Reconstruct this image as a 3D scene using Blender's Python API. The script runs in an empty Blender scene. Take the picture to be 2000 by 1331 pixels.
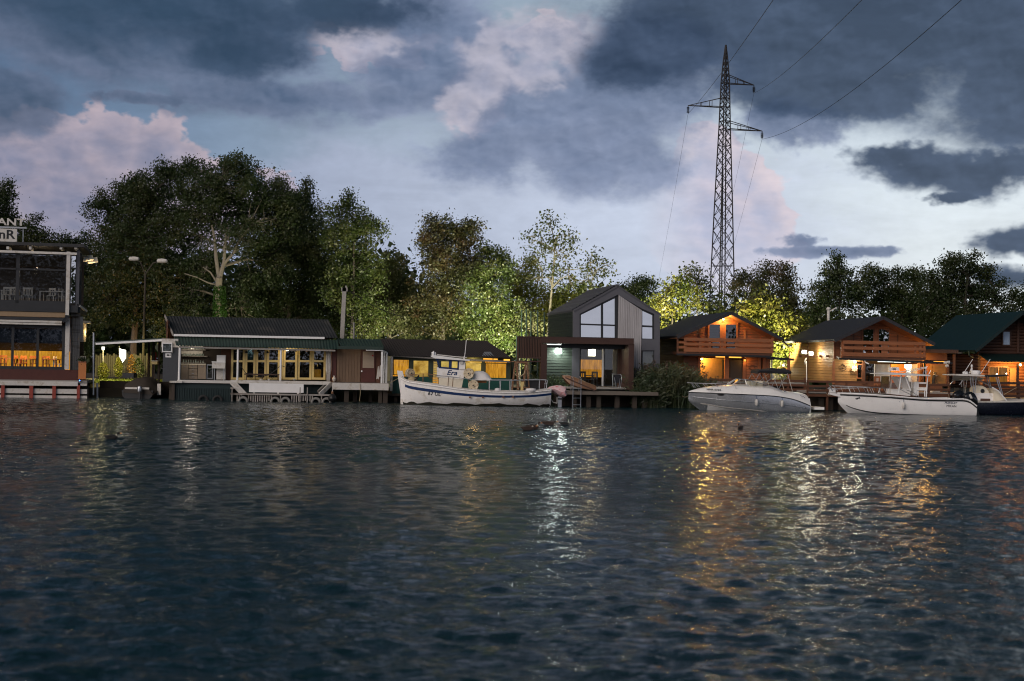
import bpy, bmesh, math, random
import numpy as np
from mathutils import Vector, Matrix
from mathutils.bvhtree import BVHTree
R = math.radians
scene = bpy.context.scene
col = scene.collection
# ---------------------------------------------------------------- camera
FPX, CX, CY, EYE = 2780.0, 1000.0, 665.5, 2.47      # focal length in photo pixels, centre, eye height over the river
PITCH, ROLL = R(0.958), R(1.0)
_f = Vector((0, math.cos(PITCH), math.sin(PITCH))); _u0 = Vector((0, -math.sin(PITCH), math.cos(PITCH))); _r0 = Vector((1, 0, 0))
_r = _r0 * math.cos(ROLL) + _u0 * math.sin(ROLL); _u = -_r0 * math.sin(ROLL) + _u0 * math.cos(ROLL)
CAM = Vector((0, 0, EYE))
cd = bpy.data.cameras.new('camera'); cam = bpy.data.objects.new('camera', cd); col.objects.link(cam)
cd.sensor_width = 36; cd.lens = 36 * FPX / 2000; cd.clip_start = 0.2; cd.clip_end = 6000
cam.matrix_world = Matrix(((_r.x, _u.x, -_f.x, CAM.x), (_r.y, _u.y, -_f.y, CAM.y), (_r.z, _u.z, -_f.z, CAM.z), (0, 0, 0, 1)))
cd.dof.use_dof = True; cd.dof.focus_distance = 85; cd.dof.aperture_fstop = 1.4
scene.camera = cam
def ray(px, py): return _f * FPX + _r * (px - CX) - _u * (py - CY)
def at(px, py, Y):
    d = ray(px, py); return CAM + d * (Y / d.y)
# ---------------------------------------------------------------- dusk sky
scene.view_settings.view_transform = 'Standard'; scene.view_settings.look = 'None'
scene.view_settings.exposure = 0.0; scene.view_settings.gamma = 1.0
scene.view_settings.use_curve_mapping = False
class NT:
    def __init__(s, tree): s.t = tree; s.n = tree.nodes; s.l = tree.links
    def new(s, typ, **kw):
        n = s.n.new(typ)
        for k, v in kw.items(): setattr(n, k, v)
        return n
    def put(s, sock, v):
        if isinstance(v, bpy.types.NodeSocket): s.l.new(v, sock)
        else: sock.default_value = v
    def m(s, op, a, b=0.0, c=0.0, clamp=False):
        n = s.new('ShaderNodeMath', operation=op, use_clamp=clamp)
        s.put(n.inputs[0], a); s.put(n.inputs[1], b); s.put(n.inputs[2], c); return n.outputs[0]
    def step(s, v, lo, hi, smooth=True):
        n = s.new('ShaderNodeMapRange', interpolation_type='SMOOTHSTEP' if smooth else 'LINEAR')
        s.put(n.inputs['Value'], v); s.put(n.inputs['From Min'], lo); s.put(n.inputs['From Max'], hi); return n.outputs[0]
    def mix(s, f, a, b, blend='MIX'):
        n = s.new('ShaderNodeMix', data_type='RGBA', blend_type=blend)
        s.put(n.inputs[0], f)
        for i, v in ((6, a), (7, b)):
            if isinstance(v, tuple): v = (*v, 1.0) if len(v) == 3 else v
            s.put(n.inputs[i], v)
        return n.outputs[2]
    def noise(s, vec, scale, detail=4.0, rough=0.55, dist=0.0):
        n = s.new('ShaderNodeTexNoise'); s.put(n.inputs['Vector'], vec); n.inputs['Scale'].default_value = scale
        n.inputs['Detail'].default_value = detail; n.inputs['Roughness'].default_value = rough; n.inputs['Distortion'].default_value = dist
        return n.outputs['Fac']
    def vmul(s, vec, k):
        n = s.new('ShaderNodeVectorMath', operation='MULTIPLY'); s.put(n.inputs[0], vec); n.inputs[1].default_value = k; return n.outputs[0]
    def vadd(s, vec, k):
        n = s.new('ShaderNodeVectorMath', operation='ADD'); s.put(n.inputs[0], vec); s.put(n.inputs[1], k); return n.outputs[0]
world = bpy.data.worlds.new('World'); scene.world = world; world.use_nodes = True
def build_sky():
    W = NT(world.node_tree); W.n.clear()
    out = W.new('ShaderNodeOutputWorld'); bg = W.new('ShaderNodeBackground'); W.l.new(bg.outputs[0], out.inputs[0])
    tc = W.new('ShaderNodeTexCoord'); d = tc.outputs['Generated']
    sep = W.new('ShaderNodeSeparateXYZ'); W.l.new(d, sep.inputs[0])
    az = W.m('ARCTAN2', sep.outputs[0], sep.outputs[1]); el = W.m('ARCSINE', sep.outputs[2])
    sky = W.new('ShaderNodeTexSky', sky_type='NISHITA', sun_disc=False)
    sky.sun_elevation = R(1.0); sky.sun_rotation = R(75); sky.air_density = 1.2; sky.dust_density = 0.6; sky.ozone_density = 2.5
    nish = W.vmul(sky.outputs[0], (0.012, 0.012, 0.012))
    # clear dusk air: pale near the horizon and towards the sunset on the right, deep blue above and to the left
    e1 = W.step(el, -0.02, 0.40); a1 = W.step(az, -0.42, 0.36)
    low = W.mix(a1, (0.13, 0.205, 0.345), (0.72, 0.77, 0.80)); high = W.mix(a1, (0.028, 0.075, 0.14), (0.30, 0.40, 0.50))
    c = W.mix(e1, low, high)
    back = W.step(W.m('ABSOLUTE', az), 0.5, 1.3)                      # the sky behind the river view: even dusk blue grey
    c = W.mix(back, c, W.mix(W.step(el, 0.0, 0.6), (0.44, 0.46, 0.55), (0.11, 0.15, 0.22)))
    c = W.mix(1.0, c, nish, 'ADD')
    q = W.vmul(d, (1.0, 1.0, 1.5))
    LAM = (300.0, 105.0, 42.0, 17.0)                                   # feature sizes of four noise octaves, in hundredths of a degree or so
    ns = [W.noise(q, 9.0, 2.0, 0.5), W.noise(q, 26.0, 2.0, 0.5, 0.4), W.noise(q, 66.0, 2.0, 0.55, 0.3), W.noise(q, 160.0, 2.0, 0.55)]
    ks = [W.m('SUBTRACT', n, 0.5) for n in ns]
    o = (-0.006, 0.0, -0.012)
    emb = W.m('ADD', W.m('SUBTRACT', ns[1], W.noise(W.vadd(q, o), 26.0, 2.0, 0.5, 0.4)), W.m('MULTIPLY', W.m('SUBTRACT', ns[2], W.noise(W.vadd(q, (-0.003, 0.0, -0.005)), 66.0, 2.0, 0.55, 0.3)), 0.6))
    def blob(px, py, rx, ry, rough=1.0, tilt=0.0):
        v = ray(px, py).normalized(); u0 = math.atan2(v.x, v.y); v0 = math.asin(v.z); size = math.sqrt(rx * ry)
        ct, st = math.cos(tilt), math.sin(tilt); rx /= FPX; ry /= FPX
        du = W.m('SUBTRACT', az, u0); dv = W.m('SUBTRACT', el, v0)
        x = W.m('MULTIPLY_ADD', du, ct / rx, W.m('MULTIPLY', dv, st / rx)); y = W.m('MULTIPLY_ADD', dv, ct / ry, W.m('MULTIPLY', du, -st / ry))
        f = W.m('SUBTRACT', 1.0, W.m('SQRT', W.m('ADD', W.m('MULTIPLY', x, x), W.m('MULTIPLY', y, y))))
        for lam, k in zip(LAM, ks):
            if lam < 3.2 * size: f = W.m('MULTIPLY_ADD', k, min(2.2, rough * 1.3 * lam / size + 0.12), f)
        return f
    def union(bl):
        o = bl[0]
        for b in bl[1:]: o = W.m('SMOOTH_MAX', o, b, 0.12)
        return o
    # layer 1: pale lavender veil over the middle of the horizon
    veil = W.step(union([blob(1120, 470, 560, 260, 0.7), blob(760, 380, 330, 90, 0.8), blob(250, 520, 460, 190, 0.6)]), -0.35, 0.5)
    c = W.mix(W.m('MULTIPLY', veil, 0.7), c, W.mix(W.step(az, -0.36, 0.1), (0.21, 0.235, 0.34), (0.47, 0.52, 0.66)))
    # layer 2: sunlit pinkish cumulus heads
    pf = union([blob(130, 300, 115, 95, 0.7), blob(215, 285, 80, 80, 0.7), blob(300, 300, 70, 80, 0.7), blob(20, 330, 120, 80, 0.7), blob(355, 350, 70, 80, 0.7), blob(170, 400, 300, 150, 0.5), blob(545, 360, 50, 36, 0.8),
                blob(1070, 90, 70, 55, 1.0), blob(940, 170, 75, 110, 1.0, -0.3), blob(730, 90, 110, 40, 1.0), blob(1380, 320, 68, 80, 0.8), blob(1450, 355, 66, 66, 0.8), blob(1490, 420, 62, 90, 0.7), blob(1400, 450, 150, 120, 0.6), blob(1180, 105, 30, 16, 1.2)])
    puff = W.step(pf, -0.03, 0.14)
    rim = W.step(pf, 0.95, 0.05)
    lit = W.m('ADD', W.m('MULTIPLY', emb, 0.9), W.m('MULTIPLY_ADD', rim, 0.55, 0.12), clamp=True)
    warm = W.mix(lit, (0.37, 0.39, 0.52), (0.70, 0.58, 0.60)); cold = W.mix(lit, (0.20, 0.205, 0.29), (0.50, 0.40, 0.43))
    puff = W.m('MULTIPLY', puff, W.m('MAXIMUM', W.step(az, 0.083, 0.140), W.step(az, 0.068, 0.045)))
    fade = W.step(el, 0.03, 0.11)
    c = W.mix(W.m('MULTIPLY', puff, W.m('MULTIPLY_ADD', fade, 0.60, 0.25)), c, W.mix(W.step(az, -0.25, 0.10), cold, warm))
    # layer 3: middle grey-lavender bodies
    bf = union([blob(1080, 220, 300, 125, 0.55, -0.1), blob(940, 290, 150, 70, 0.6), blob(1240, 150, 220, 160, 0.6), blob(1160, 285, 190, 75, 0.6), blob(560, 190, 380, 48, 0.9), blob(300, 195, 110, 16, 0.9),
                blob(830, 130, 220, 110, 0.9), blob(300, 70, 460, 130, 0.7), blob(20, 190, 150, 80, 0.6), blob(1640, 492, 120, 11, 0.9), blob(1565, 470, 42, 18, 0.9), blob(1540, 240, 110, 50, 0.8), blob(800, 40, 200, 80, 0.9)])
    body = W.step(bf, -0.2, 0.4)
    shade = W.m('ADD', W.m('MULTIPLY', emb, 0.9), W.m('ADD', W.m('MULTIPLY', ks[0], 0.9), W.m('MULTIPLY_ADD', W.step(bf, 0.9, 0.0), 0.4, 0.22)), clamp=True)
    cb = W.mix(W.step(az, -0.34, 0.0), W.mix(shade, (0.048, 0.08, 0.135), (0.15, 0.18, 0.27)), W.mix(shade, (0.095, 0.135, 0.23), (0.26, 0.305, 0.43)))
    c = W.mix(W.m('MULTIPLY', body, 0.92), c, cb)
    # layer 3b: bright torn heads in front of the grey bodies
    p2 = union([blob(1085, 75, 60, 46, 0.9), blob(1010, 62, 60, 34, 1.0), blob(950, 140, 46, 75, 1.0, -0.3), blob(905, 215, 40, 50, 1.0, -0.3), blob(1050, 130, 60, 40, 1.0), blob(700, 80, 70, 30, 1.1), blob(1130, 60, 40, 34, 0.9)])
    c = W.mix(W.m('MULTIPLY', W.step(p2, -0.45, 0.55), 0.62), c, W.mix(W.m('MULTIPLY_ADD', emb, 1.0, W.m('MULTIPLY_ADD', W.step(p2, 0.9, 0.0), 0.4, 0.3), clamp=True), (0.30, 0.32, 0.43), (0.62, 0.56, 0.60)))
    # layer 4: dark slate clouds over the top and to the right
    df = union([blob(1690, 30, 540, 195, 0.45, -0.04), blob(1330, 50, 200, 130, 0.6), blob(1250, 120, 120, 60, 0.7), blob(2015, 150, 175, 130, 0.5), blob(1600, 170, 260, 60, 0.7), blob(1850, 335, 150, 46, 0.8, -0.12), blob(1960, 330, 110, 50, 0.8), blob(1880, 385, 60, 14, 0.8),
                blob(1760, 305, 90, 26, 0.8), blob(1990, 475, 95, 26, 0.7), blob(390, 20, 380, 85, 0.6), blob(480, 90, 170, 65, 0.7),
                blob(680, 15, 170, 50, 0.8), blob(1990, 545, 90, 26, 0.7)])
    over = W.m('SUBTRACT', W.step(W.m('MULTIPLY_ADD', ks[0], 0.3, el), 0.235, 0.33), 0.3)     # the bank of cloud goes on overhead
    df = W.m('MAXIMUM', df, over)
    dark = W.step(df, -0.3, 0.42)
    ds = W.m('ADD', W.m('MULTIPLY', emb, 0.7), W.m('ADD', W.m('MULTIPLY', ks[0], 0.9), W.m('MULTIPLY_ADD', W.step(df, 0.7, 0.0), 0.35, 0.12)), clamp=True)
    cdk = W.mix(W.step(az, -0.34, 0.05), W.mix(ds, (0.030, 0.060, 0.105), (0.06, 0.095, 0.16)), W.mix(ds, (0.028, 0.048, 0.088), (0.085, 0.125, 0.21)))
    c = W.mix(W.m('MULTIPLY', dark, 0.95), c, cdk)
    c = W.mix(W.m('MULTIPLY', W.step(el, 0.26, 0.75), 0.85), c, (0.013, 0.030, 0.040))     # unseen sky overhead darkened to deepen the water below
    wisp = W.m('ADD', W.noise(W.vmul(d, (1.0, 1.0, 4.5)), 9.0, 6.0, 0.65, 0.5), W.m('MULTIPLY', ns[2], 0.5))     # thin streaks through air and cloud alike
    c = W.mix(1.0, c, W.m('MULTIPLY_ADD', W.m('SUBTRACT', wisp, 0.75), 0.38, 1.0), 'MULTIPLY')
    W.l.new(c, bg.inputs[0]); bg.inputs[1].default_value = 1.17
build_sky()
world.cycles.sampling_method = 'MANUAL'; world.cycles.sample_map_resolution = 512
# fill light added from behind the camera: one weak, very soft sun
sl = bpy.data.lights.new('sun', 'SUN'); sl.energy = 1.95; sl.angle = R(50); sl.color = (1.0, 0.88, 0.80)
so = bpy.data.objects.new('sun', sl); col.objects.link(so); so.rotation_euler = (R(62), 0, R(-36))
scene.cycles.filter_width = 1.1; scene.cycles.use_light_tree = True; scene.cycles.sample_clamp_indirect = 6.0; scene.cycles.max_bounces = 8
scene.cycles.transparent_max_bounces = 16; scene.cycles.caustics_refractive = False
# ---------------------------------------------------------------- helpers
M = {}
def pm(name, c, rough=0.6, var=0.22, scale=3.0, metal=0.0, stretch=(1, 1, 1), bump=0.0, tint=None, island=0.0, spec=0.5, coat=0.0):
    """procedural paint / wood / metal: broad weathering, fine grain, optional change from piece to piece"""
    k0 = float(np.interp(max(c), [0, .2, .5, .7], [.68, .72, .9, 1.0])); c = tuple(x * k0 for x in c)
    m = bpy.data.materials.new(name); m.use_nodes = True; t = NT(m.node_tree); b = t.n['Principled BSDF']
    tc = t.new('ShaderNodeTexCoord'); v = t.vmul(tc.outputs['Object'], stretch)
    a = t.noise(v, scale, 5.0, 0.6); f = t.noise(v, scale * 9.0, 3.0, 0.6)
    k = t.m('MULTIPLY_ADD', t.m('SUBTRACT', a, 0.5), 2.4 * var, 1.0); k = t.m('MULTIPLY_ADD', t.m('SUBTRACT', f, 0.5), 1.4 * var, k)
    if island:
        g = t.new('ShaderNodeNewGeometry'); k = t.m('MULTIPLY_ADD', t.m('SUBTRACT', g.outputs['Random Per Island'], 0.5), 2 * island, k)
        oi = t.new('ShaderNodeObjectInfo'); k = t.m('MULTIPLY_ADD', t.m('SUBTRACT', oi.outputs['Random'], 0.5), island, k)
    base = t.mix(1.0, (*c, 1.0), k, 'MULTIPLY')
    if tint: base = t.mix(t.step(a, 0.5, 0.72), base, tint)
    t.put(b.inputs['Base Color'], base)
    t.put(b.inputs['Roughness'], t.m('MULTIPLY_ADD', t.m('SUBTRACT', a, 0.5), 0.3, rough, clamp=True))
    b.inputs['Metallic'].default_value = metal; b.inputs['Specular IOR Level'].default_value = spec; b.inputs['Coat Weight'].default_value = coat
    if bump:
        bn = t.new('ShaderNodeBump'); bn.inputs['Strength'].default_value = bump; bn.inputs['Distance'].default_value = 0.02
        t.put(bn.inputs['Height'], f); t.put(b.inputs['Normal'], bn.outputs[0])
    M[name] = m; return m
def em(name, c, s, var=0.0, scale=3.0, stretch=(1, 1, 1), c2=None):
    m = bpy.data.materials.new(name); m.use_nodes = True; t = NT(m.node_tree); t.n.clear()
    o = t.new('ShaderNodeOutputMaterial'); e = t.new('ShaderNodeEmission'); t.l.new(e.outputs[0], o.inputs[0]); e.inputs[1].default_value = s
    if var:
        tc = t.new('ShaderNodeTexCoord'); n = t.noise(t.vmul(tc.outputs['Object'], stretch), scale, 4.0, 0.6)
        n = t.m('MULTIPLY_ADD', t.m('SUBTRACT', n, 0.5), 2.2 * var, 0.5, clamp=True)
        t.put(e.inputs[0], t.mix(n, tuple(x * 0.25 for x in c), c2 or c))
    else: e.inputs[0].default_value = (*c, 1)
    M[name] = m; return m
def glassm(name, tint=(0.9, 0.95, 1.0), base=0.06, rough=0.0, ior=1.45):
    m = bpy.data.materials.new(name); m.use_nodes = True; t = NT(m.node_tree); t.n.clear()
    o = t.new('ShaderNodeOutputMaterial'); x = t.new('ShaderNodeMixShader'); tr = t.new('ShaderNodeBsdfTransparent'); g = t.new('ShaderNodeBsdfGlossy')
    tr.inputs[0].default_value = (*tint, 1); g.inputs['Roughness'].default_value = rough
    lw = t.new('ShaderNodeFresnel'); lw.inputs[0].default_value = ior
    t.put(x.inputs[0], t.m('MULTIPLY_ADD', lw.outputs[0], 1.0 - base, base, clamp=True)); t.l.new(tr.outputs[0], x.inputs[1]); t.l.new(g.outputs[0], x.inputs[2]); t.l.new(x.outputs[0], o.inputs[0])
    M[name] = m; return m
X = (0.12, 1, 1); Zs = (1, 1, 0.12)
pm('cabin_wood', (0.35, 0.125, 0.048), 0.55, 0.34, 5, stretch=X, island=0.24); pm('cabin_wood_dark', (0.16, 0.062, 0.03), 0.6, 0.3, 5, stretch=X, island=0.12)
pm('grey_shingle', (0.10, 0.10, 0.115), 0.65, 0.2, 6, island=0.3); pm('golden_wood', (0.34, 0.175, 0.055), 0.6, 0.25, 4, stretch=X, island=0.10); pm('log_dark', (0.085, 0.036, 0.02), 0.6, 0.3, 4, stretch=X, island=0.1)
pm('grey_wood', (0.36, 0.33, 0.30), 0.8, 0.3, 3, stretch=X, island=0.14, tint=(0.16, 0.13, 0.11)); pm('pile_wood', (0.075, 0.056, 0.042), 0.85, 0.4, 4, stretch=Zs, tint=(0.03, 0.03, 0.02))
pm('brown_wood', (0.10, 0.048, 0.03), 0.6, 0.3, 4, stretch=Zs, island=0.12); pm('door_wood', (0.20, 0.125, 0.075), 0.6, 0.3, 4, stretch=Zs, island=0.14)
pm('fence_wood', (0.15, 0.135, 0.09), 0.85, 0.3, 3, stretch=Zs, island=0.2); pm('deck_wood', (0.20, 0.165, 0.135), 0.85, 0.3, 3, stretch=X, island=0.18); pm('maroon', (0.105, 0.026, 0.018), 0.5, 0.25, 4); pm('white_paint', (0.78, 0.77, 0.76), 0.5, 0.10, 3); pm('dirty_white', (0.62, 0.59, 0.55), 0.6, 0.22, 3, tint=(0.40, 0.35, 0.28))
pm('yellow_paint', (0.66, 0.50, 0.20), 0.5, 0.15, 3); pm('green_paint', (0.012, 0.105, 0.085), 0.5, 0.3, 3, tint=(0.02, 0.06, 0.05)); pm('olive_paint', (0.06, 0.085, 0.05), 0.55, 0.3, 3)
pm('green_roof', (0.003, 0.022, 0.021), 0.5, 0.2, 2); pm('dark_green_sheet', (0.030, 0.058, 0.045), 0.5, 0.3, 1.5, island=0.15); pm('black_sheet', (0.036, 0.036, 0.038), 0.55, 0.3, 1.5, tint=(0.055, 0.05, 0.045))
pm('brown_sheet', (0.038, 0.028, 0.026), 0.6, 0.3, 1.5); pm('slate_shingle', (0.033, 0.033, 0.040), 0.7, 0.3, 6, island=0.15, bump=0.3); pm('stucco', (0.085, 0.092, 0.105), 0.9, 0.2, 8, bump=0.4)
pm('metal_grey', (0.55, 0.56, 0.58), 0.35, 0.12, 4, metal=0.9); pm('galvanised', (0.42, 0.44, 0.47), 0.5, 0.15, 3, metal=0.6); pm('rusty', (0.24, 0.115, 0.055), 0.8, 0.4, 8, tint=(0.36, 0.26, 0.17)); pm('pylon_steel', (0.028, 0.024, 0.024), 0.6, 0.3, 3)
pm('dark_frame', (0.035, 0.037, 0.042), 0.45, 0.15, 3); pm('house_grey', (0.145, 0.145, 0.168), 0.6, 0.14, 5); pm('pale_board', (0.44, 0.42, 0.43), 0.7, 0.25, 5, stretch=Zs, island=0.14)
pm('green_plank', (0.055, 0.078, 0.06), 0.6, 0.25, 4, stretch=X, island=0.10); pm('dark_plank', (0.017, 0.025, 0.026), 0.6, 0.25, 4, stretch=X, island=0.1)
pm('porch_brown', (0.078, 0.035, 0.025), 0.6, 0.25, 4, stretch=X); pm('red_paint', (0.34, 0.055, 0.035), 0.6, 0.3, 6); pm('orange_wood', (0.55, 0.20, 0.06), 0.55, 0.2, 4, stretch=Zs); pm('red_cloth', (0.42, 0.03, 0.03), 0.9, 0.2, 4)
pm('black_plastic', (0.018, 0.018, 0.02), 0.4, 0.1, 4); pm('black_gloss', (0.012, 0.012, 0.015), 0.18, 0.1, 4, coat=0.5); pm('rubber', (0.30, 0.285, 0.265), 0.9, 0.3, 6, tint=(0.12, 0.11, 0.10)); pm('dark_rubber', (0.03, 0.03, 0.03), 0.85, 0.2, 6)
pm('navy', (0.012, 0.045, 0.16), 0.35, 0.12, 4); pm('navy_dark', (0.008, 0.010, 0.022), 0.25, 0.1, 4, coat=0.3); pm('gelcoat', (0.84, 0.82, 0.80), 0.3, 0.06, 2, coat=0.25); pm('old_white', (0.83, 0.80, 0.775), 0.45, 0.14, 2.2, tint=(0.62, 0.57, 0.50))
pm('silver_hull', (0.62, 0.63, 0.66), 0.24, 0.05, 2, metal=0.75, coat=0.4); pm('cream', (0.70, 0.63, 0.50), 0.5, 0.12, 3); pm('reel', (0.62, 0.52, 0.36), 0.55, 0.2, 6, tint=(0.38, 0.26, 0.14)); pm('fouling', (0.035, 0.032, 0.018), 0.8, 0.4, 6)
pm('canvas_black', (0.02, 0.022, 0.03), 0.85, 0.2, 5); pm('tarp_brown', (0.06, 0.046, 0.035), 0.8, 0.3, 3); pm('white_sheet', (0.72, 0.69, 0.68), 0.7, 0.1, 4); pm('pink_cloth', (0.70, 0.48, 0.49), 0.85, 0.2, 5, tint=(0.62, 0.18, 0.20))
pm('dinghy_brown', (0.30, 0.155, 0.085), 0.55, 0.2, 3); pm('curtain', (0.55, 0.52, 0.48), 0.9, 0.2, 6, stretch=(6, 1, 0.2)); pm('curtain_white', (0.62, 0.63, 0.66), 0.9, 0.2, 6, stretch=(6, 1, 0.2)); pm('brick_brown', (0.15, 0.065, 0.04), 0.85, 0.3, 6)
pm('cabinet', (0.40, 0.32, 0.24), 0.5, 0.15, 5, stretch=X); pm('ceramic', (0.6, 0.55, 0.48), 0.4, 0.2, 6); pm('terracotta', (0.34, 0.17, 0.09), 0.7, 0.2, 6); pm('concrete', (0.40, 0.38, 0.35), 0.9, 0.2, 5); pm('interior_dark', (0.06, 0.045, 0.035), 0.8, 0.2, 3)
pm('awning_tan', (0.36, 0.25, 0.15), 0.8, 0.2, 5, stretch=(5, 1, 0.3)); pm('soil', (0.06, 0.05, 0.035), 0.95, 0.4, 1.0); pm('duck_brown', (0.06, 0.035, 0.025), 0.8, 0.3, 20); pm('duck_black', (0.012, 0.012, 0.012), 0.7, 0.2, 20); pm('duck_cream', (0.62, 0.56, 0.46), 0.8, 0.1, 20); pm('bill_orange', (0.60, 0.22, 0.05), 0.5, 0.1, 20)
pm('bottle', (0.30, 0.36, 0.33), 0.15, 0.3, 12, island=0.4); pm('teal_strip', (0.010, 0.034, 0.036), 0.5, 0.2, 3); pm('green_metal', (0.035, 0.07, 0.058), 0.5, 0.2, 3); pm('bark_pale', (0.25, 0.22, 0.17), 0.85, 0.35, 3, tint=(0.16, 0.14, 0.10)); pm('bark_dark', (0.10, 0.085, 0.065), 0.9, 0.35, 4)
pm('bamboo', (0.30, 0.26, 0.14), 0.8, 0.3, 6, stretch=Zs, island=0.2); pm('cable_black', (0.02, 0.02, 0.022), 0.5, 0.1, 3); pm('rope_tan', (0.45, 0.36, 0.22), 0.9, 0.2, 9)
glassm('glass', base=0.008, ior=1.22); glassm('glass_dark', (0.42, 0.45, 0.48), 0.10); glassm('glass_mirror', (0.45, 0.5, 0.55), 0.85); glassm('glass_clear_vinyl', (0.86, 0.84, 0.80), 0.10, 0.15); glassm('glass_door', (0.8, 0.82, 0.8), 0.04)
em('lamp_white', (0.90, 1.0, 0.93), 50); em('lamp_warm', (1.0, 0.62, 0.18), 24); em('lamp_soft', (1.0, 0.9, 0.66), 9); em('strip_white', (0.9, 1.0, 0.95), 2.2); em('strip_warm', (1.0, 0.45, 0.06), 1.6); em('glow_white', (1.0, 0.97, 0.80), 2.4)
em('window_orange', (1.0, 0.34, 0.02), 1.0, 0.9, 3.0, (4, 1, 0.5), (1.0, 0.42, 0.035)); em('window_yellow', (1.0, 0.44, 0.04), 1.1, 1.0, 1.4, (1, 1, 1), (1.0, 0.60, 0.12)); em('window_dim', (1.0, 0.36, 0.05), 0.42, 0.8, 3.0, (4, 1, 0.5)); em('blue_led', (0.05, 0.2, 1.0), 8)  # window materials glow in place of lamplight on curtains and walls
def leafm(name, cols, trans=0.44, var=0.3):
    m = bpy.data.materials.new(name); m.use_nodes = True; t = NT(m.node_tree); t.n.clear()
    o = t.new('ShaderNodeOutputMaterial'); x = t.new('ShaderNodeMixShader'); d = t.new('ShaderNodeBsdfDiffuse'); tr = t.new('ShaderNodeBsdfTranslucent'); gl = t.new('ShaderNodeBsdfGlossy'); x2 = t.new('ShaderNodeMixShader')
    g = t.new('ShaderNodeNewGeometry'); tc = t.new('ShaderNodeTexCoord'); oi = t.new('ShaderNodeObjectInfo')
    n = t.noise(t.vadd(tc.outputs['Object'], oi.outputs['Random']), 0.55, 3.0, 0.6)
    ramp = t.new('ShaderNodeValToRGB'); e = ramp.color_ramp; e.elements[0].position = 0.0; e.elements[0].color = (*cols[0], 1); e.elements[1].position = 1.0; e.elements[1].color = (*cols[-1], 1)
    for i, c in enumerate(cols[1:-1]): el_ = e.elements.new((i + 1) / (len(cols) - 1)); el_.color = (*c, 1)
    f = t.m('ADD', t.m('MULTIPLY', g.outputs['Random Per Island'], var), t.m('MULTIPLY_ADD', t.m('SUBTRACT', n, 0.5), 2.6, 0.5 - var / 2), clamp=True)
    t.put(ramp.inputs[0], f)
    for s_ in (d, tr): t.l.new(ramp.outputs[0], s_.inputs[0])
    gl.inputs['Roughness'].default_value = 0.45; gl.inputs[0].default_value = (0.5, 0.5, 0.5, 1)
    x.inputs[0].default_value = trans; t.l.new(d.outputs[0], x.inputs[1]); t.l.new(tr.outputs[0], x.inputs[2])
    x2.inputs[0].default_value = 0.06; t.l.new(x.outputs[0], x2.inputs[1]); t.l.new(gl.outputs[0], x2.inputs[2]); t.l.new(x2.outputs[0], o.inputs[0]); M[name] = m
leafm('leaf_dark', [(0.018, 0.038, 0.011), (0.042, 0.066, 0.019), (0.066, 0.072, 0.025)]); leafm('leaf_green', [(0.03, 0.052, 0.012), (0.058, 0.085, 0.018), (0.10, 0.10, 0.026)]); leafm('leaf_olive', [(0.038, 0.054, 0.015), (0.062, 0.08, 0.02), (0.10, 0.085, 0.028)])
leafm('leaf_brown', [(0.034, 0.045, 0.014), (0.058, 0.06, 0.02), (0.09, 0.055, 0.024)]); leafm('leaf_yellow', [(0.09, 0.13, 0.02), (0.17, 0.18, 0.03), (0.24, 0.20, 0.04)]); leafm('leaf_pale', [(0.07, 0.09, 0.035), (0.11, 0.125, 0.05), (0.15, 0.14, 0.07)])
leafm('leaf_ivy', [(0.03, 0.08, 0.012), (0.05, 0.13, 0.015)]); leafm('leaf_reed', [(0.045, 0.075, 0.035), (0.075, 0.10, 0.045), (0.13, 0.115, 0.06)]); leafm('plume', [(0.14, 0.10, 0.075), (0.24, 0.17, 0.13)]); leafm('leaf_orange', [(0.20, 0.10, 0.02), (0.30, 0.15, 0.03)]); leafm('grass_blade', [(0.08, 0.12, 0.02), (0.14, 0.16, 0.03)])

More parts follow.
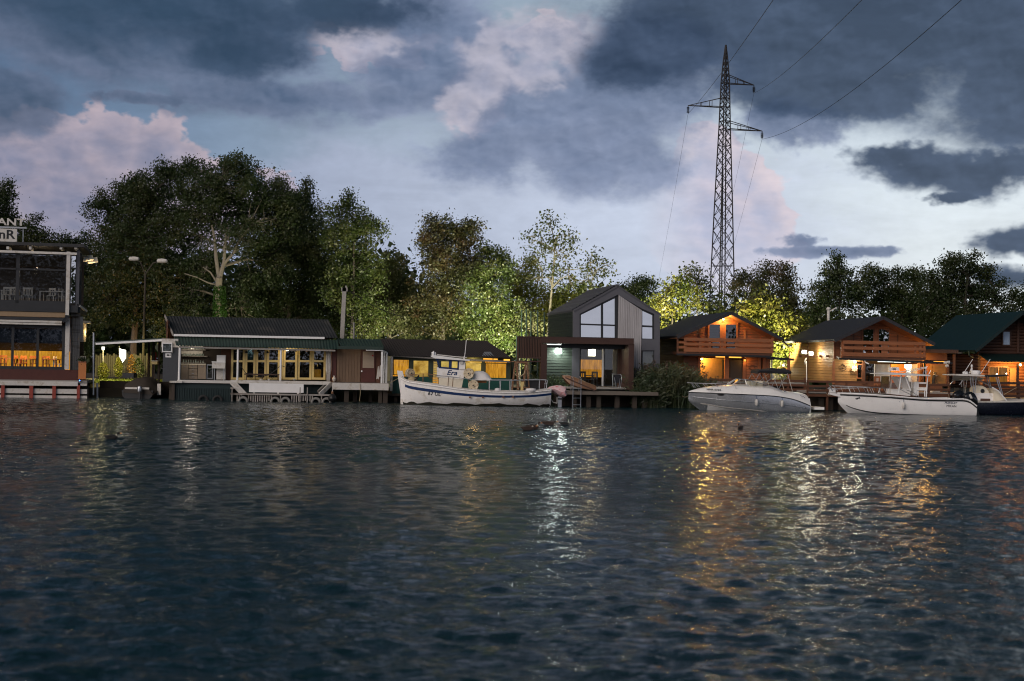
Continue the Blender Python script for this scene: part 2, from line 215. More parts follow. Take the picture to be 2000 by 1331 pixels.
class MB:
    def __init__(s): s.v = []; s.f = []
    def add(s, vs, fs):
        n = len(s.v); s.v += [tuple(v) for v in vs]; s.f += [tuple(i + n for i in f) for f in fs]; return s
    def box(s, x0, x1, y0, y1, z0, z1):
        if x0 > x1: x0, x1 = x1, x0
        if y0 > y1: y0, y1 = y1, y0
        if z0 > z1: z0, z1 = z1, z0
        return s.add([(x0, y0, z0), (x1, y0, z0), (x1, y1, z0), (x0, y1, z0), (x0, y0, z1), (x1, y0, z1), (x1, y1, z1), (x0, y1, z1)],
                     [(0, 3, 2, 1), (4, 5, 6, 7), (0, 1, 5, 4), (1, 2, 6, 5), (2, 3, 7, 6), (3, 0, 4, 7)])
    def bar(s, p, q, w, h=None, up=(0, 0, 1)):
        p, q = Vector(p), Vector(q); d = (q - p).normalized(); h = h or w; u = Vector(up)
        if abs(d.dot(u)) > 0.98: u = Vector((0, 1, 0))
        a = d.cross(u).normalized() * (w / 2); b = a.cross(d).normalized() * (h / 2)
        return s.add([p - a - b, p + a - b, p + a + b, p - a + b, q - a - b, q + a - b, q + a + b, q - a + b],
                     [(3, 2, 1, 0), (4, 5, 6, 7), (0, 1, 5, 4), (1, 2, 6, 5), (2, 3, 7, 6), (3, 0, 4, 7)])
    def tube(s, path, r, n=6, cap=True):
        path = [Vector(p) for p in path]; rs = r if isinstance(r, (list, tuple)) else [r] * len(path); base = len(s.v)
        for i, p in enumerate(path):
            d = (path[min(i + 1, len(path) - 1)] - path[max(i - 1, 0)]); d = d.normalized() if d.length > 1e-9 else Vector((0, 0, 1))
            u = Vector((0, 0, 1)) if abs(d.z) < 0.9 else Vector((0, 1, 0)); a = d.cross(u).normalized(); b = a.cross(d)
            for k in range(n):
                t = 2 * math.pi * k / n; s.v.append(tuple(p + (a * math.cos(t) + b * math.sin(t)) * rs[i]))
        for i in range(len(path) - 1):
            for k in range(n):
                k2 = (k + 1) % n; s.f.append((base + i * n + k, base + i * n + k2, base + (i + 1) * n + k2, base + (i + 1) * n + k))
        if cap: s.f.append(tuple(base + k for k in range(n))); s.f.append(tuple(base + (len(path) - 1) * n + k for k in reversed(range(n))))
        return s
    def lathe(s, prof, c=(0, 0, 0), n=16, axis='z'):
        base = len(s.v)
        for r, h in prof:
            for k in range(n):
                t = 2 * math.pi * k / n; a, b = r * math.cos(t), r * math.sin(t)
                p = (a, b, h) if axis == 'z' else ((a, h, b) if axis == 'y' else (h, a, b)); s.v.append((p[0] + c[0], p[1] + c[1], p[2] + c[2]))
        for i in range(len(prof) - 1):
            for k in range(n):
                k2 = (k + 1) % n; s.f.append((base + i * n + k, base + i * n + k2, base + (i + 1) * n + k2, base + (i + 1) * n + k))
        s.f.append(tuple(base + k for k in reversed(range(n)))); s.f.append(tuple(base + (len(prof) - 1) * n + k for k in range(n))); return s
    def prism(s, poly, y0, y1):            # poly in (x, z), extruded along y
        n = len(poly); vs = [(x, y0, z) for x, z in poly] + [(x, y1, z) for x, z in poly]
        return s.add(vs, [tuple(range(n)), tuple(reversed(range(n, 2 * n)))] + [(i, n + i, n + (i + 1) % n, (i + 1) % n) for i in range(n)])
    def prism_x(s, poly, x0, x1):          # poly in (y, z), extruded along x
        n = len(poly); vs = [(x0, y, z) for y, z in poly] + [(x1, y, z) for y, z in poly]
        return s.add(vs, [tuple(range(n)), tuple(reversed(range(n, 2 * n)))] + [(i, n + i, n + (i + 1) % n, (i + 1) % n) for i in range(n)])
    def slab(s, quad, th):                 # a thick sheet hung under four corners
        q = [Vector(p) for p in quad]; nrm = (q[1] - q[0]).cross(q[3] - q[0]).normalized()
        if nrm.z < 0: nrm = -nrm
        return s.add(q + [p - nrm * th for p in q], [(0, 1, 2, 3), (7, 6, 5, 4), (0, 4, 5, 1), (1, 5, 6, 2), (2, 6, 7, 3), (3, 7, 4, 0)])
    def wavy(s, quad, pitch, amp, th=0.01):
        """corrugated sheet: quad = front left, front right, back right, back left; the waves run from front to back"""
        a, b, c, d = [Vector(p) for p in quad]; n = max(4, int((b - a).length / pitch * 4)); nrm = (b - a).cross(d - a).normalized()
        if nrm.z < 0: nrm = -nrm
        base = len(s.v)
        for i in range(n + 1):
            t = i / n; h = nrm * (amp * math.sin(i * math.pi / 2))
            p, q = a.lerp(b, t) + h, d.lerp(c, t) + h
            s.v += [tuple(p), tuple(q), tuple(p - nrm * th), tuple(q - nrm * th)]
        for i in range(n):
            o = base + i * 4; s.f += [(o, o + 4, o + 5, o + 1), (o + 2, o + 3, o + 7, o + 6), (o, o + 2, o + 6, o + 4), (o + 1, o + 5, o + 7, o + 3)]
        return s
    def build(s, name, mat, parent=None, loc=(0, 0, 0), smooth=False, kind=None, label=None, mesh=None):
        if mesh is None:
            mesh = bpy.data.meshes.new(name); mesh.from_pydata(s.v, [], s.f); mesh.update()
            mesh.materials.append(M[mat] if isinstance(mat, str) else mat)
            bm = bmesh.new(); bm.from_mesh(mesh); bmesh.ops.recalc_face_normals(bm, faces=bm.faces); bm.to_mesh(mesh); bm.free()
            if smooth:
                for p in mesh.polygons: p.use_smooth = True
                mesh.set_sharp_from_angle(angle=R(40))
        o = bpy.data.objects.new(name, mesh); col.objects.link(o); o.location = loc
        if parent is not None: o.parent = parent
        if kind: o['kind'] = kind
        if label: o['label'] = label
        return o
def tag(o, label, cat, group=None):
    o['label'] = label; o['category'] = cat
    if group: o['group'] = group
    return o
class Frame:
    """a place on the shore with its own left-right, depth and height; reads positions off the photograph by casting rays onto its upright planes"""
    def __init__(s, px, py, Y, yaw=0.0):
        p = at(px, py, Y); s.o = Vector((p.x, Y, 0)); s.yaw = R(yaw); s.ex = Vector((math.cos(s.yaw), math.sin(s.yaw), 0)); s.ey = Vector((-math.sin(s.yaw), math.cos(s.yaw), 0))
    def p(s, px, py, yl=0.0):
        d = ray(px, py); c = CAM - s.o; t = (yl - c.dot(s.ey)) / d.dot(s.ey); h = c + d * t
        return h.dot(s.ex), h.z
    def p3(s, px, py, yl=0.0): x, z = s.p(px, py, yl); return (x, yl, z)
    def X(s, px, py, yl=0.0): return s.p(px, py, yl)[0]
    def Z(s, px, py, yl=0.0): return s.p(px, py, yl)[1]
    def rect(s, r, yl=0.0):
        mx, my = (r[0] + r[2]) / 2, (r[1] + r[3]) / 2
        return s.X(r[0], my, yl), s.X(r[2], my, yl), s.Z(mx, r[3], yl), s.Z(mx, r[1], yl)
    def root(s, name, label, cat, group=None, loc=(0, 0, 0)):
        o = bpy.data.objects.new(name, None); col.objects.link(o); o.empty_display_size = 0.3
        o.location = s.o + s.ex * loc[0] + s.ey * loc[1] + Vector((0, 0, loc[2])); o.rotation_euler = (0, 0, s.yaw); return tag(o, label, cat, group)
    def world(s, x, y, z): return s.o + s.ex * x + s.ey * y + Vector((0, 0, z))
def rb(F, r, y0, y1, mb=None):          # box whose front face, at depth y0, covers the photo rectangle r
    x0, x1, z0, z1 = F.rect(r, y0); return (mb or MB()).box(x0, x1, y0, y1, z0, z1)
def lamp(parent, loc, watts, color, radius=0.08, spot=None, name='lamp_light', rot=None):
    l = bpy.data.lights.new(name, 'SPOT' if spot else 'POINT'); l.energy = watts; l.color = color; l.shadow_soft_size = radius
    if spot: l.spot_size = R(spot); l.spot_blend = 0.6
    o = bpy.data.objects.new(name, l); col.objects.link(o); o.location = loc
    if rot: o.rotation_euler = rot
    if parent is not None: o.parent = parent
    return o
def glow(mb_name, mat, parent, c, r=0.06, squash=1.0):
    return MB().lathe([(0.01, -r * squash), (r * 0.7, -r * 0.7 * squash), (r, 0), (r * 0.7, r * 0.7 * squash), (0.01, r * squash)], c, 10).build(mb_name, mat, parent, smooth=True)
def text(s, size, mat, parent, loc, rot=(R(90), 0, 0), shear=0.0, name='lettering', bold=0.0, ext=0.004, wx=1.0, bvh=None, off=0.006, align='CENTER'):
    c = bpy.data.curves.new('t', 'FONT'); c.body = s; c.size = size; c.shear = shear; c.offset = bold; c.extrude = ext; c.align_x = align; c.align_y = 'CENTER'; c.resolution_u = 3
    o = bpy.data.objects.new('t', c); col.objects.link(o); dg = bpy.context.evaluated_depsgraph_get(); dg.update()
    me = bpy.data.meshes.new_from_object(o.evaluated_get(dg)); bpy.data.objects.remove(o); bpy.data.curves.remove(c)
    bb = [v.co for v in me.vertices]; mx = (min(v.x for v in bb) + max(v.x for v in bb)) / 2 if align == 'CENTER' else max(v.x for v in bb); my = (min(v.y for v in bb) + max(v.y for v in bb)) / 2; me.transform(Matrix.Translation((-mx, -my, 0)))
    Mx = Matrix.Translation(loc) @ Matrix.Rotation(rot[2], 4, 'Z') @ Matrix.Rotation(rot[1], 4, 'Y') @ Matrix.Rotation(rot[0], 4, 'X') @ Matrix.Diagonal((wx, 1, 1, 1))
    me.transform(Mx)
    if bvh:
        for v in me.vertices:
            h = bvh.ray_cast(Vector((v.co.x, v.co.y - 4, v.co.z)), Vector((0, 1, 0)))
            if h[0] is not None: v.co.y = h[0].y - off
    me.materials.clear(); me.materials.append(M[mat]); me.name = name
    q = bpy.data.objects.new(name, me); col.objects.link(q)
    if parent is not None: q.parent = parent
    return q
def bvh_of(mb): return BVHTree.FromPolygons([Vector(v) for v in mb.v], mb.f)
def clone(root, loc=None, rot=None, label=None, scale=None):
    r = root.copy(); col.objects.link(r)
    if loc is not None: r.location = loc
    if rot is not None: r.rotation_euler = rot
    if scale is not None: r.scale = scale
    if label: r['label'] = label
    for ch in list(root.children):
        c = ch.copy(); col.objects.link(c); c.parent = r
        for g in ch.children:
            e = g.copy(); col.objects.link(e); e.parent = c
    return r
def boards_h(mb, x0, x1, z0, z1, y, step=0.16, th=0.03, clip=None, gap=0.012, depth=0.05):
    """lap boards one above the other; each leans out at its lower edge; clip(z) gives the x limits under a sloping roof"""
    n = max(1, round((z1 - z0) / step)); h = (z1 - z0) / n
    for i in range(n):
        a, b = z0 + i * h, z0 + (i + 1) * h - gap; l, r_ = x0, x1
        if clip:
            l2, r2 = clip(b); l, r_ = max(l, l2), min(r_, r2)
            if r_ - l < 0.05: continue
        la, ra = l, r_
        if clip: la, ra = max(x0, clip(a)[0]), min(x1, clip(a)[1])
        mb.add([(la, y - th, a), (ra, y - th, a), (r_, y - th * 0.45, b), (l, y - th * 0.45, b), (la, y + depth, a), (ra, y + depth, a), (r_, y + depth, b), (l, y + depth, b)],
               [(0, 1, 2, 3), (5, 4, 7, 6), (3, 2, 6, 7), (1, 0, 4, 5), (1, 5, 6, 2), (4, 0, 3, 7)])
    return mb
def boards_v(mb, x0, x1, z0, z1, y, step=0.14, th=0.025, gap=0.012, top=None):
    n = max(1, round((x1 - x0) / step)); w = (x1 - x0) / n
    for i in range(n):
        a, b = x0 + i * w, x0 + (i + 1) * w - gap
        if top: mb.prism([(a, z0), (b, z0), (b, top(b)), (a, top(a))], y - th, y + 0.02)
        else: mb.box(a, b, y - th, y + 0.02, z0, z1)
    return mb
def boards_side(mb, x, y0, y1, z0, z1, step=0.16, th=0.03, gap=0.012):   # lap boards on a wall that faces left
    n = max(1, round((z1 - z0) / step)); h = (z1 - z0) / n
    for i in range(n):
        a, b = z0 + i * h, z0 + (i + 1) * h - gap
        mb.prism_x([(y0, a), (y1, a), (y1, b), (y0, b)], x, x); k = len(mb.v) - 8
        for j in range(4):
            v = mb.v[k + j]; mb.v[k + j] = (x - (th if j < 2 else th * 0.45), v[1], v[2])
        for j in range(4, 8):
            v = mb.v[k + j]; mb.v[k + j] = (x + 0.05, v[1], v[2])
    return mb
def frame_rect(mb, x0, x1, z0, z1, w, y0, y1):
    mb.box(x0, x0 + w, y0, y1, z0, z1).box(x1 - w, x1, y0, y1, z0, z1).box(x0 + w, x1 - w, y0, y1, z0, z0 + w).box(x0 + w, x1 - w, y0, y1, z1 - w, z1); return mb
def window(F, r, y, parent, frame_mat, pane_mat, w=0.06, name='window', mull=(), rails=(), label=None, dep=0.07):
    """frame (the part) with glass panes (sub-parts); mull / rails give positions across and up as fractions"""
    x0, x1, z0, z1 = F.rect(r, y); mb = frame_rect(MB(), x0, x1, z0, z1, w, y - dep / 2, y + dep / 2)
    xs = [x0] + [x0 + (x1 - x0) * t for t in mull] + [x1]; zs = [z0] + [z0 + (z1 - z0) * t for t in rails] + [z1]
    for x in xs[1:-1]: mb.box(x - w / 2, x + w / 2, y - dep / 2 + 0.004, y + dep / 2 - 0.004, z0 + w, z1 - w)
    for z in zs[1:-1]: mb.box(x0 + w, x1 - w, y - dep / 2 + 0.007, y + dep / 2 - 0.007, z - w / 2, z + w / 2)
    fr = mb.build(name, frame_mat, parent, label=label)
    for i in range(len(xs) - 1):
        for j in range(len(zs) - 1): MB().box(xs[i] + w * 0.4, xs[i + 1] - w * 0.4, y - 0.005, y + 0.005, zs[j] + w * 0.4, zs[j + 1] - w * 0.4).build('pane', pane_mat, fr)
    return fr
# ---------------------------------------------------------------- river, bank
def build_water():
    rng = np.random.default_rng(4); waves = []
    for i in range(70):
        lam = 0.13 * (1.15 / 0.13) ** rng.random(); ang = rng.normal(R(80), R(46)); k = 2 * math.pi / lam
        waves.append((k * math.cos(ang), k * math.sin(ang), rng.random() * 6.28, 0.0032 * lam ** 0.8 * (0.6 + 0.8 * rng.random())))
    ys = [8.0]
    while ys[-1] < 93: ys.append(ys[-1] + min(max(ys[-1] ** 2 / 5200, 0.012), 0.20))
    ys = np.array(ys); a = np.linspace(-0.46, 0.46, 820); Yg, Ag = np.meshgrid(ys, a, indexing='ij'); Wg = Yg + 22; Xg = Wg * Ag; Z = np.zeros_like(Xg)
    for kx, ky, ph, am in waves:
        lam = 2 * math.pi / math.hypot(kx, ky); Z += am * np.sin(kx * Xg + ky * Yg + ph) * np.clip((lam / np.maximum(Wg / 890, 0.012) - 2.6) / 2.4, 0, 1)
    patch = 0.72 + 0.5 * np.sin(Xg * 0.13 + 1.3 + 0.6 * np.sin(Yg * 0.09)) * np.sin(Yg * 0.17 + Xg * 0.05)     # cat's paws of wind
    Z *= np.clip(patch, 0.3, 1.25) * np.clip((0.46 - np.abs(Ag)) / 0.05, 0, 1) * np.clip((Yg - 8.0) / 1.5, 0, 1) * np.clip((93 - Yg) / 2, 0, 1); Z[0] = Z[-1] = 0; Z[:, 0] = Z[:, -1] = 0; nr, nc = Z.shape
    co = np.stack([Xg, Yg, Z], -1).reshape(-1, 3); idx = np.arange(nr * nc).reshape(nr, nc)
    q = np.stack([idx[:-1, :-1], idx[:-1, 1:], idx[1:, 1:], idx[1:, :-1]], -1).reshape(-1, 4)
    far = np.array([(-900, -400, 0), (900, -400, 0), (900, Yg[-1, 0], 0), (-900, Yg[-1, 0], 0)]); n0 = len(co); co = np.concatenate([co, far]); nl, nr_, fl, fr_ = idx[0, 0], idx[0, -1], idx[-1, 0], idx[-1, -1]
    q = np.concatenate([q, [[n0, n0 + 1, nr_, nl], [n0, nl, fl, n0 + 3], [n0 + 1, n0 + 2, fr_, nr_]]])      # calm open water round the patch of modelled waves
    me = bpy.data.meshes.new('water'); me.vertices.add(len(co)); me.vertices.foreach_set('co', co.ravel().astype(np.float32))
    me.loops.add(q.size); me.loops.foreach_set('vertex_index', q.ravel().astype(np.int32)); me.polygons.add(len(q)); me.polygons.foreach_set('loop_start', np.arange(0, q.size, 4, dtype=np.int32))
    me.polygons.foreach_set('use_smooth', np.ones(len(q), dtype=bool)); me.update(calc_edges=True)
    m = bpy.data.materials.new('river_water'); m.use_nodes = True; t = NT(m.node_tree); b = t.n['Principled BSDF']
    b.inputs['Base Color'].default_value = (0.005, 0.023, 0.029, 1); b.inputs['Roughness'].default_value = 0.09; b.inputs['IOR'].default_value = 1.33
    tc = t.new('ShaderNodeTexCoord'); v = t.vmul(tc.outputs['Object'], (0.62, 1.0, 1.0))
    n1 = t.noise(v, 6.5, 4.0, 0.55, 0.4); n2 = t.noise(v, 17.0, 3.0, 0.6); n3 = t.noise(tc.outputs['Object'], 0.06, 2.0, 0.5)
    h = t.m('ADD', t.m('MULTIPLY', n1, 0.085), t.m('MULTIPLY', n2, 0.028)); h = t.m('MULTIPLY', h, t.m('MULTIPLY_ADD', n3, 1.5, 0.25))
    bn = t.new('ShaderNodeBump'); bn.inputs['Strength'].default_value = 1.0; bn.inputs['Distance'].default_value = 0.95
    t.put(bn.inputs['Height'], h); t.put(b.inputs['Normal'], bn.outputs[0]); me.materials.append(m)
    o = bpy.data.objects.new('water', me); col.objects.link(o); o['kind'] = 'structure'; o['label'] = 'dark rippled river water'
build_water()
def build_ground():
    xs = np.concatenate([[-3000, -600, -120], np.linspace(-60, 60, 90), [120, 600, 3000]]); prof = [(85.6, -1.0), (88.6, -0.25), (90.2, 0.45), (92.5, 0.72), (96, 0.85), (110, 0.95), (160, 1.0), (500, 1.0), (5000, 1.0)]
    mb = MB(); n = len(xs)
    for y, z in prof:
        for x in xs:
            w = 0.5 * math.sin(x * 0.31 + 1) + 0.35 * math.sin(x * 0.83 + y); k = 1 if y < 120 else 0
            mb.v.append((float(x), y + k * w * (0.8 if y < 100 else 0), z + k * 0.09 * math.sin(x * 1.7 + y * 2.1)))
    for j in range(len(prof) - 1):
        for i in range(n - 1): mb.f.append((j * n + i, j * n + i + 1, (j + 1) * n + i + 1, (j + 1) * n + i))
    o = mb.build('ground', 'soil', smooth=True); o['kind'] = 'structure'; o['label'] = 'dark earth bank behind the houses'
build_ground()
def near_bank():
    o = MB().add([(-900, -500, .6), (900, -500, .6), (900, -9, .6), (-900, -9, .6), (-900, -6, -.4), (900, -6, -.4)], [(0, 1, 2, 3), (3, 2, 5, 4)]).build('ground', 'soil'); o['kind'] = 'structure'; o['label'] = 'near river bank behind the viewer'
    rng = np.random.default_rng(21); cs = []
    for i in range(1900):
        x = rng.uniform(-110, 120)
        if 34 < x < 74: continue  # gap and height of these unseen woods shaped for the window reflections
        cs.append(np.array([x, rng.uniform(-46, -26), .6 + (16 + 2.5 * math.sin(x * .4)) * rng.random()]) + rng.normal(size=(90, 3)) * 1.0)
    o = bpy.data.objects.new('woods', leaf_mesh('woods', np.concatenate(cs), .45, .32, rng, 'leaf_dark')); col.objects.link(o); o['kind'] = 'stuff'; o['label'] = 'unseen trees behind the viewer shaped for the window reflections'
# ---------------------------------------------------------------- trees
def leaf_mesh(name, c, L, Wd, rng, mat, up=0.35):
    n = len(c); a = rng.normal(size=(n, 3)); a /= np.linalg.norm(a, axis=1, keepdims=True); b = rng.normal(size=(n, 3)); b[:, 2] *= (1 - up)
    b -= a * (a * b).sum(1, keepdims=True); b /= np.linalg.norm(b, axis=1, keepdims=True) + 1e-9
    s = (0.65 + 0.7 * rng.random((n, 1))); a = a * s * L / 2; b = b * s * Wd / 2; k = np.cross(a, b); k /= np.linalg.norm(k, axis=1, keepdims=True) + 1e-9
    v = np.stack([c - a, c + b + k * L * 0.08, c + a, c - b + k * L * 0.08], 1).reshape(-1, 3).astype(np.float32)
    me = bpy.data.meshes.new(name); me.vertices.add(n * 4); me.vertices.foreach_set('co', v.ravel()); me.loops.add(n * 4); me.loops.foreach_set('vertex_index', np.arange(n * 4, dtype=np.int32))
    me.polygons.add(n); me.polygons.foreach_set('loop_start', np.arange(0, n * 4, 4, dtype=np.int32)); me.update(calc_edges=True); me.materials.append(M[mat]); return me
N_LEAVES = [0]
near_bank()
def tree(name, label, base, Y, lobes, leaf='leaf_dark', bark='bark_dark', lai=4.5, L=0.17, seed=1, rt=0.2, crown_r=0.5, twigs=1.0, limbs=None, group='trees behind the houses', cat='tree'):
    """base: photo column of the foot; lobes: (px, py, rx, ry) clumps of the crown as seen in the photo, given depth as real balls of leaves"""
    rng = np.random.default_rng(seed); rnd = random.Random(seed); sc = Y / FPX; foot = at(base, 700, Y); z0 = 0.85
    root = bpy.data.objects.new(name, None); col.objects.link(root); root.location = (foot.x, Y, z0); tag(root, label, cat, group)
    cs, tube = [], MB(); sk = []
    lob = []
    for (px, py, rx, ry) in lobes:
        p = at(px, py, Y); lob.append((p.x - foot.x, rng.normal() * 0.25 * rx * sc, p.z - z0, rx * sc, rx * sc * 0.85, ry * sc))
    top = max(l[2] for l in lob); cx = sum(l[0] * l[3] for l in lob) / sum(l[3] for l in lob)
    tp = [Vector((0, 0, -0.3))]
    for i in range(1, 7):
        t = i / 6; tp.append(Vector((cx * t ** 1.6 + rnd.uniform(-.12, .12), rnd.uniform(-.12, .12), top * 0.92 * t)))
    if limbs is None: tube.tube(tp, [rt * (1 - 0.8 * i / 6) for i in range(7)], 7)
    else:
        for pts, r0, r1 in limbs:
            w = [at(px, py, Y) - Vector((foot.x, Y, z0)) for px, py in pts]
            w = [Vector((p.x, -min(1.7, max(0, p.z - 3.5) * .45) + rnd.uniform(-.2, .2) * (i > 0), p.z)) for i, p in enumerate(w)]; tube.tube(w, [r0 + (r1 - r0) * i / (len(w) - 1) for i in range(len(w))], 7)
            for a, b in zip(w[:-1], w[1:]): sk += [a.lerp(b, t) for t in (0.25, 0.5, 0.75, 1.0)]
    for a, b in zip(tp[2:-1], tp[3:]): sk += [a.lerp(b, t) for t in (0.0, 0.5)]
    for (x, y, z, rx, ry, rz) in lob:
        c = Vector((x, y, z)); st = min(sk, key=lambda q: (q - c).length + max(0, q.z - c.z + 0.4) * 2); mid = st.lerp(c, 0.5) + Vector((rnd.uniform(-.2, .2), rnd.uniform(-.2, .2), rnd.uniform(0, .4)))
        tube.tube([st, mid, c, c + Vector((0, 0, rz * 0.5))], [rt * 0.38, rt * 0.28, rt * 0.17, rt * 0.05], 5, False); sk += [st.lerp(mid, 0.6), mid, mid.lerp(c, 0.5), c, c + Vector((0, 0, rz * 0.3))]
        area = math.pi * rx * rz; nc = max(5, int(area * 1.6 / crown_r ** 2 * (0.35 + 0.13 * lai)))
        d = rng.normal(size=(nc, 3)); d /= np.linalg.norm(d, axis=1, keepdims=True); r = rng.random(nc) ** 0.42 * (0.92 + 0.26 * rng.random(nc) ** 3)
        cc = np.array([x, y, z]) + d * r[:, None] * np.array([rx, ry, rz]); nl = int(area * lai / (0.5 * L * L * 0.62) / nc) + 1
        w = 0.5 + rng.random(nc) * 1.0
        for q, wi in zip(cc, w):
            k = max(2, int(nl * wi)); cs.append(q + rng.normal(size=(k, 3)) * crown_r * 0.5 * np.array([1, 1, 0.75]) * (0.7 + 0.5 * wi))
        for q in cc[:int(nc * twigs * 0.5)]:
            qv = Vector(q); s2 = min(sk[-60:], key=lambda s_: (s_ - qv).length_squared)
            if (s2 - qv).length > 0.2: tube.tube([s2, s2.lerp(qv, 0.5) + Vector((0, 0, -0.08)), qv + Vector((0, 0, 0.15))], [rt * 0.09 + 0.012, rt * 0.06 + 0.008, 0.008], 4, False)
    tube.build('trunk', bark, root, smooth=True)
    c = np.concatenate(cs); N_LEAVES[0] += len(c); o = bpy.data.objects.new('crown', leaf_mesh('crown', c, L, L * 0.62, rng, leaf)); col.objects.link(o); o.parent = root
    return root
# far left, behind the restaurant
tree('broadleaf_tree', 'dark tree cut by the left edge of the photo above the restaurant roof', -20, 112, [(-25, 420, 55, 60), (5, 375, 25, 30), (10, 430, 30, 30)], seed=11, lai=3.6)
tree('broadleaf_tree', 'small dark tree rising just behind the restaurant sign', 55, 108, [(55, 440, 22, 32), (40, 470, 45, 30), (85, 470, 20, 26)], seed=12, lai=3.6)
tree('broadleaf_tree', 'low dark tree seen past the right corner of the restaurant roof', 150, 116, [(145, 490, 34, 32), (125, 475, 16, 18), (170, 540, 45, 60), (165, 630, 35, 60)], seed=13)
# the big plane tree and its neighbours
tree('broadleaf_tree', 'broad dark tree left of the pale forked trunk, beside the double street lamp', 262, 106,
     [(225, 470, 62, 80), (205, 405, 36, 28), (300, 400, 70, 60), (290, 490, 80, 80), (220, 570, 55, 70), (290, 590, 70, 60), (265, 375, 40, 35), (330, 345, 34, 38)], seed=14, rt=0.3, lai=5)
tree('plane_tree', 'tallest dark tree with a pale forked trunk wrapped in ivy below', 432, 103,
     [(440, 370, 85, 58), (372, 330, 28, 28), (460, 325, 44, 22), (395, 410, 70, 60), (500, 400, 75, 70), (545, 430, 55, 60), (470, 460, 70, 40), (350, 455, 50, 55), (400, 520, 40, 40), (520, 510, 60, 50), (350, 560, 60, 60), (360, 630, 60, 40), (470, 600, 40, 50)],
     bark='bark_pale', seed=15, rt=0.3, lai=3.9,
     limbs=[([(428, 720), (430, 640), (434, 575), (438, 545)], 0.33, 0.24), ([(438, 548), (431, 510), (428, 470), (424, 445)], 0.17, 0.06), ([(438, 548), (447, 515), (450, 470), (455, 440)], 0.17, 0.06),
            ([(446, 520), (466, 498), (478, 470), (500, 445)], 0.11, 0.05), ([(466, 498), (484, 478), (500, 474)], 0.06, 0.03), ([(436, 560), (420, 535), (405, 525)], 0.08, 0.03), ([(434, 560), (415, 555), (395, 545), (372, 538)], 0.07, 0.03), ([(450, 475), (466, 452), (492, 440)], 0.06, 0.03)])
def ivy():
    rng = np.random.default_rng(3); c = []; Y = 102.6
    for i in range(2600):
        t = rng.random() ** 0.8; p = at(428 + 7 * t, 640 - 78 * t, Y); a = rng.random() * 6.28; r = (0.48 - 0.14 * t) * (0.8 + 0.4 * rng.random()); c.append((p.x + r * math.cos(a), 103 - min(1.7, max(0, p.z - 4.35) * .45) + r * math.sin(a), p.z))
    o = bpy.data.objects.new('ivy', leaf_mesh('ivy', np.array(c), 0.16, 0.13, rng, 'leaf_ivy')); col.objects.link(o); tag(o, 'bright green ivy clinging round the pale forked trunk', 'ivy')
ivy()
tree('broadleaf_tree', 'dark dense tree filling the space right of the pale forked trunk', 560, 110, [(590, 420, 42, 50), (560, 480, 70, 70), (610, 500, 60, 80), (580, 580, 80, 80), (490, 570, 50, 80), (640, 600, 50, 70), (545, 385, 34, 34), (600, 370, 14, 20)], seed=16, rt=0.25, lai=5)
tree('slender_tree', 'thin pale-leaved tree showing sky gaps between the tall dark trees', 628, 116, [(625, 420, 22, 34), (640, 455, 22, 30)], leaf='leaf_pale', seed=17, lai=1.3, L=0.2, rt=0.1)
tree('broadleaf_tree', 'upright green tree with spiky crown behind the concrete pole', 688, 100, [(680, 410, 36, 34), (700, 450, 48, 36), (668, 470, 40, 40), (730, 445, 22, 16), (700, 510, 56, 50), (670, 560, 52, 60), (712, 600, 50, 70)], leaf='leaf_green', seed=18, rt=0.18, lai=3.8)
tree('broadleaf_tree', 'hazy olive tree right of the spiky green tree', 758, 112, [(765, 545, 40, 45), (750, 590, 45, 55), (790, 600, 40, 60), (770, 510, 24, 20), (725, 560, 30, 40)], leaf='leaf_olive', seed=19, lai=4.2)
tree('broadleaf_tree', 'brown-tinged tree above the black shack roof', 860, 103, [(850, 470, 34, 40), (900, 470, 42, 36), (922, 440, 16, 22), (870, 530, 62, 55), (850, 600, 68, 60), (920, 540, 40, 45), (880, 445, 24, 20), (840, 440, 16, 18)], leaf='leaf_brown', seed=20, rt=0.2, lai=4.6)
tree('broadleaf_tree', 'bright green lit tree between the shack roof and the grey house', 948, 103, [(955, 500, 32, 26), (985, 520, 26, 40), (950, 560, 50, 50), (975, 610, 42, 48), (925, 625, 50, 40), (945, 655, 45, 26), (990, 660, 22, 30)], leaf='leaf_green', seed=21, rt=0.14, lai=4.0)
tree('slender_tree', 'tall airy tree with sparse leaves directly behind the grey modern house', 1072, 106, [(1075, 440, 20, 28), (1045, 470, 28, 30), (1085, 490, 45, 40), (1110, 460, 24, 28), (1060, 540, 50, 45), (1110, 540, 45, 40)], leaf='leaf_olive', bark='bark_pale', seed=22, lai=0.75, L=0.22, rt=0.16, twigs=2.0)
tree('slender_tree', 'airy bending tree with sparse leaves right of the tallest sparse tree', 1125, 107, [(1155, 500, 28, 22), (1180, 525, 26, 22), (1150, 550, 45, 35), (1185, 570, 30, 30)], leaf='leaf_olive', bark='bark_pale', seed=23, lai=0.75, L=0.22, rt=0.13, twigs=2.0)
tree('broadleaf_tree', 'yellow-green lit thicket tree low behind the sparse trees', 1030, 112, [(1020, 560, 40, 45), (1060, 600, 50, 50), (1000, 545, 30, 35), (1110, 600, 45, 45), (1040, 520, 20, 26)], leaf='leaf_yellow', seed=24, lai=3.0)
tree('broadleaf_tree', 'pale lit bush tree with bare branches left of the slatted screen', 1015, 104, [(1020, 620, 24, 30), (1005, 650, 22, 26), (1040, 640, 24, 26), (1015, 690, 26, 30)], leaf='leaf_pale', bark='bark_pale', seed=25, lai=1.6, L=0.2, rt=0.1, twigs=2.0)
